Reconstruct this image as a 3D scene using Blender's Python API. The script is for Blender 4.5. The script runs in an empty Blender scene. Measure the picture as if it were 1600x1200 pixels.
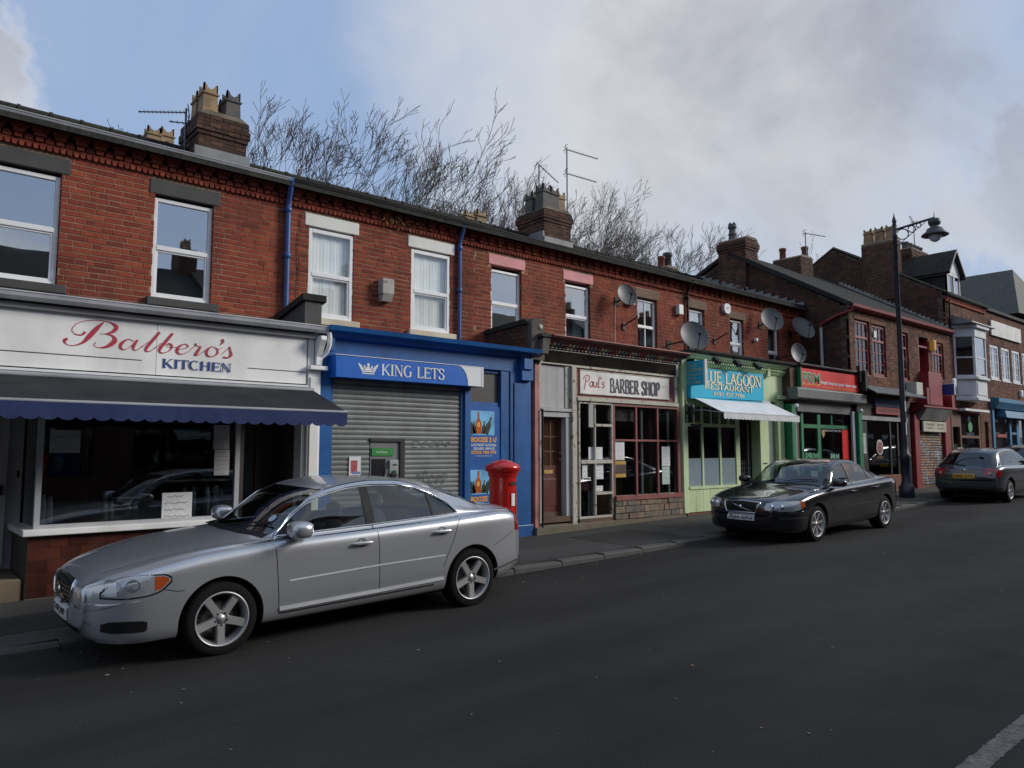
import bpy, bmesh, math, random
from math import sin, cos, pi, radians, sqrt, atan2
from mathutils import Vector, Matrix
from mathutils.bvhtree import BVHTree
random.seed(7)
SC = bpy.context.scene
# ---------------- camera ----------------
cam_d = bpy.data.cameras.new('camera'); cam = bpy.data.objects.new('camera', cam_d)
SC.collection.objects.link(cam); SC.camera = cam
cam_d.sensor_width = 36; cam_d.lens = 1175 / 1600 * 36
cam_d.clip_start = .05; cam_d.clip_end = 3000
CAMZ = 1.82; PITCH = radians(5.1065); HEAD = radians(49.2689)
cam.location = (0, 0, CAMZ)
_f = Vector((cos(HEAD) * cos(PITCH), sin(HEAD) * cos(PITCH), sin(PITCH)))
cam.rotation_euler = _f.to_track_quat('-Z', 'Y').to_euler()
# ---------------- light ----------------
SUN_DIR = Vector((.74, -.52, .43)).normalized()          # towards the sun
SUN_EL = math.asin(SUN_DIR.z); SUN_AZ = atan2(SUN_DIR.x, SUN_DIR.y)
sun_d = bpy.data.lights.new('sun', 'SUN'); sun_d.energy = 2.7; sun_d.angle = radians(18); sun_d.color = (1, .95, .87)
sun = bpy.data.objects.new('sun', sun_d); SC.collection.objects.link(sun)
sun.rotation_euler = SUN_DIR.to_track_quat('Z', 'Y').to_euler(); sun.location = (10, -20, 30)
SC.view_settings.view_transform = 'Standard'; SC.view_settings.look = 'None'
SC.view_settings.exposure = 0; SC.view_settings.gamma = 1; SC.view_settings.use_curve_mapping = False
SKY_STR = .1
W = bpy.data.worlds.new('World'); SC.world = W; W.use_nodes = True
def build_world():
    nt = W.node_tree; nt.nodes.clear(); N = nt.nodes.new; L = nt.links.new
    out = N('ShaderNodeOutputWorld'); bg = N('ShaderNodeBackground'); bg.inputs[1].default_value = SKY_STR
    L(bg.outputs[0], out.inputs[0])
    sky = N('ShaderNodeTexSky'); sky.sky_type = 'NISHITA'; sky.sun_disc = False
    sky.sun_elevation = SUN_EL; sky.sun_rotation = SUN_AZ; sky.air_density = 1.0; sky.dust_density = 1.2; sky.ozone_density = 1.6
    tc = N('ShaderNodeTexCoord'); sep = N('ShaderNodeSeparateXYZ'); L(tc.outputs['Generated'], sep.inputs[0])
    def m(op, a, b=None, c=None, clamp=False):
        n = N('ShaderNodeMath'); n.operation = op; n.use_clamp = clamp
        for i, v in enumerate((a, b, c)):
            if v is None: continue
            if isinstance(v, (int, float)): n.inputs[i].default_value = v
            else: L(v, n.inputs[i])
        return n.outputs[0]
    def vm(op, a, b):
        n = N('ShaderNodeVectorMath'); n.operation = op
        for i, v in enumerate((a, b)):
            if isinstance(v, (tuple, Vector)): n.inputs[i].default_value = v
            else: L(v, n.inputs[i])
        return n
    gen = tc.outputs['Generated']
    # cloud layer coordinates: direction projected on a plane overhead
    zz = m('ADD', m('MAXIMUM', sep.outputs[2], 0.0), .22)
    comb = N('ShaderNodeCombineXYZ'); L(m('DIVIDE', sep.outputs[0], zz), comb.inputs[0]); L(m('DIVIDE', sep.outputs[1], zz), comb.inputs[1])
    def noise(vec, scale, det, rough, dist=0):
        n = N('ShaderNodeTexNoise'); n.inputs['Scale'].default_value = scale; n.inputs['Detail'].default_value = det
        n.inputs['Roughness'].default_value = rough; n.inputs['Distortion'].default_value = dist
        L(vec, n.inputs['Vector']); return n.outputs['Fac']
    n1 = noise(comb.outputs[0], .8, 9, .55, .3); n2 = noise(gen, 5.5, 10, .58, .25); n3 = noise(gen, 2.3, 8, .55, .5)
    def blob(d, r0, r1):   # 1 inside the angular radius r0 (deg), 0 beyond r1
        v = Vector(d).normalized(); n = vm('DOT_PRODUCT', gen, v)
        dot = m('MULTIPLY_ADD', m('SUBTRACT', n2, .5), .045, n.outputs['Value'])
        mr = N('ShaderNodeMapRange'); mr.interpolation_type = 'SMOOTHSTEP'; L(dot, mr.inputs[0])
        mr.inputs[1].default_value = cos(radians(r1)); mr.inputs[2].default_value = cos(radians(r0)); return mr.outputs[0]
    def mx(a, b): return m('MAXIMUM', a, b)
    big = None
    for d, r0, r1, k in CLOUDS:
        b = m('MULTIPLY', blob(d, r0, r1), k); big = b if big is None else mx(big, b)
    gen_cl = m('MULTIPLY', m('SUBTRACT', n1, .44), 6.0, clamp=True)
    # unseen cloud outside the view, thickened so the ambient light turns neutral
    dens = m('ADD', big, m('MULTIPLY', m('MULTIPLY', gen_cl, .9), m('SUBTRACT', 1.0, blob((.62, .66, .40), 36, 52))), clamp=True)
    wisp = m('MULTIPLY', m('SUBTRACT', n3, .42), 2.6, clamp=True)
    dens = m('MAXIMUM', dens, m('MULTIPLY', wisp, .30), clamp=True)
    # horizon whitening
    hz = N('ShaderNodeMapRange'); hz.interpolation_type = 'SMOOTHSTEP'; L(sep.outputs[2], hz.inputs[0])
    hz.inputs[1].default_value = .42; hz.inputs[2].default_value = .0; hz.inputs[3].default_value = 0; hz.inputs[4].default_value = .5
    dens = m('MAXIMUM', dens, hz.outputs[0], clamp=True)
    # cloud colour: white rims, grey thick parts
    thick = N('ShaderNodeMapRange'); thick.interpolation_type = 'SMOOTHSTEP'
    L(m('MULTIPLY_ADD', m('SUBTRACT', n3, .5), 1.9, m('MULTIPLY', big, 1.0)), thick.inputs[0])
    thick.inputs[1].default_value = .55; thick.inputs[2].default_value = 1.22
    cc = N('ShaderNodeMix'); cc.data_type = 'RGBA'; L(thick.outputs[0], cc.inputs[0])
    cc.inputs[6].default_value = CL_WHITE; cc.inputs[7].default_value = CL_GREY
    # sky tint towards the photo's flat blue
    tint = N('ShaderNodeMix'); tint.data_type = 'RGBA'; tint.inputs[0].default_value = .85
    L(sky.outputs[0], tint.inputs[6]); tint.inputs[7].default_value = SKY_FLAT
    mixn = N('ShaderNodeMix'); mixn.data_type = 'RGBA'; L(dens, mixn.inputs[0]); L(tint.outputs[2], mixn.inputs[6]); L(cc.outputs[2], mixn.inputs[7])
    L(mixn.outputs[2], bg.inputs[0])
CLOUDS = [((.713, .532, .457), 3, 19, .95), ((.80, .43, .43), 3, 18, .92), ((.70, .58, .38), 2, 16, .85), ((.60, .62, .49), 1, 16, .75), ((.736, .604, .306), 2, 11, .62),
          ((.925, .262, .275), 1, 8, .75), ((.90, .22, .40), 2, 10, .45), ((.05, .92, .36), 1, 6.5, .85), ((.615, .715, .333), 2, 9, .55), ((.84, .44, .31), 2, 9, .2)]
CL_WHITE = (7.0, 7.1, 7.3, 1); CL_GREY = (3.95, 4.1, 4.6, 1); SKY_FLAT = (3.3, 4.65, 7.2, 1)
build_world()

# ---------------- helpers ----------------
LINK = SC.collection.objects.link
def thing(name, label, cat, loc=(0, 0, 0), group=None, rot=(0, 0, 0)):
    o = bpy.data.objects.new(name, None); LINK(o); o.location = loc; o.rotation_euler = rot; o.empty_display_size = .2
    o['label'] = label; o['category'] = cat
    if group: o['group'] = group
    return o
def tag(o, label, cat, group=None):
    o['label'] = label; o['category'] = cat
    if group: o['group'] = group
    return o
def origin_of(p):
    v = Vector((0, 0, 0))
    while p is not None: v += p.location; p = p.parent
    return v
class MB:
    def __init__(s): s.v = []; s.f = []; s.m = []; s.c = []; s.sm = []
    def add(s, vs, fs, mat=0, smooth=False, col=None):
        b = len(s.v); s.v += [tuple(q) for q in vs]
        for f in fs: s.f.append([b + i for i in f]); s.m.append(mat); s.sm.append(smooth); s.c.append(col)
        return s
    def box(s, x0, x1, y0, y1, z0, z1, mat=0, col=None):
        if x0 > x1: x0, x1 = x1, x0
        if y0 > y1: y0, y1 = y1, y0
        if z0 > z1: z0, z1 = z1, z0
        v = [(x0, y0, z0), (x1, y0, z0), (x1, y1, z0), (x0, y1, z0), (x0, y0, z1), (x1, y0, z1), (x1, y1, z1), (x0, y1, z1)]
        return s.add(v, [(0, 3, 2, 1), (4, 5, 6, 7), (0, 1, 5, 4), (1, 2, 6, 5), (2, 3, 7, 6), (3, 0, 4, 7)], mat, False, col)
    def prism(s, poly, axis, c0, c1, mat=0, smooth=False):
        # poly: CCW outline of (a,b); axis 'x': (y,z), 'y': (x,z), 'z': (x,y)
        n = len(poly); mk = {'x': lambda a, b, c: (c, a, b), 'y': lambda a, b, c: (a, c, b), 'z': lambda a, b, c: (a, b, c)}[axis]
        v = [mk(a, b, c0) for a, b in poly] + [mk(a, b, c1) for a, b in poly]
        s.add(v, [tuple(range(n)), tuple(range(2 * n - 1, n - 1, -1))], mat)
        return s.add(v, [(i, i + n, (i + 1) % n + n, (i + 1) % n) for i in range(n)], mat, smooth)
    def quad(s, a, b, c, d, mat=0): return s.add([a, b, c, d], [(0, 1, 2, 3)], mat)
    def tube(s, pts, r, n=8, mat=0, smooth=True, cap=True):
        pts = [Vector(p) for p in pts]; k = len(pts); rs = r if isinstance(r, (list, tuple)) else [r] * k
        vs = []; ref = None
        for i, p in enumerate(pts):
            d = (pts[min(i + 1, k - 1)] - pts[max(i - 1, 0)]).normalized()
            if ref is None: ref = Vector((0, 0, 1)) if abs(d.z) < .9 else Vector((1, 0, 0))
            a = d.cross(ref).normalized(); b = a.cross(d).normalized(); ref = b
            for j in range(n):
                t = 2 * pi * j / n; vs.append(p + (a * cos(t) + b * sin(t)) * rs[i])
        fs = [(i * n + j, i * n + (j + 1) % n, (i + 1) * n + (j + 1) % n, (i + 1) * n + j) for i in range(k - 1) for j in range(n)]
        s.add(vs, fs, mat, smooth)
        if cap: s.add(vs[:n], [tuple(range(n - 1, -1, -1))], mat); s.add(vs[-n:], [tuple(range(n))], mat)
        return s
    def lathe(s, prof, c=(0, 0, 0), n=24, mat=0, smooth=True, axis='z'):
        vs = []
        for r, h in prof:
            for j in range(n):
                t = 2 * pi * j / n; a, b = r * cos(t), r * sin(t)
                vs.append((c[0] + a, c[1] + b, c[2] + h) if axis == 'z' else ((c[0] + a, c[1] + h, c[2] + b) if axis == 'y' else (c[0] + h, c[1] + a, c[2] + b)))
        fs = [(i * n + j, i * n + (j + 1) % n, (i + 1) * n + (j + 1) % n, (i + 1) * n + j) for i in range(len(prof) - 1) for j in range(n)]
        return s.add(vs, fs, mat, smooth)
    def grid(s, rows, mat=0, smooth=True):
        n = len(rows[0]); vs = [p for r in rows for p in r]
        return s.add(vs, [(i * n + j, i * n + j + 1, (i + 1) * n + j + 1, (i + 1) * n + j) for i in range(len(rows) - 1) for j in range(n - 1)], mat, smooth)
    def mesh(s, name, mats, off=(0, 0, 0), fix=False):
        me = bpy.data.meshes.new(name); o = Vector(off)
        me.from_pydata([(a - o.x, b - o.y, c - o.z) for a, b, c in s.v], [], s.f)
        for m_ in (mats if isinstance(mats, (list, tuple)) else [mats]): me.materials.append(m_)
        me.polygons.foreach_set('material_index', s.m); me.polygons.foreach_set('use_smooth', s.sm)
        if any(c is not None for c in s.c):
            at = me.color_attributes.new('tint', 'FLOAT_COLOR', 'CORNER'); buf = []
            for p in me.polygons:
                c = s.c[p.index]; c = (.5 if c is None else c); buf += [c, c, c, 1.0] * p.loop_total
            at.data.foreach_set('color', buf)
        if fix:
            bm = bmesh.new(); bm.from_mesh(me); bmesh.ops.recalc_face_normals(bm, faces=bm.faces); bm.to_mesh(me); bm.free()
        me.update(); return me
    def obj(s, name, mats, parent=None, local=False, fix=True, bevel=0):
        off = (0, 0, 0) if local else origin_of(parent)
        me = s.mesh(name, mats, off, fix); o = bpy.data.objects.new(name, me); LINK(o); o.parent = parent
        if bevel:
            b = o.modifiers.new('bevel', 'BEVEL'); b.width = bevel; b.segments = 2; b.limit_method = 'ANGLE'; b.angle_limit = radians(40)
        return o
def part(name, mat, parent, *boxes, bevel=0):
    b = MB()
    for q in boxes: b.box(*q)
    return b.obj(name, mat, parent, bevel=bevel)
def parts(name, mat, parent, *boxes, bevel=0):
    return [part(name, mat, parent, q, bevel=bevel) for q in boxes]
def structure(o): o['kind'] = 'structure'; return o
def stuff(o): o['kind'] = 'stuff'; return o
def G(x): return .01 + .0207 * x                      # the street climbs gently along +x
# ---------------- materials ----------------
_mc = {}
def mat(name, col, rough=.6, metal=0.0, var=.12, scale=3.0, bump=0.0, bscale=60.0, spec=.5, dirt=0.0, dcol=(.02, .018, .015), dscale=1.6, coat=0.0, peel=None, emit=None, streak=False):
    if name in _mc: return _mc[name]
    m_ = bpy.data.materials.new(name); _mc[name] = m_; m_.use_nodes = True
    nt = m_.node_tree; N = nt.nodes.new; L = nt.links.new; b = nt.nodes['Principled BSDF']
    b.inputs['Roughness'].default_value = rough; b.inputs['Metallic'].default_value = metal; b.inputs['Specular IOR Level'].default_value = spec
    b.inputs['Coat Weight'].default_value = coat; b.inputs['Coat Roughness'].default_value = .06
    g = N('ShaderNodeNewGeometry'); pos = g.outputs['Position']
    def noise(sc, det=5, vec=pos):
        n = N('ShaderNodeTexNoise'); n.inputs['Scale'].default_value = sc; n.inputs['Detail'].default_value = det; L(vec, n.inputs['Vector']); return n.outputs['Fac']
    def ramp(src, a, b_):
        r = N('ShaderNodeMapRange'); r.inputs[1].default_value = a; r.inputs[2].default_value = b_; L(src, r.inputs[0]); return r.outputs[0]
    def mixc(f, a, b_):
        x = N('ShaderNodeMix'); x.data_type = 'RGBA'
        if isinstance(f, float): x.inputs[0].default_value = f
        else: L(f, x.inputs[0])
        for i, q in ((6, a), (7, b_)):
            if isinstance(q, tuple): x.inputs[i].default_value = (q[0], q[1], q[2], 1)
            else: L(q, x.inputs[i])
        return x.outputs[2]
    c0 = tuple(max(0, q * (1 - var)) for q in col); c1 = tuple(min(1, q * (1 + var)) for q in col)
    c = mixc(ramp(noise(scale), .3, .7), c0, c1)
    if peel: c = mixc(ramp(noise(peel[1], 8), peel[2], peel[2] + .05), c, peel[0])
    if dirt:
        v = pos
        if streak:
            mp = N('ShaderNodeMapping'); mp.inputs['Scale'].default_value = (1, 1, .18); L(pos, mp.inputs[0]); v = mp.outputs[0]
        f = N('ShaderNodeMath'); f.operation = 'MULTIPLY'; f.inputs[1].default_value = dirt; L(ramp(noise(dscale, 8, v), .42, .72), f.inputs[0])
        c = mixc(f.outputs[0], c, dcol)
    L(c, b.inputs['Base Color'])
    if rough < .9 and not metal:
        r = N('ShaderNodeMapRange'); r.inputs[3].default_value = rough * .85; r.inputs[4].default_value = min(1, rough * 1.2); L(noise(scale * 4), r.inputs[0]); L(r.outputs[0], b.inputs['Roughness'])
    if bump:
        bp = N('ShaderNodeBump'); bp.inputs['Strength'].default_value = bump; bp.inputs['Distance'].default_value = .01; L(noise(bscale, 6), bp.inputs['Height']); L(bp.outputs[0], b.inputs['Normal'])
    if emit: b.inputs['Emission Color'].default_value = (*emit[:3], 1); b.inputs['Emission Strength'].default_value = emit[3]
    return m_
def brick_mat(name, cols, per='attr', soot=.35, sootcol=(.02, .014, .012), sscale=1.1):
    m_ = bpy.data.materials.new(name); m_.use_nodes = True; nt = m_.node_tree; N = nt.nodes.new; L = nt.links.new
    b = nt.nodes['Principled BSDF']; b.inputs['Roughness'].default_value = .88; b.inputs['Specular IOR Level'].default_value = .25
    if per == 'attr':
        a = N('ShaderNodeAttribute'); a.attribute_name = 'tint'; fac = a.outputs['Fac']
    else:
        a = N('ShaderNodeObjectInfo'); fac = a.outputs['Random']
    r = N('ShaderNodeValToRGB'); r.color_ramp.interpolation = 'CONSTANT'; L(fac, r.inputs[0])
    els = r.color_ramp.elements; n = len(cols)
    while len(els) < n: els.new(.5)
    for i, c in enumerate(cols): els[i].position = i / n; els[i].color = (*c, 1)
    g = N('ShaderNodeNewGeometry')
    def noise(sc, det=6):
        q = N('ShaderNodeTexNoise'); q.inputs['Scale'].default_value = sc; q.inputs['Detail'].default_value = det; L(g.outputs['Position'], q.inputs['Vector']); return q.outputs['Fac']
    def mr(src, a0, a1, t0, t1):
        q = N('ShaderNodeMapRange'); q.inputs[1].default_value = a0; q.inputs[2].default_value = a1; q.inputs[3].default_value = t0; q.inputs[4].default_value = t1; L(src, q.inputs[0]); return q.outputs[0]
    v = N('ShaderNodeMix'); v.data_type = 'RGBA'; v.blend_type = 'MULTIPLY'; v.inputs[0].default_value = 1; L(r.outputs[0], v.inputs[6])
    fine = mr(noise(34), .25, .75, .72, 1.25)
    cb = N('ShaderNodeCombineColor'); [L(fine, cb.inputs[i]) for i in range(3)]; L(cb.outputs[0], v.inputs[7])
    s = N('ShaderNodeMix'); s.data_type = 'RGBA'; L(mr(noise(sscale, 9), .45, .78, 0, soot), s.inputs[0]); L(v.outputs[2], s.inputs[6]); s.inputs[7].default_value = (*sootcol, 1)
    mp = N('ShaderNodeMapping'); mp.inputs['Scale'].default_value = (2.6, 2.6, .32); L(g.outputs['Position'], mp.inputs[0]); q = N('ShaderNodeTexNoise'); q.inputs['Scale'].default_value = 1; q.inputs['Detail'].default_value = 5; L(mp.outputs[0], q.inputs['Vector'])
    s2 = N('ShaderNodeMix'); s2.data_type = 'RGBA'; L(mr(q.outputs['Fac'], .52, .72, 0, .55), s2.inputs[0]); L(s.outputs[2], s2.inputs[6]); s2.inputs[7].default_value = (.045, .024, .02, 1)
    L(s2.outputs[2], b.inputs['Base Color'])
    bp = N('ShaderNodeBump'); bp.inputs['Strength'].default_value = .5; bp.inputs['Distance'].default_value = .006; L(noise(60), bp.inputs['Height']); L(bp.outputs[0], b.inputs['Normal'])
    return m_
REDS = [(.255, .055, .031), (.225, .048, .029), (.275, .064, .034), (.24, .051, .030), (.175, .039, .026), (.26, .059, .034), (.23, .050, .030), (.205, .044, .028), (.30, .074, .037), (.245, .053, .031)]
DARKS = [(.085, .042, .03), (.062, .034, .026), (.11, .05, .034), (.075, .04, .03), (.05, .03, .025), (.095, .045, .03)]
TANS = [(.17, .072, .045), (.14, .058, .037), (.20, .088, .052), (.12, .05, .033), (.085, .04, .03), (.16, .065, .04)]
BR = {k: (brick_mat(k + ' brick single', c, 'obj', s), brick_mat(k + ' brick', c, 'attr', s)) for k, c, s in
      (('red', REDS, .45), ('dark', DARKS, .5), ('tan', TANS, .35))}
STACKB = [(.085, .047, .034), (.065, .038, .03), (.115, .062, .042), (.055, .034, .028), (.09, .045, .033)]
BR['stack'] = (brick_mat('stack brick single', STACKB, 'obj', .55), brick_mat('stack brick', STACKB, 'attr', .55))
MORTAR = mat('lime mortar', (.30, .19, .12), .95, var=.25, scale=9, bump=.4, bscale=80, dirt=.6)
MORTAR_D = mat('sooty mortar', (.09, .07, .055), .95, var=.25, scale=9, bump=.4, bscale=80)
MORTAR_L = mat('pale chimney mortar', (.36, .27, .19), .95, var=.3, scale=6, bump=.4, dirt=.5, dscale=4)
def glass_mat(name, tint=(.75, .8, .82), refl=1.55, base=.05, rough=.01, wavy=.0):
    m_ = bpy.data.materials.new(name); m_.use_nodes = True; nt = m_.node_tree; nt.nodes.clear(); N = nt.nodes.new; L = nt.links.new
    o = N('ShaderNodeOutputMaterial'); mx = N('ShaderNodeMixShader'); gl = N('ShaderNodeBsdfGlossy'); tr = N('ShaderNodeBsdfTransparent'); lw = N('ShaderNodeLayerWeight')
    lw.inputs[0].default_value = .5; f0 = ((refl - 1) / (refl + 1)) ** 2; gl.inputs['Roughness'].default_value = rough; tr.inputs[0].default_value = (*tint, 1); gl.inputs[0].default_value = (.95, .97, 1, 1)
    pw = N('ShaderNodeMath'); pw.operation = 'POWER'; pw.inputs[1].default_value = 5; L(lw.outputs['Facing'], pw.inputs[0])
    ad = N('ShaderNodeMath'); ad.operation = 'MULTIPLY_ADD'; ad.use_clamp = True; ad.inputs[1].default_value = 1 - f0 - base; ad.inputs[2].default_value = f0 + base; L(pw.outputs[0], ad.inputs[0])
    L(ad.outputs[0], mx.inputs[0]); L(tr.outputs[0], mx.inputs[1]); L(gl.outputs[0], mx.inputs[2]); L(mx.outputs[0], o.inputs[0])
    if wavy:
        g = N('ShaderNodeNewGeometry'); q = N('ShaderNodeTexNoise'); q.inputs['Scale'].default_value = 1.4; L(g.outputs['Position'], q.inputs['Vector'])
        bp = N('ShaderNodeBump'); bp.inputs['Strength'].default_value = wavy; bp.inputs['Distance'].default_value = .05; L(q.outputs['Fac'], bp.inputs['Height']); L(bp.outputs[0], gl.inputs['Normal'])
    return m_
GL_UP = glass_mat('upstairs window glass', (.82, .85, .86), 1.75, .30, .012, .018)
GL_NET = glass_mat('glass over net curtain', (.96, .97, .97), 1.45, .05, .012, .018)
GL_SHOP = glass_mat('shop window glass', (.62, .64, .65), 1.5, .05, .01, .02)
GL_CAR = glass_mat('car window glass', (.66, .72, .70), 1.5, .07, .01)
GL_DARK = glass_mat('dark car glass', (.16, .19, .2), 1.5, .06, .01)
UPVC = mat('white uPVC', (.78, .79, .8), .35, var=.04, dirt=.25, dcol=(.3, .29, .27), dscale=3)
WHITE = mat('white paint', (.82, .82, .81), .45, var=.05, dirt=.3, dcol=(.3, .29, .27), dscale=2, streak=True)
CREAM = mat('cream painted stone', (.62, .55, .42), .7, var=.1, dirt=.4, dcol=(.2, .17, .12))
BLUE = mat('royal blue paint', (.010, .098, .31), .38, var=.14, dirt=.4, dcol=(.01, .025, .07), streak=True, dscale=2.5)
BLUEP = mat('blue pipe paint', (.035, .09, .27), .4, var=.15, dirt=.3)
BLACKP = mat('black gutter', (.012, .012, .014), .6, spec=.2, var=.3, dirt=.4, dcol=(.05, .05, .045))
GREYG = mat('pale grey gutter', (.30, .31, .33), .4, var=.1, dirt=.4, dcol=(.1, .1, .1), streak=True)
STONE_D = mat('dark painted lintel', (.055, .055, .055), .75, var=.2, bump=.2)
STONE_W = mat('white painted lintel', (.72, .72, .69), .6, var=.06, bump=.15, dirt=.35, dcol=(.35, .32, .26), dscale=3)
STONE_P = mat('pink painted lintel', (.62, .23, .24), .6, var=.08, bump=.15, dirt=.3)
STONE_S = mat('sooty sandstone lintel', (.20, .125, .08), .85, var=.3, bump=.3, dirt=.75, dscale=3)
SLATE = mat('roof slate', (.036, .035, .034), .9, spec=.1, var=.35, scale=14, bump=.5, bscale=20, dirt=.3, dcol=(.07, .075, .05))
FELT = mat('roofing felt', (.028, .028, .03), .85, var=.3, bump=.4, dirt=.3, dcol=(.08, .08, .07))
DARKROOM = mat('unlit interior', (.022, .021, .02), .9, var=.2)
RENDER_G = mat('grey cement render', (.10, .10, .102), .9, var=.2, bump=.4, dirt=.7, dscale=3)
CURTAIN = mat('net curtain', (.92, .93, .91), .9, var=.05, scale=5, dirt=.15, dcol=(.35, .35, .33))
PAPER = mat('paper notice', (.66, .67, .68), .7, var=.08, scale=25)
INK = mat('black ink', (.012, .012, .016), .6, var=.1)
# ---------------- wall, brick and window builders ----------------
def rects_minus(u0, u1, z0, z1, holes):
    zs = sorted({z0, z1} | {min(max(h[2], z0), z1) for h in holes} | {min(max(h[3], z0), z1) for h in holes}); out = []
    for a, b in zip(zs, zs[1:]):
        if b - a < 1e-4: continue
        cut = sorted([h for h in holes if h[2] < b - 1e-4 and h[3] > a + 1e-4]); u = u0
        for h in cut:
            if h[0] > u: out.append((u, min(h[0], u1), a, b))
            u = max(u, h[1])
        if u < u1: out.append((u, u1, a, b))
    return [r for r in out if r[1] - r[0] > 1e-4]
def wall(name, m_, parent, u0, u1, z0, z1, d0, d1, holes=(), axis='y'):
    b = MB()
    for a, c, e, f in rects_minus(u0, u1, z0, z1, holes):
        b.box(a, c, d0, d1, e, f) if axis == 'y' else b.box(d0, d1, a, c, e, f)
    return b.obj(name, m_, parent)
_brk = {}
def brick_rects(u0, u1, z0, z1, holes, top=None, ln=.226, hd=.106, ch=.069, pitch=.082, header_every=4):
    out = []; k = 0; z = z0
    while z + ch * .6 <= z1 + 1e-6:
        zt = min(z + ch, z1); u = u0 - random.random() * .1 - (.12 if k % 2 else 0); j = 0
        while u < u1:
            l = hd if (k % header_every == header_every - 1 and j % 2) or random.random() < .2 else ln
            segs = [(max(u, u0), min(u + l, u1))]
            for h in holes:
                if h[2] < zt - .012 and h[3] > z + .012:
                    ns = []
                    for a, b in segs:
                        if h[1] <= a or h[0] >= b: ns.append((a, b)); continue
                        if h[0] - a > .03: ns.append((a, h[0]))
                        if b - h[1] > .03: ns.append((h[1], b))
                    segs = ns
            for a, b in segs:
                if b - a > .03 and (top is None or top((a + b) / 2) > zt): out.append((a, b, z, zt))
            u += l + .012; j += 1
        z += pitch; k += 1
    return out
def bricks(parent, key, u0, u1, z0, z1, face, holes=(), single=0, axis='y', top=None, depth=.09, view0=-99, **kw):
    rs = brick_rects(u0, u1, z0, z1, holes, top, **kw); ms, ma = BR[key]; po = origin_of(parent)
    if single:
        rs.sort(key=lambda r: (r[0] < view0, (r[0] - .5) ** 2 + (r[2] - 1.8) ** 2))
        for a, b, c, d in rs[:single]:
            l = round(b - a, 2) if abs(b - a - .228) > .002 else .228; h = round(d - c, 3); ky = (key, l, h)
            if ky not in _brk:
                e = .004; w = l / 2
                vs = [(-w, 0.004, 0), (w, .004, 0), (w, .004, h), (-w, .004, h), (-w + e, 0, e), (w - e, 0, e), (w - e, 0, h - e), (-w + e, 0, h - e), (-w, depth, 0), (w, depth, 0), (w, depth, h), (-w, depth, h)]
                fs = [(4, 5, 6, 7), (0, 1, 5, 4), (1, 2, 6, 5), (2, 3, 7, 6), (3, 0, 4, 7), (8, 9, 1, 0), (9, 10, 2, 1), (10, 11, 3, 2), (11, 8, 0, 3)]
                mb = MB(); mb.add(vs, fs); _brk[ky] = mb.mesh('brick', ms)
            o = bpy.data.objects.new('brick', _brk[ky]); LINK(o); o.parent = parent
            o.location = Vector(((a + b) / 2, face + random.uniform(-.003, .002), c)) - po
        rs = rs[single:]
    if rs:
        mb = MB()
        for a, b, c, d in rs:
            j = face + random.uniform(-.003, .002); t = random.random()
            mb.box(a, b, j, j + depth, c, d, 0, t) if axis == 'y' else mb.box(j, j + depth, a, b, c, d, 0, t)
        stuff(mb.obj('bricks', ma, parent, fix=False))
def window(parent, x0, x1, z0, z1, y, m_=None, tz=None, fw=.06, bars_v=(), bars_h=(), glass=None, inside='dark', name='window', sash=True, board=True):
    m_ = m_ or UPVC; glass = glass or GL_UP; f = MB(); d = .07
    f.box(x0, x0 + fw, y, y + d, z0, z1); f.box(x1 - fw, x1, y, y + d, z0, z1); f.box(x0 + fw, x1 - fw, y, y + d, z1 - fw, z1); f.box(x0 + fw, x1 - fw, y, y + d, z0, z0 + fw)
    if board: f.box(x0 - .01, x1 + .01, y - .045, y + .02, z0 - .035, z0 - .002)
    cells = [(z0 + fw, z1 - fw)]
    if tz:
        f.box(x0 + fw, x1 - fw, y - .006, y + d, tz - .035, tz + .035); cells = [(z0 + fw, tz - .035), (tz + .035, z1 - fw)]
    if sash:
        for a, b in cells[:1]:
            e = .028; f.box(x0 + fw, x0 + fw + e, y + .012, y + d, a, b); f.box(x1 - fw - e, x1 - fw, y + .012, y + d, a, b); f.box(x0 + fw + e, x1 - fw - e, y + .012, y + d, a, a + e); f.box(x0 + fw + e, x1 - fw - e, y + .012, y + d, b - e, b)
    fr = f.obj(name, m_, parent, bevel=.006)
    for v in bars_v: part('glazing_bar', m_, fr, (v - .011, v + .011, y + .014, y + .045, z0 + fw, z1 - fw))
    for h in bars_h: part('glazing_bar', m_, fr, (x0 + fw, x1 - fw, y + .016, y + .043, h - .011, h + .011))
    for a, b in cells: part('pane', glass, fr, (x0 + fw - .004, x1 - fw + .004, y + .03, y + .036, a - .004, b + .004))
    if inside == 'net':
        c = MB(); rows = []
        n = 40
        for zz in (z0 + .03, z1 - .03): rows.append([(x0 + .03 + (x1 - x0 - .06) * i / n, y + .09 + .004 * sin(i * 1.9) + .003 * sin(i * .7), zz) for i in range(n + 1)])
        c.grid(rows); c.obj('net_curtain', CURTAIN, fr, fix=False)
    elif inside == 'drape':
        c = MB(); n = 14
        for a, b in ((x1 - .3, x1 - .04),):
            rows = [[(a + (b - a) * i / n, y + .2 + .02 * sin(i * 1.7), zz) for i in range(n + 1)] for zz in (z0 + .02, z1 - .03)]; c.grid(rows)
        c.obj('drape', CURTAIN, fr, fix=False)
    return fr
def hprof(x0, x1, prof, name, m_, parent):   # long moulding: outline in (y,z) run along x
    return MB().prism(prof, 'x', x0, x1).obj(name, m_, parent)
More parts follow.
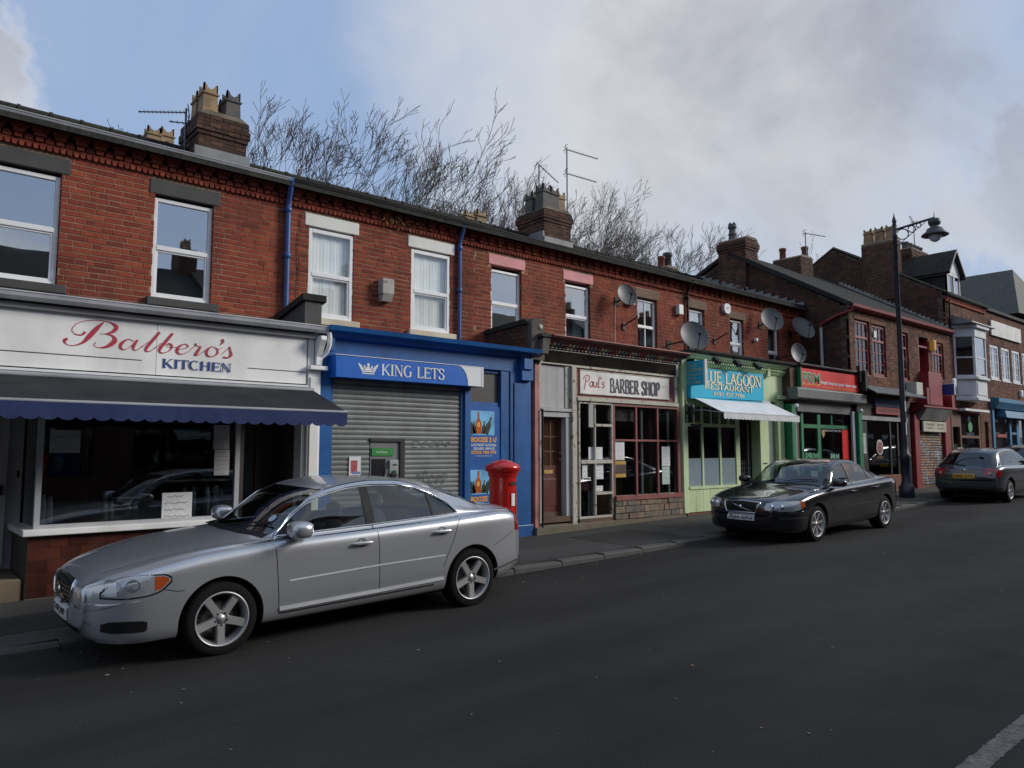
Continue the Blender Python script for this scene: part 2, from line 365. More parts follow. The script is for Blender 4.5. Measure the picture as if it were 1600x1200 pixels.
# ------------- lettering -------------
def smooth_pts(p, n=7):
    q = [Vector(a) for a in p]; out = []
    for i in range(len(q) - 1):
        a = q[max(i - 1, 0)]; b = q[i]; c = q[i + 1]; d = q[min(i + 2, len(q) - 1)]
        for k in range(n):
            t = k / n; out.append(.5 * ((2 * b) + (c - a) * t + (2 * a - 5 * b + 4 * c - d) * t * t + (3 * b - a - 3 * c + d) * t ** 3))
    out.append(q[-1]); return out
def ribbon(mb, pts, y, eps=0.0):      # pts: (x,z,w)
    rows = []
    for i, p in enumerate(pts):
        a = pts[max(i - 1, 0)]; b = pts[min(i + 1, len(pts) - 1)]; dx, dz = b[0] - a[0], b[1] - a[1]; l = sqrt(dx * dx + dz * dz) or 1
        nx, nz = -dz / l * p[2] / 2, dx / l * p[2] / 2; rows.append([(p[0] + nx, y - eps, p[1] + nz), (p[0] - nx, y - eps, p[1] - nz)])
    mb.grid(rows, smooth=False)
SCRIPT = {
 'B': (2.5, [[(1.75, 2.25, .05), (1.45, 1.7, .26), (1.1, .9, .30), (.8, .3, .15), (.35, 0, .04), (.05, .12, .06), (0, .40, .2), (.12, .55, .14)],
             [(.9, 1.25, .18), (.75, .98, .1), (.45, 1.0, .05), (.3, 1.4, .04), (.6, 2.0, .04), (1.3, 2.35, .04), (2.0, 2.3, .06), (2.35, 1.95, .26), (2.2, 1.5, .2), (1.85, 1.25, .05), (1.6, 1.2, .03)],
             [(1.8, 1.25, .04), (2.2, 1.12, .12), (2.3, .7, .3), (2.0, .2, .22), (1.6, 0, .05), (1.35, .15, .04), (1.42, .45, .05)]]),
 'a': (1.12, [[(.75, .8, .05), (.45, .95, .06), (.15, .55, .2), (.1, .15, .16), (.3, 0, .05), (.6, .35, .04), (.85, .9, .04)], [(.92, .97, .12), (.74, .4, .19), (.75, .05, .09), (.95, .1, .04), (1.2, .5, .03)]]),
 'l': (.68, [[(0, .3, .03), (.35, .9, .03)], [(.9, 1.85, .17), (.58, 1.1, .2), (.27, .35, .2), (.25, .03, .1), (.5, .1, .04), (.75, .5, .03)]]),
 'b': (1.05, [[(0, .3, .03), (.35, .9, .03)], [(.9, 1.85, .17), (.58, 1.1, .2), (.27, .35, .2), (.28, .03, .1), (.5, 0, .06), (.8, .3, .07), (.88, .7, .15), (.72, .88, .1), (.6, .68, .04), (.8, .55, .03), (1.15, .6, .03)]]),
 'e': (.78, [[(0, .35, .03), (.5, .55, .04), (.7, .8, .09), (.5, .97, .06), (.2, .65, .16), (.12, .2, .18), (.35, 0, .06), (.8, .35, .03)]]),
 'r': (.85, [[(0, .4, .03), (.3, .9, .04), (.32, 1.08, .12), (.4, .9, .06), (.65, .86, .05)], [(.62, .88, .1), (.45, .4, .19), (.32, .03, .14), (.55, .12, .04), (.85, .55, .03)]]),
 'o': (.82, [[(.6, .85, .05), (.35, .95, .05), (.1, .5, .2), (.15, .08, .13), (.4, 0, .05), (.7, .35, .12), (.68, .75, .1), (.55, .9, .05)], [(.62, .85, .03), (.8, .78, .03), (1.0, .95, .03)]]),
 "'": (.12, [[(.12, 1.75, .22), (.18, 1.5, .16), (0, 1.15, .03)]]),
 's': (.7, [[(0, .3, .03), (.4, .95, .04), (.46, 1.1, .08), (.5, .7, .15), (.55, .3, .2), (.35, .02, .1), (.1, .05, .13)]]),
}
HAND = {'P': (1.05, [[(.5, 1.5, 1), (.35, .5, 1), (.15, -.5, 1)], [(0, 1.15, 1), (.3, 1.65, 1), (.85, 1.8, 1), (1.1, 1.4, 1), (.85, .95, 1), (.42, .85, 1)]]),
 'a': (.72, [[(.55, .85, 1), (.2, .8, 1), (.05, .3, 1), (.3, 0, 1), (.5, .35, 1), (.6, .9, 1), (.55, .2, 1), (.75, .05, 1)]]),
 'u': (.72, [[(.05, .9, 1), (.02, .3, 1), (.25, 0, 1), (.5, .35, 1), (.58, .9, 1), (.55, .2, 1), (.75, .05, 1)]]),
 'l': (.5, [[(.3, 1.75, 1), (.2, 1.1, 1), (.12, .3, 1), (.2, .03, 1), (.42, .1, 1)]]),
 "'": (.2, [[(.1, 1.75, 1), (.02, 1.35, 1)]]),
 's': (.6, [[(.5, .85, 1), (.2, .9, 1), (.12, .65, 1), (.42, .4, 1), (.38, .08, 1), (.02, .08, 1)]])}
def script_text(txt, font, x0, x1, zb, unit, y, m_, parent, name='lettering', wk=1.0):
    adv = sum(font[c][0] for c in txt); kx = (x1 - x0) / adv; mb = MB(); x = 0; k = 0
    for c in txt:
        for st in font[c][1]:
            ribbon(mb, smooth_pts([(x0 + (x + a) * kx, zb + b * unit, w * unit * wk) for a, b, w in st]), y, k * .00025); k += 1
        x += font[c][0]
    return mb.obj(name, m_, parent, fix=False)
def arc(cx, cz, rx, rz, a0, a1, n=10): return [(cx + rx * cos(radians(a0 + (a1 - a0) * i / n)), cz + rz * sin(radians(a0 + (a1 - a0) * i / n))) for i in range(n + 1)]
SERIF = {
 'A': (.8, [('d', [(.08, 0), (.4, 1)], .35), ('d', [(.38, 1), (.72, 0)], 1), ('h', [(.2, .36), (.6, .36)])], [(.08, 0), (.72, 0)]),
 'B': (.74, [('v', .16), ('c', [(.16, 1), (.38, 1)] + arc(.38, .76, .2, .24, 90, -90) + [(.16, .52)]), ('c', [(.16, .52), (.4, .52)] + arc(.4, .26, .24, .26, 90, -90) + [(.16, 0)])], [(.16, 0), (.16, 1)]),
 'C': (.78, [('c', arc(.42, .5, .34, .5, 50, 310, 20))], []),
 'E': (.7, [('v', .16), ('h', [(.16, .97), (.6, .97)]), ('h', [(.16, .52), (.5, .52)]), ('h', [(.16, .03), (.63, .03)]), ('t', (.6, .85, 1)), ('t', (.63, 0, .18)), ('t', (.5, .42, .62))], [(.16, 0), (.16, 1)]),
 'G': (.84, [('c', arc(.42, .5, .34, .5, 50, 310, 20)), ('t2', (.66, .08, .45))], [(.66, .45)]),
 'H': (.86, [('v', .16), ('v', .68), ('h', [(.16, .52), (.68, .52)])], [(.16, 0), (.16, 1), (.68, 0), (.68, 1)]),
 'I': (.34, [('v', .17)], [(.17, 0), (.17, 1)]),
 'K': (.82, [('v', .16), ('d', [(.18, .4), (.66, 1)], .35), ('d', [(.32, .56), (.72, 0)], 1)], [(.16, 0), (.16, 1), (.66, 1), (.72, 0)]),
 'L': (.66, [('v', .16), ('h', [(.16, .03), (.6, .03)]), ('t', (.6, 0, .2))], [(.16, 0), (.16, 1)]),
 'N': (.86, [('v', .14, .45), ('v', .7, .45), ('d', [(.14, 1), (.7, 0)], 1)], [(.14, 0), (.12, 1), (.7, 1)]),
 'O': (.86, [('c', arc(.43, .5, .35, .5, 90, 450, 26))], []),
 'P': (.7, [('v', .16), ('c', [(.16, 1), (.38, 1)] + arc(.38, .74, .24, .26, 90, -90) + [(.16, .48)])], [(.16, 0), (.16, 1)]),
 'R': (.8, [('v', .16), ('c', [(.16, 1), (.38, 1)] + arc(.38, .75, .22, .25, 90, -90) + [(.16, .5)]), ('d', [(.38, .5), (.7, 0)], 1)], [(.16, 0), (.16, 1), (.7, 0)]),
 'S': (.64, [('c', [tuple(v) for v in smooth_pts([(.54, .8), (.46, .95), (.31, 1), (.15, .93), (.11, .77), (.2, .61), (.38, .5), (.52, .37), (.54, .2), (.45, .05), (.3, 0), (.15, .06), (.08, .22)], 3)]), ('t', (.54, .72, .95)), ('t', (.08, .05, .28))], []),
 'T': (.74, [('v', .37), ('h', [(.05, .97), (.69, .97)]), ('t', (.05, .8, 1)), ('t', (.69, .8, 1))], [(.37, 0)]),
 'U': (.84, [('c', [(.16, 1), (.16, .3)] + arc(.42, .3, .26, .3, 180, 360, 12) + [(.68, 1)])], [(.16, 1), (.68, 1)]),
 ' ': (.42, [], [])}
def serif_text(txt, x0, x1, z0, z1, y, m_, parent, thick=.17, thin=.07, slab=.07, name='lettering', swid=.34, fn=None):
    adv = sum(SERIF[c][0] for c in txt); kx = (x1 - x0) / adv; h = z1 - z0; mb = MB(); x = 0; k = 0
    P = lambda a, b: (x0 + (x + a) * kx, z0 + b * h)
    def poly(q, ek=0):
        nonlocal k
        mb.add([(a, y - k * .0002, b) for a, b in q], [tuple(range(len(q)))]); k += 1
    for c in txt:
        for s in SERIF[c][1]:
            t = s[0]
            if t == 'v':
                w = thick * (s[2] if len(s) > 2 else 1) / 2; poly([P(s[1] - w, 0), P(s[1] + w, 0), P(s[1] + w, 1), P(s[1] - w, 1)])
            elif t == 'h': (a, b), (a2, _) = s[1]; poly([P(a, b - thin / 2), P(a2, b - thin / 2), P(a2, b + thin / 2), P(a, b + thin / 2)])
            elif t in ('t', 't2'):
                a, b, b2 = s[1]; w = (.045 if t == 't' else thick / 2); poly([P(a - w, b), P(a + w, b), P(a + w, b2), P(a - w, b2)])
            elif t == 'd':
                (a, b), (a2, b2) = s[1]; w = max(thin * .6, thick * s[2] / 2) * 1.05; poly([P(a - w, b), P(a + w, b), P(a2 + w, b2), P(a2 - w, b2)] if b < b2 else [P(a2 - w, b2), P(a2 + w, b2), P(a + w, b), P(a - w, b)])
            elif t == 'c':
                pts = s[1]; rows = []
                for i, (a, b) in enumerate(pts):
                    p, q = pts[max(i - 1, 0)], pts[min(i + 1, len(pts) - 1)]; dx, dz = q[0] - p[0], q[1] - p[1]; l = sqrt(dx * dx + dz * dz) or 1
                    w = (thin + (thick * 1.08 - thin) * abs(dz) / l) / 2; A = P(a - dz / l * w, b + dx / l * w * .8); B = P(a + dz / l * w, b - dx / l * w * .8); rows.append([(A[0], y - k * .0002, A[1]), (B[0], y - k * .0002, B[1])])
                mb.grid(rows, smooth=False); k += 1
        for a, b in SERIF[c][2]:
            e = slab if b < .5 else -slab
            if b == .45: e = slab
            poly([P(a - swid / 2, b), P(a + swid / 2, b), P(a + swid / 2, b + e), P(a - swid / 2, b + e)])
        x += SERIF[c][0]
    if fn: mb.v = [fn(v) for v in mb.v]
    return mb.obj(name, m_, parent, fix=False)
def text(s, x0, x1, z0, z1, y, m_, parent, bold=.0, shear=0.0, name='lettering', fn=None, local=False):
    cu = bpy.data.curves.new('t', 'FONT'); cu.body = s; cu.offset = bold; cu.shear = shear; cu.resolution_u = 2
    o = bpy.data.objects.new('t', cu); LINK(o); dg = bpy.context.evaluated_depsgraph_get(); me = o.evaluated_get(dg).to_mesh()
    vs = [(v.co.x, v.co.y) for v in me.vertices]; fs = [tuple(p.vertices) for p in me.polygons]; o.evaluated_get(dg).to_mesh_clear()
    bpy.data.objects.remove(o); bpy.data.curves.remove(cu)
    ax, bx = min(v[0] for v in vs), max(v[0] for v in vs); az, bz = min(v[1] for v in vs), max(v[1] for v in vs)
    mb = MB(); V = [(x0 + (a - ax) / (bx - ax) * (x1 - x0), y, z0 + (b - az) / (bz - az) * (z1 - z0)) for a, b in vs]
    if fn: V = [fn(v) for v in V]
    mb.add(V, fs); return mb.obj(name, m_, parent, fix=False, local=local)
def scribble(parent, x0, x1, z0, z1, y, m_, lines, name='handwriting', w=.006):
    mb = MB()
    for i in range(lines):
        z = z1 - (i + .6) * (z1 - z0) / lines; x = x0 + (x1 - x0) * random.uniform(.06, .2); e = x1 - (x1 - x0) * random.uniform(.06, .35); p = []
        while x < e: p.append((x, z + random.uniform(-.3, .3) * (z1 - z0) / lines * .6, w)); x += random.uniform(.008, .02)
        if len(p) > 1: ribbon(mb, p, y)
    return mb.obj(name, m_, parent, fix=False)
# ---------------- ground ----------------
def sheet(name, m_, ys, zf, x0=-60, x1=160, dx=2.0):
    n = int((x1 - x0) / dx); rows = [[(x0 + (x1 - x0) * i / n, y, zf(x0 + (x1 - x0) * i / n, y)) for i in range(n + 1)] for y in ys]
    return structure(MB().grid(rows).obj(name, m_))
def asphalt(name, base, patch):
    m_ = bpy.data.materials.new(name); m_.use_nodes = True; nt = m_.node_tree; N = nt.nodes.new; L = nt.links.new; b = nt.nodes['Principled BSDF']
    g = N('ShaderNodeNewGeometry')
    def noise(sc, det=6, st=(1, 1, 1)):
        mp = N('ShaderNodeMapping'); mp.inputs['Scale'].default_value = st; L(g.outputs['Position'], mp.inputs[0])
        q = N('ShaderNodeTexNoise'); q.inputs['Scale'].default_value = sc; q.inputs['Detail'].default_value = det; L(mp.outputs[0], q.inputs['Vector']); return q.outputs['Fac']
    def mr(s, a, b_, c, d):
        q = N('ShaderNodeMapRange'); q.inputs[1].default_value = a; q.inputs[2].default_value = b_; q.inputs[3].default_value = c; q.inputs[4].default_value = d; L(s, q.inputs[0]); return q.outputs[0]
    def mx(f, a, c, bl='MIX'):
        x = N('ShaderNodeMix'); x.data_type = 'RGBA'; x.blend_type = bl
        L(f, x.inputs[0]) if not isinstance(f, float) else setattr(x.inputs[0], 'default_value', f)
        for i, q in ((6, a), (7, c)):
            if isinstance(q, tuple): x.inputs[i].default_value = (*q, 1)
            else: L(q, x.inputs[i])
        return x.outputs[2]
    c = mx(mr(noise(.8, 6, (.22, 1, 1)), .38, .62, 0, 1), tuple(q * .88 for q in base), tuple(q * 1.12 for q in patch))
    v = N('ShaderNodeTexVoronoi'); v.inputs['Scale'].default_value = 95; L(g.outputs['Position'], v.inputs['Vector'])
    c = mx(mr(v.outputs['Distance'], .0, .55, .55, 0), c, tuple(q * 1.9 for q in base))
    c = mx(mr(noise(60, 4), .62, .75, 0, .6), c, tuple(q * 2.3 for q in base))
    cr = N('ShaderNodeTexVoronoi'); cr.feature = 'DISTANCE_TO_EDGE'; cr.inputs['Scale'].default_value = .55
    wv = N('ShaderNodeVectorMath'); wv.operation = 'ADD'; nn = N('ShaderNodeTexNoise'); nn.inputs['Scale'].default_value = 2.5; nn.inputs['Detail'].default_value = 5; L(g.outputs['Position'], nn.inputs['Vector']); L(g.outputs['Position'], wv.inputs[0]); L(nn.outputs['Color'], wv.inputs[1]); L(wv.outputs[0], cr.inputs['Vector'])
    c = mx(mr(cr.outputs['Distance'], .002, .006, .12, 0), c, (.012, .012, .012))
    L(c, b.inputs['Base Color']); L(mr(noise(2.0), .3, .7, .78, .95), b.inputs['Roughness']); b.inputs['Specular IOR Level'].default_value = .16
    bp = N('ShaderNodeBump'); bp.inputs['Strength'].default_value = .55; bp.inputs['Distance'].default_value = .006; L(v.outputs['Distance'], bp.inputs['Height']); L(bp.outputs[0], b.inputs['Normal'])
    return m_
ROADM = asphalt('road asphalt', (.0190, .0183, .0176), (.0272, .0262, .0252)); PAVEM = asphalt('pavement asphalt', (.056, .054, .051), (.073, .070, .066))
KERBM = mat('kerb stone', (.078, .075, .070), .85, var=.3, scale=2, bump=.4, dirt=.6, dscale=2)
KY = 8.0
def RZ(x, y): return G(x) - .004 * abs(y - 1.6)
def PZ(x, y): return G(x) + .05 + .022 * (y - 8)
sheet('road', ROADM, [-4.6, -2, 1.5, 4, 6.5, 7.97], lambda x, y: RZ(x, y))
sheet('pavement', PAVEM, [8.135, 9, 10.3, 12], lambda x, y: PZ(x, y))
sheet('far_pavement', PAVEM, [-9, -4.75], lambda x, y: G(x) + .05)
sheet('ground', mat('bare ground', (.06, .058, .05), .9, var=.3), [-320, -8.8, 12, 320], lambda x, y: G(x) - .25, -300, 420, 30)
kerb = thing('kerb', 'row of worn grey kerb stones edging the shop pavement', 'kerb', (0, KY, 0)); kr = []
x = -14.0
while x < 44:
    l = .91; j = random.uniform(-.006, .006); z = G(x + .45) + .04
    MBk = MB(); a, b2 = x + .006, x + l - .006; p = [(KY - .02 + j, z - .25), (KY + .135, z - .25), (KY + .135, z + .012), (KY + .01 + j, z + .008), (KY - .015 + j, z - .016)]
    MBk.prism(p, 'x', a, b2); o = MBk.obj('kerb_stone', KERBM, kerb); x += l
kf = MB(); n = 110
kf.grid([[(44 + i, yy, G(44 + i) + .05) for i in range(n)] for yy in (KY, KY + .135)]); kf.grid([[(44 + i, KY, G(44 + i) + h) for i in range(n)] for h in (-.1, .05)]); kf.obj('kerb_run', KERBM, kerb)
kb = MB(); kb.grid([[(-60 + 2 * i, yy, G(-60 + 2 * i) + .05) for i in range(110)] for yy in (-4.75, -4.6)]); kb.grid([[(-60 + 2 * i, -4.6, G(-60 + 2 * i) + h) for i in range(110)] for h in (-.2, .05)]); tag(kb.obj('kerb', KERBM), 'grey kerb along the opposite side of the road', 'kerb')
# worn painted bay line near the camera: broken up by wear
lm = MB(); xx = 3.2
while xx < 6.4:
    l = random.uniform(.015, .04)
    w0 = 1.53 + random.uniform(-.005, .005); w1 = 1.65 + random.uniform(-.005, .006)
    lm.quad((xx, w0, G(xx) + .004), (xx + l * .985, w0 + random.uniform(-.005, .005), G(xx) + .004), (xx + l * .985, w1, G(xx) + .004), (xx, w1 + random.uniform(-.005, .005), G(xx) + .004)); xx += l
structure(lm.obj('road_marking', mat('worn road paint', (.12, .12, .118), .85, var=.3, scale=40, dirt=.95, dcol=(.045, .045, .047), dscale=18)))
# ---------------- the terrace ----------------
UY = 11.5; FY = 10.25            # upper brick wall and shop front planes
YEAVE = 11.3; RIDGE = (15.0, 7.68); BACKY = 18.7
def roof_section(): return [(11.22, 6.13), (RIDGE[0], RIDGE[1]), (BACKY + .1, 6.1), (BACKY + .1, 6.0), (RIDGE[0], RIDGE[1] - .1), (11.22, 6.03)]
def house(label, x0, x1, group='two storey brick shops of the terrace'):
    return thing('terraced_shop', label, 'building', ((x0 + x1) / 2, FY, G((x0 + x1) / 2)), group)
def shell(b, x0, x1):
    for a in (x0 + .01, x1 - .2): part("party_wall", MORTAR_D, b, (a, a + .19, 10.52, 11.73, -.5, 3.5), (a, a + .19, 11.75, BACKY, -.5, 6.0))
    part('rear_wall', MORTAR_D, b, (x0 + .01, x1 - .01, BACKY, BACKY + .2, -.5, 6.0))
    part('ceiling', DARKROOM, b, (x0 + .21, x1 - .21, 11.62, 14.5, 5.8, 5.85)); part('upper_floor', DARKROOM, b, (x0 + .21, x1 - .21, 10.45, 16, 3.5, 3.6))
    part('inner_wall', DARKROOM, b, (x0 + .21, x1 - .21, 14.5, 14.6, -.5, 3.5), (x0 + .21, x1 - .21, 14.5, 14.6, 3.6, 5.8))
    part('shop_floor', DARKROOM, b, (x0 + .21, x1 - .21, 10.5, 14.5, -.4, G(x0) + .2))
    roof = MB().prism([(YEAVE - .06, 6.16), (RIDGE[0], RIDGE[1]), (BACKY + .1, 6.1), (BACKY + .1, 6.02), (RIDGE[0], RIDGE[1] - .12), (YEAVE - .06, 6.08)], 'x', x0 + .003, x1 - .003).obj('roof', SLATE, b)
    n = int((x1 - x0) / .46)
    for i in range(n):
        a = x0 + i * (x1 - x0) / n; m = MB(); m.tube([(a + .012, RIDGE[0], RIDGE[1] + .01), (a + (x1 - x0) / n - .012, RIDGE[0], RIDGE[1] + .01)], .075, 8); m.tube([(a + .0, RIDGE[0], RIDGE[1] + .012), (a + .05, RIDGE[0], RIDGE[1] + .012)], .09, 8); m.obj('ridge_tile', SLATE, roof, fix=False)
def cornice(b, x0, x1, key='red'):
    m = BR[key]; cm = MB()
    part('string_course', m[1], b, (x0, x1, UY - .028, UY, 5.895, 5.93))
    n = int((x1 - x0) / .079); me = None; po = origin_of(b)
    prof = [(-.03, .0)] + [(-.03, -.03)] + [(-.03 + .03 * (1 - cos(pi * k / 4)), -.045 - .018 * sin(pi * k / 4)) for k in range(1, 4)] + [(.03, -.03), (.03, 0)]
    mb = MB(); mb.prism([(a, c) for a, c in prof], 'y', -.045, 0); me = mb.mesh('dentil', m[0], fix=True)
    for i in range(n):
        o = bpy.data.objects.new('dentil', me); LINK(o); o.parent = b; o.location = Vector((x0 + (i + .5) * (x1 - x0) / n, UY, 5.893 + random.uniform(-.003, .003))) - po
    mc = MB(); mc.box(-.045, .045, -.065, 0, 0, .055); mc.box(-.07, .07, -.1, 0, .062, .118); mc.box(-.095, .095, -.135, 0, .124, .178); mc = mc.mesh('corbel', m[0])
    mr_ = MB(); mr_.prism([(-.05, 0), (.05, 0), (.05, .04)] + [(.05 * cos(radians(a)), .04 + .04 * sin(radians(a))) for a in (30, 60, 90, 120, 150)] + [(-.05, .04)], 'y', -.045, 0); mr_ = mr_.mesh('round_brick', m[0], fix=True)
    n = int((x1 - x0) / .236)
    for i in range(n):
        xx = x0 + (i + .5) * (x1 - x0) / n
        o = bpy.data.objects.new('corbel', mc); LINK(o); o.parent = b; o.location = Vector((xx, UY + random.uniform(-.004, .004), 5.932)) - po; o.rotation_euler = (0, random.uniform(-.03, .03), 0)
        if i < n - 1:
            o = bpy.data.objects.new('round_brick', mr_); LINK(o); o.parent = b; o.location = Vector((xx + (x1 - x0) / n / 2, UY, 5.932)) - po
    part('eaves_board', m[1], b, (x0, x1, UY - .09, UY + .1, 6.113, 6.125))
def gutter(b, x0, x1, m_, z=6.2, y=11.30, r=.062, name='gutter', h=.07):
    o = MB(); pr = [(y - r, z), (y - r, z - .02)] + [(y - r * cos(radians(a)), z - .02 - h * sin(radians(a))) for a in (30, 60, 90, 120, 150)] + [(y + r, z - .02), (y + r, z), (y + r - .008, z), (y, z - .05), (y - r + .008, z)]
    o.prism(pr, 'x', x0, x1); o.prism([(y - r - .008, z + .003), (y - r - .008, z - .014), (y - r + .004, z - .014), (y - r + .004, z + .003)], 'x', x0, x1); return o.obj(name, m_, b, fix=True)
def uwall(b, x0, x1, wins, lint, sill, key='red', single=0, z0=3.62, sills=True, view0=-99):
    holes = [(a, c, z, t) for a, c, z, t in wins]; big = [(a - .012, c + .012, z - .012, t + .012) for a, c, z, t in holes]
    wall('upper_wall', MORTAR if key == 'red' else MORTAR_D, b, x0, x1, z0, 6.1, UY + .005, UY + .24, big)
    bh = list(holes)
    for (a, c, z, t), lm in zip(holes, lint):
        l0, l1 = a - .08, c + .1
        part('lintel', lm, b, (l0, l1, UY - .012, UY + .2, t + .0, t + .215), bevel=.012); bh.append((l0 - .006, l1 + .006, t, t + .222))
        if sill: part('sill', sill, b, (a - .07, c + .11, UY - .075, UY + .12, z - .125, z - .005), bevel=.012); bh.append((a - .075, c + .115, z - .13, z))
    bricks(b, key, x0, x1, z0, 5.83, UY, bh, single, view0=view0); part('corbel_shade_band', mat('painted shade recess brick', (.05, .022, .018), .95, var=.4, scale=9), b, (x0, x1, UY + .0, UY + .004, 5.932, 6.1))  # shade in the gaps between corbels, painted as a dark strip behind them
    part('frieze_band', BR[key][1], b, (x0, x1, UY - .002, UY + .007, 5.832, 5.893))
def downpipe(label, x, y, ztop, zbot, m_, off=.18, r=.038, group=None):
    o = thing('downpipe', label, 'drainpipe', (x, y, zbot), group); 
    MB().tube([(x - .03, 11.26, ztop), (x - .03, 11.3, ztop - .1), (x, y - .01, ztop - .28), (x, y, ztop - .36), (x, y, zbot)], r, 12).obj('pipe', m_, o, fix=False)
    for z in (ztop - .42, (ztop + zbot) / 2 - .1): MB().lathe([(r + .002, -.05), (r + .013, -.045), (r + .013, .045), (r + .002, .05)], (x, y, z), 14).obj('collar', m_, o, fix=False); part('bracket', m_, o, (x - .075, x + .075, y + .03, UY, z - .02, z + .02))
    part('hopper', m_, o, (x - .1, x + .045, 11.24, 11.37, ztop - .03, ztop + .065), bevel=.01); return o
# --- chimney stacks
POT_B = mat('buff chimney pot', (.30, .205, .11), .8, var=.2, scale=5, dirt=.8, dcol=(.10, .08, .06), dscale=4); POT_G = mat('sooty chimney pot', (.075, .073, .072), .8, var=.25, dirt=.5, dcol=(.14, .12, .1), dscale=4)
POT_R = mat('red chimney pot', (.24, .075, .055), .8, var=.2, dirt=.5); LEAD = mat('lead flashing', (.16, .17, .18), .6, var=.25, dirt=.4, dcol=(.3, .3, .3)); SLATE2 = SLATE
def pot(parent, x, y, z, h, m_, kind='square', w=.27):
    b = MB(); n = 4
    if kind == 'square':
        def ring(wd, zz): return [(x - wd / 2, y - wd / 2, zz), (x + wd / 2, y - wd / 2, zz), (x + wd / 2, y + wd / 2, zz), (x - wd / 2, y + wd / 2, zz)]
        def fr(wa, za, wb, zb_): b.add(ring(wa, za) + ring(wb, zb_), [(i, (i + 1) % 4, 4 + (i + 1) % 4, 4 + i) for i in range(4)])
        fr(w * 1.12, z - .05, w, z + h * .62); fr(w, z + h * .62, w * 1.2, z + h * .66); fr(w * 1.2, z + h * .66, w * 1.2, z + h * .70); fr(w * 1.2, z + h * .70, w, z + h * .72)
        for k in range(4):        # scalloped crown: one wall at a time
            c = [(-w / 2, z + h * .72), (w / 2, z + h * .72), (w / 2, z + h), (w * .36, z + h * .985), (w * .22, z + h * .87), (0, z + h * .82), (-w * .22, z + h * .87), (-w * .36, z + h * .985), (-w / 2, z + h)]
            t0 = b.v.__len__(); q = MB(); q.prism(c, 'y', -w / 2, -w / 2 + .025)
            co, si = cos(k * pi / 2), sin(k * pi / 2); b.add([(x + a * co - bb * si, y + a * si + bb * co, cc) for a, bb, cc in q.v], q.f)
        b.box(x - w * .42, x + w * .42, y - w * .42, y + w * .42, z, z + h * .6)
    elif kind == 'crown':
        b.lathe([(w * .6, -.05), (w * .5, h * .15), (w * .46, h * .3), (w * .56, h * .33), (w * .56, h * .37), (w * .44, h * .4), (w * .42, h * .66), (w * .58, h * .7), (w * .58, h * .76), (w * .5, h * .8), (w * .52, h * .9)], (x, y, z), 12)
        for i in range(6):
            t = 2 * pi * i / 6; b.add([(x + w * .52 * cos(t - .4), y + w * .52 * sin(t - .4), z + h * .9), (x + w * .52 * cos(t + .4), y + w * .52 * sin(t + .4), z + h * .9), (x + w * .55 * cos(t), y + w * .55 * sin(t), z + h), (x + w * .4 * cos(t), y + w * .4 * sin(t), z + h * .9)], [(0, 1, 2), (1, 3, 2), (3, 0, 2)])
    else:
        b.lathe([(w * .5, -.05), (w * .46, h * .75), (w * .56, h * .78), (w * .56, h * .95), (w * .5, h), (w * .4, h), (w * .4, h * .6)], (x, y, z), 14)
    return b.obj('chimney_pot', m_, parent, fix=True)
def stack(parent, x0, x1, y0, y1, z0, z1, pots, key='stack', band=True, single=0, courses=3):
    cap = z1 - courses * .082 if band else z1
    c = part('chimney', MORTAR_L, parent, (x0 + .012, x1 - .012, y0 + .012, y1 - .012, z0, z1))
    ms, ma = BR[key]; mb = MB(); z = z0; k = 0
    while z + .05 < z1:
        e = 0.0
        if band: e = .03 if z1 - z < .082 * 2.2 else (.055 if z1 - z < .082 * 4.2 else (.028 if z1 - z < .082 * 5.2 else 0))
        for ax in ('y', 'x'):
            lo, hi = (x0, x1) if ax == 'y' else (y0, y1); lo -= e; hi += e
            for side in (0, 1):
                u = lo if (k + (ax == 'x')) % 2 else lo
                first = .108 if (k + (ax == 'x')) % 2 else .228
                while u < hi - .02:
                    l = min(first if u == lo else .228, hi - u); t = random.random()
                    j = random.uniform(-.006, .006)
                    if ax == 'y': ya = (y0 - e + j) if side == 0 else (y1 + e - .1); mb.box(u, u + l, ya, ya + .1, z, z + .071, 0, t)
                    else: xa = (x0 - e + .002 + j) if side == 0 else (x1 + e - .1); mb.box(xa, xa + .095, max(u, lo + .004), min(u + l, hi - .004), z + .0005, z + .0705, 0, t)
                    u += l + .011
        z += .082; k += 1
    stuff(mb.obj('bricks', ma, c, fix=False))
    f = MB(); f.prism([(x0 - .02, z1 - .005), (x1 + .02, z1 - .005), (x1 - .12, z1 + .075), (x0 + .12, z1 + .075)], 'y', y0 - .02, y1 + .02); f.obj('flaunching', mat('cement flaunching', (.2, .17, .13), .95, var=.3, bump=.6, dirt=.5), c)
    for p in pots: pot(c, *p)
    return c

# ===== shop 1: white kitchen front =====
XB = 5.05
b1 = house('terraced brick shop with white script fascia, grey roof gutter and brown tiled stall riser', -1.7, XB)
shell(b1, -1.7, XB); cornice(b1, -1.7, XB)
wins1 = [(-.95, -.1, 4.04, 5.57), (.98, 1.84, 4.04, 5.57), (3.03, 3.87, 4.04, 5.57)]
uwall(b1, -1.7, XB, wins1, [STONE_D] * 3, STONE_D, single=300, view0=1.0)
for w in wins1: window(b1, w[0], w[1], w[2], w[3] - .04, UY + .05, tz=4.79, fw=.055)
gutter(b1, -1.7, 4.98, GREYG, z=6.21, y=11.3)
stack(b1, 4.5, 5.42, 14.35, 15.35, 7.2, 8.27, [(4.74, 14.62, 8.33, .62, POT_B), (4.74, 15.03, 8.33, .6, POT_B), (5.2, 14.66, 8.33, .62, POT_G), (5.2, 15.05, 8.3, .6, POT_G)])
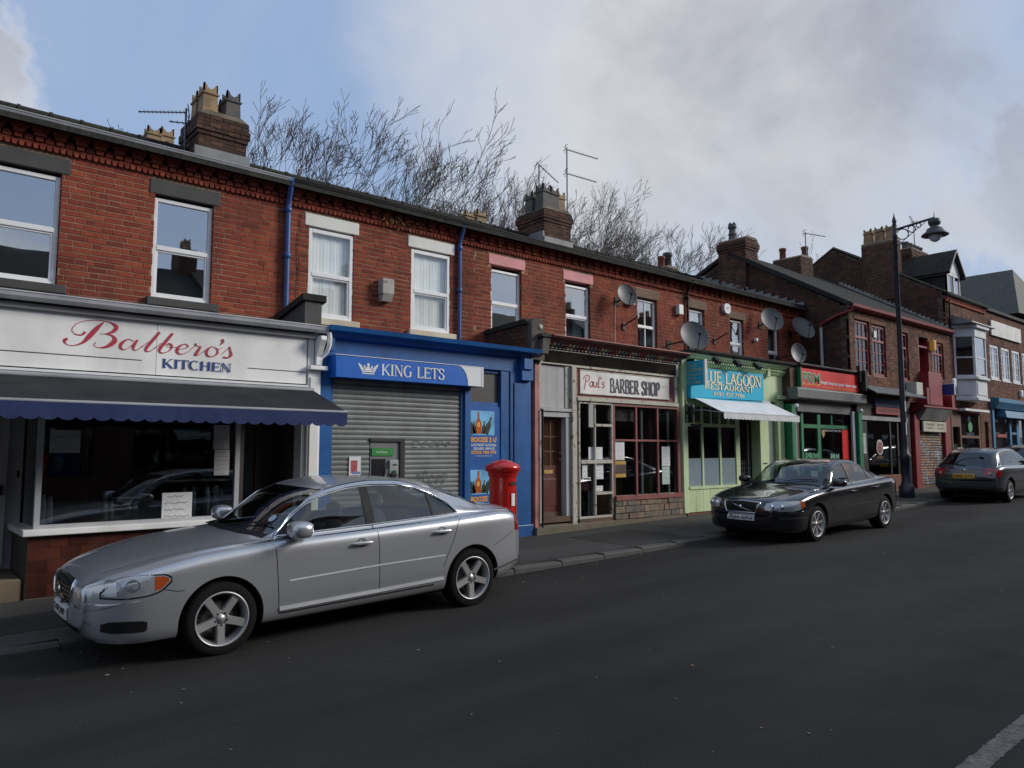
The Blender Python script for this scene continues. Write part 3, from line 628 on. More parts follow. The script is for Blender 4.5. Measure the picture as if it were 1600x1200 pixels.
part('flashing', LEAD, b1, (4.42, 5.47, 14.28, 14.34, 7.35, 7.58))
stack(b1, 4.25, 4.95, 17.1, 17.8, 7.0, 8.35, [(4.47, 17.4, 8.4, .55, POT_B), (4.75, 17.4, 8.4, .6, POT_B)])
# lean-to roof over the shop and white fascia
hprof(-1.7, 4.93, [(10.12, 3.6), (11.5, 3.86), (11.5, 3.78), (10.2, 3.52)], 'lean_to_roof', FELT, b1)
gutter(b1, -1.7, 5.1, mat('weathered white gutter', (.45, .46, .49), .4, var=.12, dirt=.5, dcol=(.16, .16, .17), streak=True), z=3.645, y=10.1, r=.07, h=.08, name='fascia_gutter')
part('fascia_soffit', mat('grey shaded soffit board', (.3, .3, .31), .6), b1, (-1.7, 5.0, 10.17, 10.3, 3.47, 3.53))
part('fascia_panel', WHITE, b1, (-1.7, 2.787, 10.232, 10.3, 2.795, 3.47)); part('fascia_panel', WHITE, b1, (2.793, 4.85, 10.232, 10.3, 2.795, 3.47))
part('fascia_backing', DARKROOM, b1, (-1.7, 4.85, 10.26, 10.29, 2.79, 3.46)); part('fascia_trim', UPVC, b1, (-1.7, 4.86, 10.19, 10.29, 2.745, 2.775))
for a, c in ((-1.7, 2.62), (3.98, 4.83)): part('fascia_line', INK, b1, (a, c, 10.2285, 10.231, 2.962, 2.972))
ftxt = mat('crimson sign lettering', (.42, .028, .05), .5, var=.06); fblu = mat('navy sign lettering', (.012, .045, .22), .5, var=.06)
script_text("Balbero's", SCRIPT, 1.76, 3.78, 3.085, .142, 10.226, ftxt, b1, wk=1.25); serif_text('KITCHEN', 2.86, 3.76, 2.89, 3.01, 10.224, fblu, b1, thick=.17, swid=.26, slab=.05)
# tidy: white pilaster with console bracket
part('pilaster', WHITE, b1, (4.87, 5.07, 10.21, 10.4, .1, 3.0), (4.9, 5.04, 10.19, 10.21, .3, 2.9), bevel=.006)
part('pilaster_cap', WHITE, b1, (4.86, 5.14, 10.12, 10.4, 3.005, 3.065), bevel=.008)
part('pilaster_neck', WHITE, b1, (4.87, 4.96, 10.23, 10.4, 3.07, 3.5)); MB().prism([(10.24, 3.07), (10.16, 3.08), (10.17, 3.2), (10.08, 3.36), (10.02, 3.44), (10.03, 3.5), (10.24, 3.5)], 'x', 4.975, 5.06).obj('console_bracket', WHITE, b1, bevel=.008)
MB().tube([(5.12, 10.08, 3.57), (5.14, 10.09, 3.5), (5.14, 10.1, 3.38), (5.12, 10.14, 3.28), (5.06, 10.2, 3.2), (5.05, 10.22, 3.08)], .035, 10).obj('overflow_pipe', WHITE, b1)
# window, sill, stall riser
post = mat('grey painted post', (.42, .43, .45), .45, var=.08, dirt=.3)
wf = part('shop_window', post, b1, (1.54, 1.6, 10.2, 10.28, .93, 2.76), (3.84, 3.9, 10.2, 10.28, .93, 2.76), (1.6, 3.84, 10.2, 10.28, 2.66, 2.76), (1.6, 3.84, 10.205, 10.275, .93, .97))
part('pane', GL_SHOP, wf, (1.6, 3.84, 10.235, 10.242, .97, 2.66)); part('side_pane', GL_SHOP, wf, (1.565, 1.572, 10.28, 11.2, .95, 2.66), (3.868, 3.874, 10.28, 11.2, .95, 2.66))
part('window_sill', WHITE, b1, (1.42, 3.94, 10.08, 10.3, .855, .93), (1.42, 1.6, 10.3, 11.25, .855, .93), bevel=.012)
TILE = [mat('oxblood glazed tile %s' % n, c, .28, var=.2, scale=7, spec=.5) for n, c in (('dark', (.045, .014, .012)), ('mid', (.062, .018, .013)), ('warm', (.085, .025, .015)))]
part('stall_riser', mat('tile grout', (.15, .12, .10), .9), b1, (1.485, 3.93, 10.172, 10.3, -.1, .855), (1.485, 1.6, 10.3, 11.25, -.1, .855))
th = .139; zt = .852
for r in range(5):
    x = 1.49; k = 0
    while x < 3.92:
        w = (.2 if not (k == 0 and r % 2) else .33); x1 = min(x + w, 3.925); part('tile', random.choice(TILE), b1, (x + .003, x1 - .003, 10.164 + random.uniform(-.0015, .0015), 10.18, max(zt - (r + 1) * th, .05) + .003, zt - r * th - .003)); x = x1; k += 1
part('return_panel', mat('dull brown board', (.075, .06, .052), .7, var=.2), b1, (1.474, 1.484, 10.19, 11.24, -.1, .85))
# left doorway (recessed), step
DOORW = mat('off white door', (.5, .5, .5), .5, var=.06, dirt=.35, dcol=(.2, .19, .18), streak=True)
part('doorway_lining', DOORW, b1, (.2, 1.55, 11.27, 11.33, .1, 2.75)); dr = part('side_door', DOORW, b1, (.32, 1.38, 11.2, 11.26, .42, 2.45), bevel=.004)
for a, c, e, f in ((.42, .8, 1.5, 2.3), (.9, 1.28, 1.5, 2.3), (.42, .8, .55, 1.35), (.9, 1.28, .55, 1.35)): part('door_panel', DOORW, dr, (a, c, 11.188, 11.2, e, f), bevel=.005)
part('door_handle', INK, dr, (1.3, 1.34, 11.16, 11.2, 1.28, 1.4)); part('door_bell', INK, b1, (1.46, 1.485, 11.0, 11.04, 1.5, 1.58))
part('door_step', mat('worn sandstone step', (.2, .155, .10), .9, var=.3, bump=.4, dirt=.7, dscale=3), b1, (-.3, 1.46, 10.2, 11.25, -.1, .38), bevel=.02)
part('left_pier', WHITE, b1, (-.45, -.2, 10.21, 10.4, .05, 2.79)); wl = part('shop_window', post, b1, (-1.66, -.5, 10.2, 10.28, .93, 1.0), (-1.66, -.5, 10.2, 10.28, 2.7, 2.76)); part('pane', GL_SHOP, wl, (-1.66, -.5, 10.236, 10.243, 1.0, 2.7)); part('left_stall_riser', TILE[0], b1, (-1.7, -.46, 10.18, 10.3, .0, .92))
# right doorway (recessed, dark)
part('doorway_frame', mat('dark brown frame', (.035, .03, .027), .5), b1, (3.93, 4.0, 10.32, 10.4, .2, 2.7), (4.42, 4.5, 10.95, 11.02, .2, 2.7), (4.0, 4.85, 11.06, 11.1, .2, 2.75)); part('shop_door', mat('dark glazed door', (.02, .02, .02), .3), b1, (3.95, 4.42, 10.98, 11.04, .25, 2.6), bevel=.01)
part('door_reveal', WHITE, b1, (4.81, 4.865, 10.26, 10.5, .2, 2.72))
# shop interior behind the glass
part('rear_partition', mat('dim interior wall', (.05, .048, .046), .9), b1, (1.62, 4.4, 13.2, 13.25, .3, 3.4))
for a in (1.9, 2.5, 3.0, 3.45): part('menu_board', mat('grey menu board', (.12, .12, .125), .7), b1, (a, a + .3, 13.16, 13.2, 1.9, 2.55))
part('counter', mat('serving counter', (.10, .105, .11), .4), b1, (1.8, 3.8, 11.6, 12.1, .3, 1.12)); part('window_shelf', mat('pale shelf', (.45, .47, .48), .4), b1, (3.05, 3.83, 10.42, 10.62, 1.42, 1.44), (2.45, 2.8, 10.5, 10.68, 1.22, 1.24))
jars = mat('glass jar', (.35, .40, .42), .2, var=.2)
for i, (a, h) in enumerate(((1.68, .36), (1.75, .34), (2.35, .26), (2.42, .26), (2.62, .22), (2.7, .22), (3.3, .4), (3.42, .4), (3.6, .4), (3.72, .42))):
    tag(MB().lathe([(.0, 0), (.035, .002), (.04, h * .3), (.035, h * .8), (.022, h * .88), (.022, h), (0, h)], (a, 10.55, .94), 14).obj('jar', jars), 'grey glass jar or canister on the ledge inside the tiled shop window', 'jar', 'jars inside the tiled shop window')
def notice(label, x0, x1, z0, z1, y, lines=3, m_=PAPER, w=.004):
    o = thing('paper_notice', label, 'notice', ((x0 + x1) / 2, y, z0)); part('sheet', m_, o, (x0, x1, y, y + .003, z0, z1)); scribble(o, x0, x1, z0, z1, y - .002, INK, lines, w=w); return o
notice('plain grey sheet stuck at the upper left of the tiled shop window', 1.66, 1.98, 1.8, 2.07, 10.228, 2, mat('grey notice', (.34, .35, .36), .7, var=.1))
notice('large handwritten white notice standing on the sill of the tiled shop window', 2.93, 3.3, .955, 1.29, 10.225, 4, w=.005)
notice('upper of two pale menus at the right edge of the tiled shop window', 3.55, 3.76, 1.85, 2.17, 10.228, 6, mat('pale menu', (.42, .42, .42), .7, var=.1), w=.003)
notice('lower of two pale menus at the right edge of the tiled shop window', 3.57, 3.77, 1.5, 1.84, 10.2285, 6, mat('pale menu', (.42, .42, .42), .7, var=.1), w=.003)
# awning
def awning(name, label, x0, x1, yb, zb, yf, zf, vh, fab, val, frame, n, sag=.0, slant=.0):
    o = thing(name, label, 'awning', ((x0 + x1) / 2, yb, zb)); t = .012; xa, xb = x0 + slant, x1 + slant
    c = MB(); rows = []
    for i in range(9):
        s = i / 8; yy = yb + (yf - yb) * s; zz = zb + (zf - zb) * s - sag * sin(pi * s); rows.append([(x0 + slant * s, yy, zz), (x0 + slant * s + (x1 - x0) * .5, yy, zz - .006), (x1 + slant * s, yy, zz)])
    c.grid(rows); c.grid([[(p[0], p[1], p[2] - t) for p in r][::-1] for r in rows]); c.obj('canopy', fab, o, fix=False)
    v = MB(); k = n * 8; top = []; bot = []
    for i in range(k + 1):
        u = i / k; ph = (u * n) % 1; x = xa + (xb - xa) * u; d = .38 + .62 * abs(sin(pi * ph)) ** .7; top.append((x, yf - .006, zf + .002)); bot.append((x, yf - .008 + .006 * sin(u * 40), zf - vh * (.82 + .18 * abs(sin(pi * ph)) ** .6)))
    v.grid([top, bot], smooth=False); v.grid([[(a, c_ + .004, d) for a, c_, d in bot], [(a, c_ + .004, d) for a, c_, d in top]], smooth=False); v.obj('valance', val, o, fix=False)
    MB().tube([(xa, yf + .01, zf), (xb, yf + .01, zf)], .02, 8).obj('front_bar', frame, o)
    MB().tube([(x0, yb, zb), (x1, yb, zb)], .035, 10).obj('roller', frame, o)
    for xx in (xa + .02, xb - .02): MB().tube([(xx, yf + .02, zf - .005), (xx, (yf + yb) / 2 + .1, (zf + zb) / 2 - .12), (xx, yb + .02, zb - .3)], .014, 8).obj('folding_arm', frame, o)
    return o
aw_g = mat('charcoal awning canvas', (.024, .025, .029), .9, var=.2, dirt=.3, dcol=(.06, .06, .06), spec=.15); aw_b = mat('navy awning canvas', (.008, .019, .085), .8, var=.15)
awning('awning', 'wide charcoal shop awning with navy scalloped valance over the tiled window', -1.5, 4.93, 10.16, 2.7, 9.13, 2.345, .195, aw_g, aw_b, GREYG, 38)
# parapet between shops 1 and 2
pw = MB(); pw.prism([(10.5, 3.5), (10.5, 4.13), (11.5, 3.93), (11.5, 3.5)], 'x', 4.93, 5.2); part_o = tag(pw.obj('parapet', RENDER_G), 'grey rendered parapet with dark sloping coping beside the white fascia', 'parapet')
MB().prism([(10.46, 4.09), (10.46, 4.19), (11.49, 3.99), (11.49, 3.89)], 'x', 4.88, 5.26).obj('coping', mat('mossy dark coping', (.022, .022, .02), .95, var=.3, bump=.6), part_o)

# ===== shop 2: blue lettings office =====
X2, X3 = XB, 8.95
b2 = house('terraced brick shop with royal blue front, closed steel shutter and cash machine', X2, X3 + .35)
shell(b2, X2, X3); cornice(b2, X2, X3)
wins2 = [(5.44, 6.27, 4.04, 5.57), (7.46, 8.34, 4.04, 5.57)]
uwall(b2, X2, X3, wins2, [STONE_W] * 2, CREAM, single=300)
for w in wins2: window(b2, w[0], w[1], w[2], w[3] - .03, UY + .012, tz=4.77, fw=.065, inside='net', glass=GL_NET)
gutter(b2, 5.05, X3, BLACKP, z=6.215, y=11.29, r=.07)
hprof(X2 + .15, 9.3, [(10.03, 3.68), (11.5, 3.84), (11.5, 3.76), (10.1, 3.6)], 'lean_to_roof', FELT, b2)
hprof(5.1, 9.34, [(10.25, 3.5), (10.16, 3.52), (10.12, 3.57), (10.0, 3.6), (9.98, 3.67), (10.25, 3.67)], 'cornice', BLUE, b2)
part('frieze', BLUE, b2, (5.1, 9.3, 10.24, 10.4, 3.26, 3.5)); part('pilaster', BLUE, b2, (5.09, 5.25, 10.24, 10.5, .15, 3.26)); part('mullion', BLUE, b2, (7.76, 7.88, 10.235, 10.5, .2, 3.26))
part('pilaster', BLUE, b2, (8.78, 9.28, 10.24, 10.5, .25, 3.26), (8.86, 9.2, 10.222, 10.24, .5, 3.05), bevel=.006); part('pilaster_capital', BLUE, b2, (8.98, 9.26, 10.15, 10.24, 3.1, 3.5), (9.0, 9.22, 10.11, 10.15, 3.3, 3.5), bevel=.01)
part('pilaster_base', BLUE, b2, (8.76, 9.3, 10.2, 10.238, .25, .5), bevel=.01); part('console_bracket', BLUE, b2, (5.14, 5.24, 10.12, 10.24, 3.3, 3.5), bevel=.01)
part('backing_wall', DARKROOM, b2, (5.26, 7.75, 10.42, 10.5, .1, 3.3), (7.88, 8.78, 10.46, 10.5, .1, 3.3))
sg = thing('shop_sign', 'blue sign box with a white crown and KING LETS lettering above the steel shutter', 'sign', (6.6, 10.05, 2.93))
SB = mat('sign blue vinyl', (.010, .12, .50), .35, var=.04); SWH = mat('sign white vinyl', (.72, .73, .74), .35, var=.03)
part('sign_box', SB, sg, (5.22, 7.97, 10.03, 10.26, 2.915, 3.245)); MB().prism([(5.2, 10.245), (5.03 + .19, 10.03), (5.22, 10.25)], 'z', 2.915, 3.245).obj('side_panel', SB, sg)
cv = [(7.97, 2.917), (7.66, 2.917)] + [(7.66 - .22 * (1 - cos(radians(a))), 2.917 + .326 * sin(radians(a))) for a in (18, 36, 54, 72, 90)] + [(7.97, 3.243)]
MB().prism([(a, c) for a, c in cv], 'y', 10.024, 10.03).obj('white_end', SWH, sg); part('edge_trim', SWH, sg, (7.95, 7.985, 10.018, 10.03, 2.91, 3.25), (5.2, 7.95, 10.02, 10.03, 3.243, 3.252))
serif_text('KING LETS', 5.98, 7.17, 2.985, 3.16, 10.026, SWH, sg, thick=.15, thin=.08, slab=.045, swid=.24)
cr = MB(); X = lambda u: 5.58 + u * .35; Z = lambda w: 2.985 + w * .165
for poly in ([(.2, 0), (.8, 0), (.8, .1), (.2, .1)], [(.2, .18), (.8, .18), (.84, .3), (.16, .3)], [(.16, .32), (.02, .82), (.0, 1), (.12, .86), (.3, .42), (.26, .32)], [(.84, .32), (.98, .82), (1, 1), (.88, .86), (.7, .42), (.74, .32)], [(.3, .32), (.4, .6), (.47, .72), (.42, .86), (.5, 1.06), (.58, .86), (.53, .72), (.6, .6), (.7, .32)], [(.24, .4), (.3, .66), (.24, .72), (.3, .8), (.37, .72), (.33, .45)], [(.76, .4), (.7, .66), (.76, .72), (.7, .8), (.63, .72), (.67, .45)]):
    cr.add([(X(a), 10.026, Z(c)) for a, c in poly], [tuple(range(len(poly)))])
cr.obj('crown_emblem', SWH, sg, fix=False)
# roller shutter slats around the cash machine
SHUT = mat('galvanised shutter', (.20, .215, .215), .5, metal=.12, var=.14, scale=2.5, dirt=.6, dcol=(.10, .10, .095), dscale=5)
shp = thing('roller_shutter', 'closed ribbed steel shutter with scrawled graffiti beneath the blue sign box', 'shutter', (6.5, 10.3, .3)); z = .3
def slat(parent, x0, x1, z, y, h, m_, name='slat'):
    pr = [(y + .007, z), (y + .002, z + h * .12), (y - .003, z + h * .35), (y - .004, z + h * .6), (y - .001, z + h * .85), (y + .009, z + h * .93), (y + .013, z + h), (y + .03, z + h), (y + .03, z)]
    return MB().prism(pr, 'x', x0, x1).obj(name, m_, parent)
while z < 2.92:
    if 1.2 < z + .04 < 2.02: slat(shp, 5.26, 5.95, z, 10.3, .077, SHUT); slat(shp, 6.6, 7.75, z, 10.3, .077, SHUT)
    else: slat(shp, 5.26, 7.75, z, 10.3, .077, SHUT)
    z += .077
part('guide_rail', BLUE, shp, (7.7, 7.758, 10.27, 10.29, .3, 2.9), (5.252, 5.3, 10.27, 10.29, .3, 2.9))
gp = mat('graffiti paint', (.05, .055, .06), .6)
def scrawl(x0, x1, z0, z1, seed):
    random.seed(seed); mb = MB(); n = 5
    for i in range(n):
        cx = x0 + (i + .5) * (x1 - x0) / n; r = (x1 - x0) / n * .55; h = (z1 - z0) / 2; p = [(cx + r * cos(t) * random.uniform(.5, 1), (z0 + z1) / 2 + h * sin(t * random.choice((1, 1.3))) * random.uniform(.4, 1), .011) for t in [k * 1.0 for k in range(6)]]; ribbon(mb, smooth_pts(p, 5), 10.287)
    mb.obj('graffiti', gp, shp, fix=False); random.seed(seed + 3)
scrawl(6.73, 7.52, 1.87, 2.0, 5); scrawl(6.8, 7.45, 1.22, 1.5, 8)
fl = thing('flyer', 'small red and white flyer pasted on the shutter left of the cash machine', 'poster', (5.7, 10.285, 1.46)); part('sheet', PAPER, fl, (5.6, 5.8, 10.283, 10.288, 1.46, 1.74)); part('picture', mat('flyer red print', (.4, .07, .09), .6, var=.5, scale=30), fl, (5.63, 5.74, 10.281, 10.283, 1.49, 1.68)); part('picture', mat('flyer blue print', (.12, .2, .4), .6, var=.5, scale=40), fl, (5.66, 5.79, 10.28, 10.2815, 1.475, 1.51))
atm = thing('cash_machine', 'grey cash machine with green header set in the steel shutter', 'cash machine', (6.27, 10.28, .9))
AG = mat('cash machine grey', (.16, .165, .17), .4, var=.1); AD = mat('cash machine dark', (.03, .03, .032), .4)
part('surround', AG, atm, (5.97, 6.5, 10.3, 10.42, 1.2, 1.97)); part('side_shadow_gap', AD, atm, (6.5, 6.58, 10.27, 10.4, 1.2, 2.02), (5.955, 6.5, 10.27, 10.4, 1.97, 2.02)); part('header', mat('cash machine green', (.03, .22, .045), .4, var=.06), atm, (5.99, 6.38, 10.285, 10.3, 1.75, 1.87))
part('screen', mat('dark screen', (.02, .024, .028), .15), atm, (6.0, 6.24, 10.29, 10.3, 1.42, 1.7)); part('fascia_panel', mat('cash machine pale', (.34, .35, .36), .35), atm, (6.3, 6.46, 10.26, 10.3, 1.3, 1.68), bevel=.008); part('card_slot', mat('card slot green', (.02, .12, .05), .3), atm, (6.34, 6.42, 10.25, 10.26, 1.48, 1.52), (6.36, 6.43, 10.25, 10.26, 1.6, 1.62))
for i in range(5): part('key', mat('steel key', (.55, .56, .56), .25, metal=.7), atm, (6.21 + .006 * i, 6.245 + .006 * i, 10.265, 10.29, 1.4 + i * .028, 1.42 + i * .028))
part('shelf', AG, atm, (5.98, 6.46, 10.2, 10.3, 1.26, 1.3), bevel=.01); scribble(atm, 6.02, 6.34, 1.78, 1.85, 10.283, SWH, 1, 'header_print', .008)
# door with posters
part('fanlight_frame', BLUE, b2, (7.88, 8.66, 10.3, 10.4, 2.6, 2.68), (8.58, 8.78, 10.26, 10.4, .3, 3.26), (7.88, 8.58, 10.3, 10.4, 3.2, 3.26)); part('fanlight', mat('dark fanlight board', (.045, .045, .045), .5), b2, (7.88, 8.58, 10.33, 10.35, 2.68, 3.2))
DB = mat('bright blue door', (.02, .11, .38), .35, var=.08, dirt=.3, dcol=(.01, .05, .2)); part('shop_door', DB, b2, (7.88, 8.58, 10.28, 10.33, .35, 2.6))
SKYP = mat('poster pale blue', (.14, .42, .70), .5, var=.35, scale=3); AMB = mat('poster amber glass', (.45, .10, .015), .3, var=.3, scale=20); DKB = mat('poster dark bottle', (.02, .03, .02), .4); ORG = mat('poster orange lettering', (.75, .33, .04), .5); PWH = mat('poster white lettering', (.75, .77, .8), .5)
def booze(label, z):
    o = thing('poster', label, 'poster', (8.16, 10.27, z)); y = 10.276; part('sheet', DB, o, (7.9, 8.56, y, y + .003, z - .85, z + .02))
    MB().add([(7.9, y - .0015, z - .42), (8.44, y - .0015, z - .42), (8.44, y - .0015, z), (7.9, y - .0015, z)], [(0, 1, 2, 3)]).obj('picture', SKYP, o, fix=False)
    bt = [(-.05, 0), (.05, 0), (.052, .2), (.018, .27), (.016, .38), (-.016, .38), (-.018, .27), (-.052, .2)]
    for cx, ang, sc, m_ in ((8.08, 0, 1.0, AMB), (7.97, .35, .8, DKB), (8.24, -.4, .85, DKB), (8.18, -.15, .6, DKB), (8.0, .1, .55, DKB)):
        q = []
        for a, c in bt: a2, c2 = a * sc * 1.25, c * sc; q.append((cx - (c2 * sin(ang)) + a2 * cos(ang), y - .003, z - .4 + c2 * cos(ang) + a2 * sin(ang)))
        MB().add(q, [tuple(range(8))]).obj('bottle_print', m_, o, fix=False)
    MB().add([(8.05, y - .004, z - .28), (8.11, y - .004, z - .28), (8.11, y - .004, z - .2), (8.05, y - .004, z - .2)], [(0, 1, 2, 3)]).obj('bottle_label', ORG, o, fix=False)
    text('BOOZE 2 U', 7.92, 8.48, z - .545, z - .455, y - .003, ORG, o, bold=.05); text('LATE NIGHT ALCOHOL', 7.92, 8.48, z - .615, z - .57, y - .003, PWH, o, bold=.02); text('DELIVERY SERVICE', 7.97, 8.44, z - .675, z - .635, y - .003, PWH, o, bold=.02); text('07553 784 774', 7.92, 8.48, z - .75, z - .69, y - .003, ORG, o, bold=.04); text('www.booze2uonline.co.uk', 8.02, 8.38, z - .79, z - .768, y - .003, PWH, o)
    return o
booze('upper BOOZE 2 U poster of bottles on the bright blue door', 2.52); booze('lower BOOZE 2 U poster of bottles on the bright blue door behind the pillar box', 1.5)
downpipe('thick blue drainpipe between the white fascia shop and the blue shop', 5.04, UY - .06, 6.16, 4.0, BLUEP, group='blue drainpipes on the brick wall', r=.045)
downpipe('thinner blue drainpipe between the blue shop and the barber shop', 8.53, UY - .05, 6.15, 3.85, BLUEP, group='blue drainpipes on the brick wall', r=.036)
hb = thing('extractor_vent', 'grey box shaped vent on the brick wall between two white framed windows', 'vent', (6.88, UY, 4.5)); part('housing', mat('grey vent plastic', (.36, .35, .33), .6, dirt=.4), hb, (6.76, 7.0, UY - .17, UY - .003, 4.58, 4.86), bevel=.015); MB().prism([(UY - .17, 4.58), (UY - .12, 4.46), (UY - .003, 4.46), (UY - .003, 4.58)], 'x', 6.78, 6.98).obj('outlet', mat('grey vent plastic', (.36, .35, .33), .6, dirt=.4), hb); part('badge', mat('faded badge', (.2, .2, .2), .6), hb, (6.78, 6.86, UY - .176, UY - .17, 4.78, 4.82))
# vegetation growing out of the cornice
vg = MB(); random.seed(3)
for i in range(90):
    x = 7.05 + random.gauss(0, .22); z = 6.02 + random.gauss(-.04, .1); l = random.uniform(.04, .12); a = random.uniform(0, 6.3); w = .014; e = (x + cos(a) * l, UY - .12 - random.random() * .08, z + sin(a) * l * .8 - .02)
    vg.add([(x - w, UY - .1, z), (x + w, UY - .1, z), e], [(0, 1, 2)])
tag(stuff(vg.obj('weed', mat('dry yellow weed', (.22, .13, .03), .8, var=.5, scale=20), fix=False)), 'yellowing weeds sprouting from the brick cornice above the vent', 'weeds')
# ===== shop 3: barber =====
X3, X4 = 8.95, 13.2
b3 = house('terraced brick shop with weathered pink and cream barber shop front and pink lintels', X3, X4 + .5)
shell(b3, X3, X4); cornice(b3, X3, X4)
wins3 = [(9.36, 10.16, 3.9, 5.56), (11.45, 12.22, 3.9, 5.56)]
uwall(b3, X3, X4, wins3, [STONE_P] * 2, None, single=300)
window(b3, 9.36, 10.16, 3.9, 5.48, UY + .06, tz=4.8, fw=.05, board=False); window(b3, 11.45, 12.22, 3.9, 5.48, UY + .06, tz=4.79, fw=.05, inside='drape', board=False)
gutter(b3, X3, X4, BLACKP, z=6.2, y=11.3)
hprof(9.35, 13.85, [(10.0, 3.98), (11.5, 4.0), (11.5, 3.85), (10.0, 3.93)], 'lean_to_roof', FELT, b3)
PINKR = mat('faded oxide red paint', (.22, .050, .046), .6, var=.18, dirt=.5, dcol=(.10, .04, .035), dscale=5, peel=((.30, .24, .2), 9, .66))
PINK = mat('faded pink paint', (.42, .17, .16), .65, var=.15, dirt=.6, dcol=(.12, .05, .04), dscale=4)
PEELW = mat('peeling cream paint', (.46, .44, .38), .65, var=.1, dirt=.35, dscale=3, dcol=(.12, .09, .06), peel=((.17, .115, .07), 12, .60))
GREYW = mat('weathered grey white paint', (.40, .40, .40), .6, var=.08, dirt=.5, dcol=(.14, .13, .12), streak=True, dscale=4)
BRDB = mat('bare black sign board', (.010, .009, .008), .8, spec=.04, var=.5, scale=4, dirt=.25, dcol=(.06, .045, .03))
hprof(9.62, 13.82, [(10.22, 3.868), (10.12, 3.87), (10.10, 3.89), (10.06, 3.90), (10.05, 3.925), (9.99, 3.94), (9.96, 3.97), (9.97, 3.99), (10.25, 3.99)], 'cornice', PINKR, b3)
part('frieze_board', BRDB, b3, (9.56, 13.62, 10.235, 10.3, 3.49, 3.73)); text('C   GREY   S', 11.3, 13.0, 3.54, 3.68, 10.23, mat('ghost lettering', (.017, .008, .006), .8, spec=.03), b3)
part('frieze_trim', PEELW, b3, (9.5, 9.56, 10.22, 10.3, 3.46, 3.76), (13.62, 13.7, 10.22, 10.3, 3.46, 3.76), (9.56, 13.62, 10.22, 10.3, 3.465, 3.49), (9.56, 13.62, 10.225, 10.3, 3.73, 3.75))
CORC = [mat('corbel %s paint' % n, c, .6, var=.25, scale=12, dirt=.5, dscale=7) for n, c in (('oxide', (.26, .06, .065)), ('grey blue', (.13, .15, .18)), ('straw', (.36, .31, .19)))]
for i in range(40):
    x = 9.66 + i * .102; MB().prism([(10.235, 3.755), (10.19, 3.765), (10.2, 3.795), (10.14, 3.82), (10.11, 3.866), (10.235, 3.866)], 'x', x, x + .062).obj('corbel', CORC[(i * 2 + i // 3) % 3], b3)
part('shop_fascia', PINKR, b3, (10.44, 13.52, 10.23, 10.3, 2.885, 3.46)); part('fascia_moulding', PEELW, b3, (10.44, 13.6, 10.2, 10.3, 3.465 - .02, 3.463), (13.53, 13.62, 10.2, 10.3, 2.86, 3.44), (10.44, 13.62, 10.17, 10.3, 2.80, 2.87), (10.44, 13.62, 10.2, 10.29, 2.874, 2.884))
ps = thing('shop_sign', "white barber board lettered Paul's BARBER SHOP in a faded red surround", 'sign', (11.9, 10.2, 2.95))
part('board', mat('aged white sign board', (.76, .75, .72), .5, var=.06, dirt=.45, dcol=(.26, .24, .21), dscale=2.2), ps, (10.55, 13.33, 10.205, 10.23, 2.95, 3.4)); script_text("Paul's", HAND, 10.63, 11.26, 3.085, .125, 10.201, mat('faded red script', (.48, .09, .10), .5), ps, wk=.17)
NAVY = mat('dark navy lettering', (.012, .014, .035), .5); serif_text('BARBER SHOP', 11.4, 13.0, 3.005, 3.29, 10.201, NAVY, ps, thick=.21, thin=.09, slab=.1, swid=.3)
for i in range(4): text('walk in', 13.06, 13.24, 3.2 - i * .0, 3.23, 10.201, mat('worn print', (.25, .2, .2), .6), ps) if i == 0 else None
part('frame_edge', PEELW, ps, (10.53, 13.35, 10.198, 10.23, 3.4, 3.415), (10.53, 13.35, 10.198, 10.23, 2.935, 2.95))
part('pilaster', PINK, b3, (9.34, 9.46, 10.2, 10.4, .3, 3.42), bevel=.008); part('pilaster_edge', PEELW, b3, (9.47, 9.51, 10.215, 10.4, .5, 3.46)); MB().tube([(9.5, 10.17, .3), (9.5, 10.17, 2.6)], .022, 8).obj('cable_pipe', BLACKP, b3)
part('overdoor_panel', GREYW, b3, (9.56, 10.18, 10.27, 10.3, 2.64, 3.44)); part('door_jamb', GREYW, b3, (9.52, 9.6, 10.24, 10.42, .6, 2.46), (10.18, 10.3, 10.24, 10.42, .55, 2.46), bevel=.008); part('door_head', GREYW, b3, (9.5, 10.33, 10.2, 10.42, 2.57, 2.63), (9.53, 10.3, 10.23, 10.42, 2.463, 2.567), bevel=.006)
parts('pilaster', PEELW, b3, (10.31, 10.43, 10.19, 10.35, .4, 3.46), (10.18, 10.3, 10.25, 10.35, 2.64, 3.46), bevel=.006)
MAR = mat('maroon door paint', (.10, .018, .014), .4, var=.2, dirt=.3); door = part('shop_door', MAR, b3, (9.62, 10.17, 10.37, 10.41, .68, 1.55), (9.62, 9.68, 10.37, 10.41, 1.55, 2.45), (10.11, 10.17, 10.37, 10.41, 1.55, 2.45), (9.68, 10.11, 10.37, 10.41, 2.38, 2.45), (9.88, 9.91, 10.375, 10.405, 1.55, 2.38), (9.68, 10.11, 10.376, 10.404, 1.8, 1.83), (9.68, 10.11, 10.376, 10.404, 2.08, 2.11))
part('pane', mat('amber obscured glass', (.05, .022, .010), .2, var=.3), door, (9.68, 10.11, 10.388, 10.396, 1.55, 2.38)); part('letter_plate', mat('brass', (.45, .30, .10), .35, metal=.6), door, (9.72, 9.94, 10.358, 10.37, 1.4, 1.47)); part('threshold', mat('brown step paint', (.09, .05, .03), .7, dirt=.4), b3, (9.52, 10.3, 10.22, 10.5, .5, .6)); part('door_panel', MAR, door, (9.7, 10.09, 10.362, 10.37, .8, 1.3), bevel=.008); part('kick_board', mat('brown step paint', (.09, .05, .03), .7), b3, (9.6, 10.18, 10.36, 10.42, .6, .68))
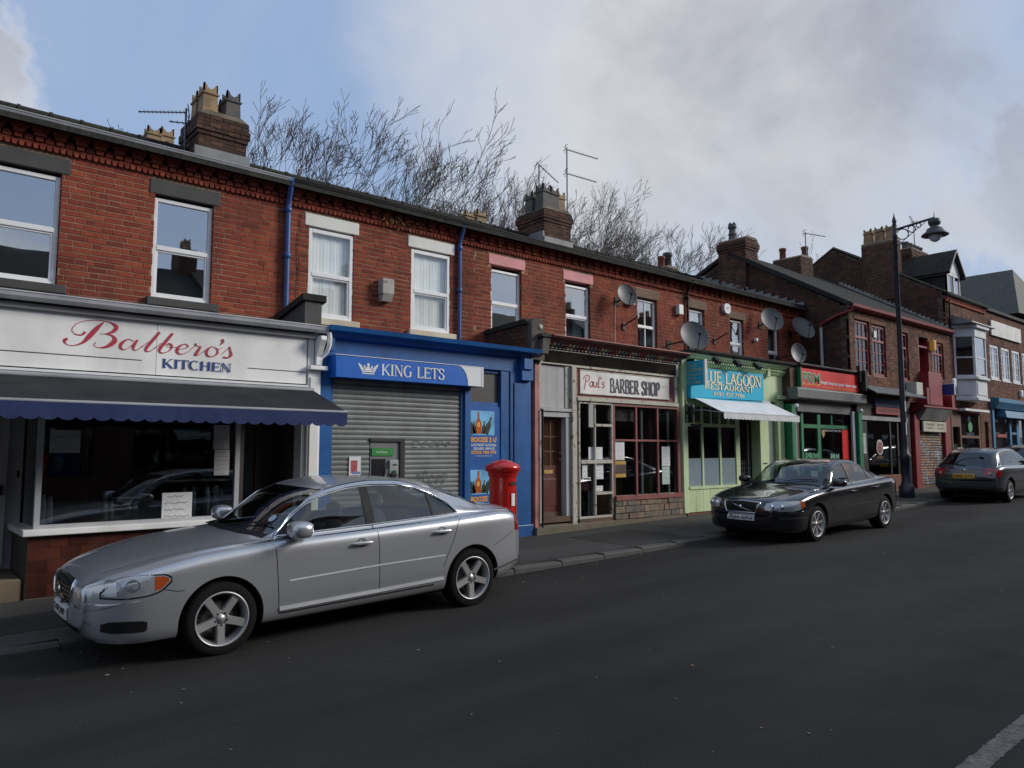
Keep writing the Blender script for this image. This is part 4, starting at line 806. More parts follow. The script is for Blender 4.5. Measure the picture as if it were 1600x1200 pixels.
for zz in (1.78, 1.66): MB().lathe([(.0, 0), (.022, 0), (.022, .02), (0, .02)], (10.14, 10.35, zz), 10, axis='y').obj('door_knob', mat('brass', (.45, .3, .1), .35), door)
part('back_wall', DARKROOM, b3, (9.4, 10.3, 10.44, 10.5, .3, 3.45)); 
LEDGE = mat('mossy stone ledge', (.16, .13, .095), .9, var=.35, scale=3, bump=.6, dirt=.7, dcol=(.06, .07, .03), dscale=3); hprof(9.33, 13.78, [(10.14, -.2), (10.14, .43), (10.3, .47), (10.5, .5), (10.5, -.2)], 'stone_plinth', LEDGE, b3)
# grille porch on the left, windows on the right
gr = part('entrance_frame', PEELW, b3, (10.5, 10.53, 10.2, 10.26, .52, 2.78), (11.44, 11.47, 10.2, 10.26, .55, 2.78), (10.53, 11.44, 10.2, 10.26, 2.75, 2.78), (10.53, 11.44, 10.2, 10.26, .52, .56), (10.55, 11.44, 10.19, 10.24, 1.58, 1.65), (10.96, 11.44, 10.185, 10.22, 2.31, 2.36), (10.96, 11.44, 10.185, 10.22, .97, 1.02), (10.93, 10.96, 10.19, 10.24, .56, 1.58), (10.93, 10.96, 10.19, 10.24, 1.65, 2.75))
part('board_strip', GREYW, b3, (10.78, 10.92, 10.205, 10.225, 2.29, 2.75), (10.8, 10.98, 10.262, 10.28, .57, 1.05)); part('pane', GL_SHOP, gr, (10.53, 11.44, 10.246, 10.252, .56, 2.75))
part('leaflet_board', mat('faded red poster', (.20, .045, .04), .6, var=.4, scale=10), b3, (10.6, 10.9, 10.27, 10.275, 1.05, 1.4))
rw = part('shop_window', PINKR, b3, (11.47, 11.54, 10.2, 10.27, .85, 2.82), (13.6, 13.68, 10.2, 10.27, .85, 2.82), (11.54, 13.6, 10.2, 10.27, 2.74, 2.82), (11.5, 13.7, 10.14, 10.27, .83, .92), (12.2, 12.245, 10.21, 10.26, .92, 2.74), (12.91, 12.95, 10.21, 10.26, .92, 2.74), (11.54, 12.2, 10.21, 10.26, 2.025, 2.065), (12.245, 12.91, 10.21, 10.26, 2.025, 2.065), (12.95, 13.6, 10.21, 10.26, 2.025, 2.065))
part('pane', GL_SHOP, rw, (11.54, 13.6, 10.243, 10.25, .92, 2.74)); part('inner_post', WHITE, b3, (12.48, 12.53, 10.3, 10.34, .92, 2.7), (13.38, 13.43, 10.3, 10.34, .92, 2.7))
part('inner_sign', mat('old cream sign', (.34, .32, .27), .6, dirt=.4), b3, (11.42, 12.28, 10.32, 10.33, 2.44, 2.7)); script_text("Paul's", HAND, 11.5, 11.8, 2.52, .08, 10.315, INK, b3, wk=.14); text('BARBER', 11.9, 12.16, 2.6, 2.66, 10.315, INK, b3); text('SHOP', 11.95, 12.14, 2.5, 2.56, 10.315, INK, b3)
part('rear_partition', mat('brown timber interior', (.15, .065, .03), .6, var=.4), b3, (11.2, 13.5, 12.4, 12.45, .4, 3.3), (12.6, 12.66, 11.0, 12.3, .4, 2.5)); part('bench', mat('brown timber interior', (.06, .03, .018), .6), b3, (11.5, 12.4, 10.9, 11.3, .4, .95))
notice('tall paper price list with lines, left pane of the barber window', 11.58, 11.86, 1.64, 2.03, 10.236, 7, w=.003); notice('yellow banded picture notice in the left pane of the barber window', 11.53, 11.9, 1.29, 1.62, 10.236, 1, mat('yellow notice', (.42, .25, .04), .6), .003)
part('picture', mat('dark photo print', (.07, .05, .04), .4, var=.6, scale=30), b3, (11.54, 11.89, 10.228, 10.232, 1.37, 1.55))
notice('long pale price list hanging in the right pane of the barber window', 13.08, 13.36, 1.5, 1.92, 10.236, 9, w=.003); notice('pale green sheet below the price list, right pane of the barber window', 13.08, 13.34, 1.11, 1.49, 10.236, 4, mat('pale green sheet', (.42, .52, .48), .7, var=.1), w=.003)
notice('upper paper sheet behind the peeling white framed barber entrance', 10.8, 11.2, 1.66, 1.9, 10.24, 5, w=.003); notice('lower paper sheet behind the peeling white framed barber entrance', 10.97, 11.22, 1.27, 1.57, 10.24, 4, w=.003); notice('small sheet low in the peeling white framed barber entrance', 11.0, 11.2, 1.03, 1.14, 10.24, 2, w=.003); notice('small framed sheet beside the larger papers in the barber entrance', 10.62, 10.76, 1.3, 1.56, 10.24, 3, w=.003)
# stone riser: individual stones
random.seed(21); SRM = [mat('riser stone %d' % i, c, .9, var=.3, scale=6, bump=.6, dirt=.5, dcol=(.07, .065, .04)) for i, c in enumerate(((.22, .165, .11), (.17, .13, .095), (.26, .2, .13), (.14, .12, .10), (.2, .13, .09)))]
part('riser_mortar', MORTAR_D, b3, (11.48, 13.78, 10.18, 10.3, .4, .828)); part('plinth_board', mat('brown step paint', (.09, .05, .03), .7), b3, (10.5, 11.47, 10.2, 10.3, .44, .515))
zz = .45
for row in (.12, .14, .11):
    x = 11.49
    while x < 13.75:
        l = random.uniform(.14, .34); e = min(x + l, 13.77); part('stone', random.choice(SRM), b3, (x + .006, e - .006, 10.165 + random.uniform(-.012, .01), 10.2, zz + .006, zz + row - .006), bevel=.006); x = e
    zz += row + .002
p3 = tag(MB().prism([(10.25, 3.4), (10.25, 4.2), (11.48, 4.13), (11.48, 3.4)], 'x', 9.22, 9.5).obj('parapet', mat('black weathered brickwork', (.045, .038, .034), .95, var=.5, scale=9, bump=.8, dirt=.3, dcol=(.11, .10, .08))), 'weathered black parapet with stone cap between blue shop and barber shop', 'parapet')
MB().prism([(10.2, 4.18), (10.3, 4.27), (11.48, 4.2), (11.48, 4.12)], 'x', 9.17, 9.53).obj('coping', mat('mossy dark coping', (.022, .022, .02), .95), p3)
for r in range(9):
    y = 10.27 + (.11 if r % 2 else 0)
    while y < 11.3: part('brick', BR['dark'][0], p3, (9.21, 9.225, y, min(y + .215, 11.45), 3.44 + r * .078, 3.44 + r * .078 + .066)); y += .23
cap = MB(); cap.prism([(9.2, 3.5), (9.52, 3.5), (9.52, 4.15), (9.46, 4.26), (9.28, 4.28), (9.2, 4.2)], 'y', 10.13, 10.245); cap.obj('end_stone', mat('grey end stone', (.10, .09, .08), .9, var=.3, bump=.5, dirt=.5), p3, bevel=.02); MB().lathe([(.0, 0), (.05, 0), (.05, .012), (.028, .012)], (9.42, 10.118, 4.12), 12, axis='y').obj('roundel', PEELW, p3)
MB().prism([(9.36, 3.62), (9.52, 3.62), (9.6, 3.98), (9.5, 4.02), (9.4, 3.9)], 'y', 10.03, 10.13).obj('scroll_bracket', mat('grey end stone', (.10, .09, .08), .9), p3, bevel=.015)
# ===== shop 4: green restaurant =====
X4, X5 = 13.2, 17.2
LG = mat('pale green paint', (.54, .66, .38), .5, var=.06, dirt=.3, dcol=(.16, .2, .12), streak=True, dscale=3)
b4 = house('terraced brick shop with pale green restaurant front, turquoise board and white awning', X4, X5 + 1)
shell(b4, X4, X5); cornice(b4, X4, X5); wins4 = [(13.87, 14.6, 3.95, 5.51), (15.92, 16.58, 3.95, 5.51)]
uwall(b4, X4, X5, wins4, [STONE_S] * 2, None); window(b4, 13.87, 14.6, 3.95, 5.48, UY + .07, tz=4.82, fw=.045, bars_v=(14.24,), sash=False, board=False, inside='dark', m_=WHITE); window(b4, 15.92, 16.58, 3.95, 5.48, UY + .07, tz=4.8, fw=.05, inside='net', board=False)
gutter(b4, X4, X5, BLACKP, z=6.2, y=11.3); stack(b4, 13.5, 14.5, 14.35, 15.4, 7.0, 8.33, [(13.72, 14.62, 8.4, .68, POT_G, 'square', .29), (14.02, 14.62, 8.4, .66, POT_G, 'square', .29), (14.3, 14.64, 8.38, .62, POT_B, 'square', .27), (14.25, 15.1, 8.38, .5, POT_B, 'square', .25), (13.75, 15.1, 8.38, .6, POT_G, 'square', .27)])
part('flashing', LEAD, b4, (13.46, 14.54, 14.3, 14.35, 7.3, 7.55), (13.45, 13.5, 14.35, 15.2, 7.4, 7.7))
stack(b4, 12.9, 13.95, 17.2, 17.9, 7.0, 8.35, [(13.2, 17.4, 8.4, .5, POT_B, 'square', .33), (13.65, 17.4, 8.4, .62, POT_B, 'square', .36)])
downpipe('slim black drainpipe on the brick wall beside the largest satellite dish', 15.78, UY - .05, 6.15, 4.0, BLACKP, r=.03)
hprof(13.9, 18.1, [(10.0, 4.1), (11.5, 4.05), (11.5, 3.9), (10.0, 4.04)], 'lean_to_roof', FELT, b4); gutter(b4, 13.95, 18.3, BLACKP, z=4.1, y=9.98, r=.04, h=.05, name='shop_gutter')
hprof(13.95, 18.2, [(10.25, 3.9), (10.12, 3.93), (10.08, 3.98), (10.02, 4.0), (10.02, 4.03), (10.25, 4.03)], 'cornice', LG, b4)
for i in range(41): x = 14.1 + i * .1; MB().prism([(10.235, 3.76), (10.2, 3.77), (10.16, 3.84), (10.13, 3.86), (10.13, 3.895), (10.235, 3.895)], 'x', x, x + .055).obj('corbel', LG, b4)
part('fascia_board', LG, b4, (13.95, 18.15, 10.24, 10.4, 3.08, 3.9)); parts('pilaster', LG, b4, (13.8, 13.97, 10.2, 10.45, .45, 3.9), (17.82, 18.12, 10.2, 10.45, .5, 3.15), bevel=.01); parts('pilaster_capital', LG, b4, (17.3, 17.42, 10.14, 10.235, 3.7, 4.0), (17.78, 18.18, 10.13, 10.2, 3.15, 3.25), bevel=.01)
DG = mat('shaded green paint', (.30, .40, .25), .5, var=.08, dirt=.2); lw = part('shop_window', LG, b4, (13.97, 14.03, 10.24, 10.3, 1.02, 3.06), (14.56, 14.62, 10.24, 10.3, 1.02, 3.06), (15.26, 15.32, 10.24, 10.3, 1.02, 3.06), (15.94, 16.1, 10.24, 10.3, .45, 3.06), (14.03, 14.56, 10.245, 10.295, 2.38, 2.46), (14.62, 15.26, 10.245, 10.295, 2.38, 2.46), (15.32, 15.94, 10.245, 10.295, 2.38, 2.46), (14.03, 15.94, 10.25, 10.29, 2.84, 3.06), (14.03, 15.94, 10.2, 10.3, .97, 1.03))
for a in (14.27, 14.93, 15.62): part('glazing_bar', LG, lw, (a, a + .04, 10.25, 10.29, 2.461, 2.84))
part('pane', GL_SHOP, lw, (14.03, 15.94, 10.268, 10.275, 1.03, 2.84)); part('frosted_film', mat('frosted window film', (.20, .26, .30), .35, var=.06), lw, (14.03, 14.56, 10.262, 10.2665, 1.035, 1.66), (14.62, 15.26, 10.262, 10.2665, 1.035, 1.66), (15.32, 15.94, 10.262, 10.2665, 1.035, 1.66))
for i in range(7): a = 13.98 + i * .28; part('plank', LG, b4, (a + .003, a + .277, 10.22, 10.3, .46, .965), bevel=.006)
part('brick_plinth', mat('brick red plinth', (.16, .05, .03), .8), b4, (13.97, 17.8, 10.24, 10.4, .1, .455)); part('doorway_back', DARKROOM, b4, (16.1, 17.05, 11.6, 11.65, .3, 3.1), (16.1, 16.12, 10.31, 11.6, .3, 3.1))
part('door_pier', LG, b4, (17.02, 17.42, 10.24, 10.5, .45, 3.07), bevel=.01); part('side_panel', mat('grey green glazing', (.20, .24, .22), .3), b4, (17.43, 17.82, 10.3, 10.36, .45, 3.07)); part('letter_box', INK, b4, (17.12, 17.3, 10.23, 10.24, 1.5, 1.53))
gt = thing('security_gate', 'lattice metal gate half height inside the dark restaurant doorway', 'gate', (16.5, 10.6, .5)); GM = mat('gate steel', (.16, .17, .19), .4)
for i in range(10): part('vertical_bar', GM, gt, (16.14 + i * .09, 16.15 + i * .09, 10.5, 10.51, .5, 1.6))
for i in range(9): part('cross_bar', GM, gt, (16.12, 17.0, 10.512, 10.522, .55 + i * .12, .56 + i * .12))
part('frame_post', mat('gate white post', (.35, .36, .37), .4), gt, (16.84, 16.87, 10.48, 10.5, .5, 2.5))
TQ = mat('turquoise sign vinyl', (.010, .42, .62), .35, var=.04); TQL = mat('cream sign lettering', (.75, .72, .52), .5); TQB = mat('brown letter outline', (.16, .12, .05), .5)
ls = thing('shop_sign', 'turquoise BLUE LAGOON RESTAURANT fascia board with phone number', 'sign', (15.5, 10.1, 3.05)); MB().add([(13.98, 10.1, 3.03), (17.0, 10.1, 3.07), (17.0, 10.1, 3.74), (13.98, 10.1, 3.70), (13.98, 10.2, 3.03), (17.0, 10.2, 3.07), (17.0, 10.2, 3.74), (13.98, 10.2, 3.70)], [(0, 1, 2, 3), (7, 6, 5, 4), (0, 4, 5, 1), (1, 5, 6, 2), (2, 6, 7, 3), (3, 7, 4, 0)]).obj('board', TQ, ls)
part('lower_skirt', TQ, ls, (13.985, 16.995, 10.102, 10.198, 3.0, 3.031))
for d, m_, y, t in ((0, TQB, 10.097, .235), (1, TQL, 10.094, .165)):
    serif_text('BLUE LAGOON', 14.25, 16.88, 3.40, 3.665, y, m_, ls, thick=t, thin=t * .75, slab=t * .7, swid=.24 + (.05 if d == 0 else 0)); 
    serif_text('RESTAURANT', 14.5, 16.52, 3.245, 3.375, y, m_, ls, thick=t, thin=t * .75, slab=t * .6, swid=.2)
text('0151 727 7786', 14.84, 16.13, 3.1, 3.2, 10.096, TQB, ls, bold=.05); text('0151 727 7786', 14.85, 16.12, 3.107, 3.193, 10.093, TQL, ls, bold=.012)
pj = thing('projecting_sign', 'square turquoise hanging sign sticking out beside the barber board', 'sign', (14.0, 10.1, 3.28)); part('board', TQ, pj, (13.96, 14.04, 9.74, 10.36, 3.28, 3.83)); part('edge_trim', mat('pale sign edge', (.55, .57, .58), .4), pj, (13.955, 14.045, 9.7, 9.738, 3.27, 3.845)); part('bracket', BLACKP, pj, (13.99, 14.01, 10.0, 10.2, 3.835, 3.88))
def onleft(v): return (13.957 + (v[1]), 10.34 - (v[0]), v[2])
for s_, a, c, e, f in (('BLUE', .12, .42, 3.70, 3.78), ('LAGOON', .03, .56, 3.585, 3.67), ('RESTAURANT', .03, .56, 3.50, 3.545), ('0151', .18, .4, 3.41, 3.465), ('727 7786', .08, .5, 3.315, 3.375)): text(s_, a, c, e, f, 0, mat('gold green lettering', (.42, .46, .22), .5), pj, bold=.03, fn=onleft)
awning('awning', 'white shop awning with scalloped valance over the green restaurant door', 14.12, 17.35, 10.16, 3.04, 9.36, 2.66, .14, mat('white awning canvas', (.66, .68, .72), .8, var=.06, dirt=.3, dcol=(.3, .3, .3)), mat('white awning valance', (.60, .61, .62), .8, var=.05), GREYG, 24, slant=.0)
hbk = thing('hanging_basket', 'small dark basket with yellow flowers on a wall bracket beside the green window', 'hanging basket', (14.0, 10.0, 2.3)); MB().lathe([(0, -.13), (.05, -.12), (.1, -.06), (.13, .0), (.12, .0), (0, -.02)], (13.98, 9.98, 2.42), 12).obj('basket', INK, hbk); fm = MB(); random.seed(4)
for i in range(60): a, r = random.random() * 6.3, random.random() * .12; p = Vector((13.98 + r * cos(a), 9.98 + r * sin(a), 2.43 + random.random() * .05)); fm.add([p, p + Vector((.02, .005, .005)), p + Vector((.005, -.005, .022))], [(0, 1, 2)])
stuff(fm.obj('flowers', mat('yellow flowers', (.45, .38, .03), .7, var=.5, scale=30), hbk, fix=False)); MB().tube([(13.98, 9.98, 2.45), (13.98, 9.98, 2.62), (13.98, 10.2, 2.7)], .008, 6).obj('bracket', INK, hbk)
ln = thing('wall_lantern', 'small black scrolled iron lantern on the green pilaster beside the barber window', 'lantern', (13.88, 10.1, 2.6)); MB().lathe([(0, 0), (.035, .02), (.05, .16), (.06, .17), (.02, .24), (0, .26)], (13.9, 10.02, 2.62), 6, smooth=False).obj('lamp_body', INK, ln)
for s in (-1, 1): MB().tube([(13.9 + s * .0, 10.2, 2.75 + s * .12)] + [(13.9, 10.2 - .09 * (k / 6) - .03 * sin(k), 2.75 + s * .12 * cos(k * .7)) for k in range(1, 7)], .008, 6).obj('scroll', INK, ln)
part('wall_plate', INK, ln, (13.885, 13.915, 10.18, 10.2, 2.45, 2.95))
for i, xx in enumerate((14.75, 15.6, 16.45)):
    sp = thing('spotlight', ['leftmost', 'middle', 'rightmost'][i] + ' of three black spotlights above the turquoise board', 'spotlight', (xx, 10.0, 3.9), 'spotlights above the turquoise board'); MB().prism([(9.82, 3.86), (9.95, 3.98), (10.02, 3.93), (9.9, 3.8)], 'x', xx - .09, xx + .09).obj('housing', BLACKP, sp); MB().tube([(xx, 9.98, 3.95), (xx, 10.05, 4.02)], .012, 6).obj('arm', BLACKP, sp)
# ===== shop 5: grocer =====
X5, X6 = 17.2, 21.55
b5 = house('end terraced brick shop with green and red grocer front and grey shutter box', X5, X6); shell(b5, X5, X6); cornice(b5, X5, X6)
wins5 = [(17.75, 18.42, 3.95, 5.45), (19.68, 20.28, 3.95, 5.45)]; uwall(b5, X5, X6, wins5, [STONE_S] * 2, None)
window(b5, 17.75, 18.42, 3.95, 5.42, UY + .07, tz=4.77, fw=.05, inside='drape', board=False); window(b5, 19.68, 20.28, 3.95, 5.42, UY + .07, tz=4.7, fw=.05, inside='drape', board=False)
gutter(b5, X5, X6 - .1, BLACKP, z=6.2, y=11.3); hprof(18.0, 21.55, [(9.98, 4.12), (11.5, 4.1), (11.5, 3.9), (10.0, 4.05)], 'lean_to_roof', FELT, b5)
stp = MB()
for k in range(14): stp.box(21.5, 21.56, 11.35 + k * .27, 11.35 + k * .27 + .29, 6.14 + k * .111, 6.36 + k * .111)
stp.obj('step_flashing', LEAD, b5)
GRN = mat('deep green paint', (.010, .17, .07), .4, var=.12, dirt=.3, dcol=(.01, .05, .03)); PY = 10.0
parts('pilaster', GRN, b5, (18.15, 18.34, 10.0, 10.35, .3, 3.05), (21.62, 21.84, 9.86, 10.02, .5, 2.95), bevel=.01); part('shutter_rail', GREYG, b5, (18.36, 18.42, 10.02, 10.1, .4, 2.95), (21.4, 21.56, 9.94, 10.0, .5, 2.95)); part('corner_block', mat('brown brick block', (.07, .035, .022), .8, var=.3), b5, (18.16, 18.46, 10.02, 10.3, 3.1, 4.0)); part('fascia_board', DARKROOM, b5, (18.46, 21.6, 10.02, 10.3, 3.0, 4.04))
pg = thing('shop_sign', 'red PRM grocer sign with green letters and fresh food slogan', 'sign', (20.1, 9.9, 3.5)); RDS = mat('sign red vinyl', (.62, .012, .012), .35, var=.04); part('board', RDS, pg, (18.52, 21.78, 9.905, 10.0, 3.5, 4.0)); part('frame', GRN, pg, (18.48, 18.52, 9.895, 10.0, 3.46, 4.02), (18.52, 21.8, 9.895, 10.0, 3.455, 3.498))
text('PRM', 18.6, 19.52, 3.61, 3.91, 9.902, mat('sign cream', (.7, .68, .5), .4), pg, bold=.045); text('PRM', 18.62, 19.50, 3.625, 3.895, 9.898, mat('sign green lettering', (.012, .18, .07), .4), pg, bold=.018); text('fresh food at your door step', 19.56, 21.66, 3.60, 3.73, 9.9, SWH, pg, bold=.022); part('yellow_underline', mat('sign yellow', (.6, .4, .04), .4), pg, (18.55, 19.5, 9.9, 9.905, 3.575, 3.59), (19.55, 21.7, 9.9, 9.905, 3.555, 3.565))
pr = thing('gutter_pipe', 'black pipe and bracket running above the red grocer sign', 'pipe', (20, 9.95, 4.08)); MB().tube([(18.5, 9.93, 4.1), (21.85, 9.93, 4.1)], .04, 8).obj('pipe', BLACKP, pr); part('bracket', BLACKP, pr, (18.6, 18.64, 9.93, 10.1, 4.04, 4.14), (21.7, 21.9, 9.8, 10.0, 3.8, 4.12))
sb = thing('shutter_box', 'grey steel shutter housing under the red grocer sign', 'shutter', (20, 9.9, 3.17)); SG = mat('grey shutter housing', (.12, .125, .13), .45, metal=.2, var=.08, dirt=.3); MB().prism([(10.04, 3.16), (9.8, 3.16), (9.76, 3.2), (9.76, 3.44), (9.82, 3.47), (10.04, 3.47)], 'x', 18.05, 21.95).obj('housing', SG, sb, bevel=.01); part('lath', SG, sb, (18.42, 21.4, 9.99, 10.02, 2.86, 3.16))
for a in (18.12, 21.75): tag(MB().lathe([(0, -.06), (.04, -.05), (.06, 0), (.04, .05), (0, .06)], (a, 9.85, 2.98), 10).obj('camera_dome', WHITE), ('left' if a < 19 else 'right') + ' small white dome camera under the grey grocer shutter box', 'camera', 'dome cameras under the grocer shutter')
gf = part('shop_window', GRN, b5, (18.72, 18.84, 10.06, 10.14, .4, 2.88), (19.6, 19.76, 10.06, 10.14, .4, 2.88), (18.84, 19.6, 10.06, 10.14, 2.44, 2.54), (18.84, 19.6, 10.06, 10.14, .4, 1.1), (19.76, 21.38, 10.06, 10.14, 2.44, 2.54), (20.4, 20.46, 10.07, 10.13, 2.54, 2.86), (18.84, 21.38, 10.06, 10.14, 2.84, 2.9)); part('pane', GL_SHOP, gf, (18.84, 21.38, 10.09, 10.096, 1.0, 2.86)); part('door_panel', RDS, b5, (20.95, 21.34, 10.04, 10.055, .5, 2.42)); part('side_wall_panel', mat('dim poster', (.07, .03, .02), .7, var=.5, scale=9), b5, (18.44, 18.72, 10.1, 10.15, .4, 2.86))
text('PRM', 18.88, 19.58, 1.58, 1.78, 10.052, mat('decal green', (.03, .22, .1), .5), b5, bold=.05); part('decal_band', mat('decal yellow', (.35, .24, .03), .5), b5, (18.88, 19.58, 10.05, 10.055, 1.48, 1.55)); text('PRM', 20.25, 20.75, 1.56, 1.75, 10.052, mat('decal pale green', (.18, .42, .3), .5), b5, bold=.04); text('FRESH FRUIT AND VEG', 19.95, 20.9, 2.36, 2.41, 10.052, SWH, b5); MB().add([(19.8, 10.052, 2.4), (19.97, 10.052, 2.4), (19.97, 10.052, 2.28), (19.885, 10.052, 2.18), (19.8, 10.052, 2.28)], [(0, 1, 2, 3, 4)]).obj('shield_decal', mat('decal yellow', (.35, .24, .03), .5), b5, fix=False)
stack(b5, 20.45, 21.15, 15.7, 16.3, 7.0, 8.1, [(20.6, 16.0, 8.12, .42, POT_R, 'roll', .24), (20.95, 16.0, 8.12, .6, POT_G, 'roll', .3)], band=False)
# satellite dishes
def dish(label, x, y, z, r, az, el, group='satellite dishes on the terrace'):
    o = thing('satellite_dish', label, 'satellite dish', (x, y, z), group); d = Vector((cos(az) * cos(el), sin(az) * cos(el), sin(el))); q = d.to_track_quat('Z', 'Y'); DM = mat('grey mesh dish', (.10, .104, .108), .5, metal=.1, var=.1, dirt=.3)
    b = MB(); n = 28; rows = []
    for k in range(7): rr = r * k / 6 + 1e-4; rows.append([tuple(q @ Vector((rr * cos(2 * pi * i / n), rr * 1.08 * sin(2 * pi * i / n), .16 * r * (k / 6) ** 2 * 1.4))) for i in range(n + 1)])
    b.grid(rows); b.grid([[tuple(Vector(p) - d * .012) for p in rw_][::-1] for rw_ in rows]); b.tube([tuple(q @ Vector((r * cos(2 * pi * i / n), r * 1.08 * sin(2 * pi * i / n), .224 * r))) for i in range(n + 1)], .008, 5)
    b.obj('reflector', DM, o, local=True, fix=False); e = q @ Vector((0, -r * .3, r * .95)); s0 = q @ Vector((0, -r * 1.08, .2 * r))
    MB().tube([s0, e], .012, 6).obj('feed_arm', INK, o, local=True); MB().tube([e - (q @ Vector((0, .02, 0))), e + (q @ Vector((0, .05, -.05)))], .028, 8).obj('receiver', INK, o, local=True)
    MB().tube([tuple(-d * .01), tuple(-d * .12), (0 + .02, UY - y, -.1)], .018, 6).obj('mount', BLACKP, o, local=True); MB().box(-.06, .1, UY - y - .02, UY - y, -.2, 0).obj('wall_plate', BLACKP, o, local=True); return o
D0 = radians(-128)
dish('dark grey satellite dish between the pink lintel window and the white framed sash', 13.1, 11.2, 5.38, .25, radians(-108), radians(18))
dish('largest grey satellite dish, low above the turquoise projecting sign', 15.02, 10.75, 4.56, .36, radians(-118), radians(22))
dish('satellite dish under the eaves left of the end of the terrace', 19.25, 11.15, 5.5, .33, radians(-120), radians(20)); dish('satellite dish at the far end corner of the terrace', 20.9, 11.1, 5.42, .36, radians(-112), radians(30))
dish('small dark satellite dish low beside the red grocer sign', 20.1, 10.85, 4.6, .26, radians(-110), radians(10))
def box_thing(name, label, cat, m_, *bx, group=None, bevel=.01):
    o = thing(name, label, cat, (bx[0][0], bx[0][2], bx[0][4]), group); part('housing', m_, o, *bx, bevel=bevel); return o
box_thing('wall_box', 'white box with vent lines beside the dark grey dish', 'wall box', UPVC, (13.48, 13.64, UY - .12, UY - .003, 5.26, 5.53)); box_thing('wall_box', 'white box on the brick wall left of the slim black drainpipe', 'wall box', UPVC, (15.34, 15.52, UY - .12, UY - .003, 5.25, 5.5))
al = thing('alarm_box', 'rounded white alarm box high on the brick above the lantern lit window', 'alarm', (17.5, 11.4, 5.55)); al['label'] = 'rounded white alarm box high on the brick beside the sooty stone lintel'; MB().prism([(17.38, 5.6), (17.45, 5.53), (17.6, 5.53), (17.67, 5.6), (17.67, 5.74), (17.6, 5.8), (17.45, 5.8), (17.38, 5.74)], 'y', UY - .09, UY - .003).obj('housing', UPVC, al, bevel=.02); text('ADT', 17.47, 17.59, 5.65, 5.7, UY - .094, mat('dark print', (.15, .14, .08), .6), al)
for lb, xx, zz in (('black iron bracket on the brick between the two pink and sash windows', 13.35, 4.75), ('black iron bracket on the brick right of the largest satellite dish', 17.0, 4.75)):
    o = thing('iron_bracket', lb, 'bracket', (xx, UY, zz), 'old sign brackets on the brick wall'); MB().tube([(xx, UY - .02, zz), (xx + .1, UY - .35, zz + .18)], .018, 6).obj('arm', INK, o); part('plate', INK, o, (xx - .05, xx + .04, UY - .03, UY, zz - .1, zz + .06))
cb = thing('cable', 'thin white cable clipped down the brick below the dark grey dish', 'cable', (13.0, UY, 4.3)); MB().tube([(13.05, UY - .012, 5.25), (13.03, UY - .012, 4.6), (13.03, UY - .012, 4.05)], .009, 5).obj('run', UPVC, cb)
cb = thing('cable', 'loose thin cable hanging on the brick beside the thick blue drainpipe', 'cable', (5.2, UY, 4.3)); MB().tube([(5.3, UY - .02, 5.75), (5.24, UY - .02, 5.2), (5.27, UY - .02, 4.7), (5.24, UY - .02, 4.2)], .006, 5).obj('run', INK, cb)
sl_ = thing('security_light', 'tiny white security light on the brick between the last two upstairs windows', 'light', (18.95, UY, 4.95)); part('housing', UPVC, sl_, (18.9, 19.0, UY - .1, UY - .003, 4.9, 5.0), bevel=.02)
# aerials
def aerial(label, mast, booms, group='television aerials on the chimneys'):
    o = thing('aerial', label, 'aerial', mast[0], group); AM = mat('aerial metal', (.07, .08, .11), .4, metal=.5); MB().tube(mast, .02, 6).obj('mast', AM, o)
    for (p, d, l, nn) in booms:
        d = Vector(d).normalized(); p = Vector(p); b = MB(); b.tube([p, p + d * l], .013, 5); s = d.cross(Vector((0, 0, 1))).normalized(); up_ = s.cross(d)
        for i in range(nn): c = p + d * l * (i + .5) / nn; e = .09 - .03 * i / nn; b.tube([c - s * e, c + s * e], .006, 4)
        b.tube([p - s * .14 - d * .05, p + s * .14 - d * .05], .01, 4); b.tube([p - up_ * .12 - d * .05, p + up_ * .14 - d * .05], .01, 4); b.tube([p - s * .14 - d * .05 + up_ * .1, p + s * .14 - d * .05 + up_ * .1], .008, 4); b.obj('boom', AM, o)
    return o
aerial('long horizontal aerial left of the tall chimney with four pots', [(4.42, 14.9, 7.6), (4.42, 14.9, 8.5)], [((4.42, 14.9, 8.42), (-.72, .30, -.10), .85, 12), ((4.42, 14.9, 8.2), (-.9, .4, 0), .3, 3)])
aerial('short bent aerial rising behind the middle chimney pots', [(14.1, 15.2, 8.3), (14.1, 15.2, 9.95)], [((14.1, 15.2, 9.92), (.75, -.3, -.62), .75, 7)]); aerial('tall blue double aerial on the right of the middle chimney', [(14.62, 14.6, 7.4), (14.62, 14.6, 10.35)], [((14.62, 14.6, 10.32), (.9, -.3, -.12), 1.0, 11), ((14.62, 14.6, 9.62), (.9, -.3, -.12), .95, 10)])
# ================= the red-windowed building =================
GX, RY = 21.62, 10.03; CRIM = mat('crimson joinery paint', (.22, .014, .022), .45, var=.15, dirt=.3, dcol=(.07, .012, .015))
b6 = thing('brick_building', 'dark brick building with crimson windows and side gable rising behind the end terrace shop', 'building', (25, RY, G(25)))
RX1 = 29.35; ap = (13.95, 8.42)
def gtop(y): return 6.1 + (y - RY) * (ap[1] - 6.1) / (ap[0] - RY) if y < ap[0] else ap[1] - (y - ap[0]) * .47
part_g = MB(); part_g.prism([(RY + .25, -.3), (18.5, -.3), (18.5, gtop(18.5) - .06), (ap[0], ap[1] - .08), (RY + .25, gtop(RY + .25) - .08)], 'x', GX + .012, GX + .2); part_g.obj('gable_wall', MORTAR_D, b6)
bricks(b6, 'dark', RY + .1, 18.4, 3.4, 8.5, GX, axis='x', top=lambda y: gtop(y) - .1, single=0)
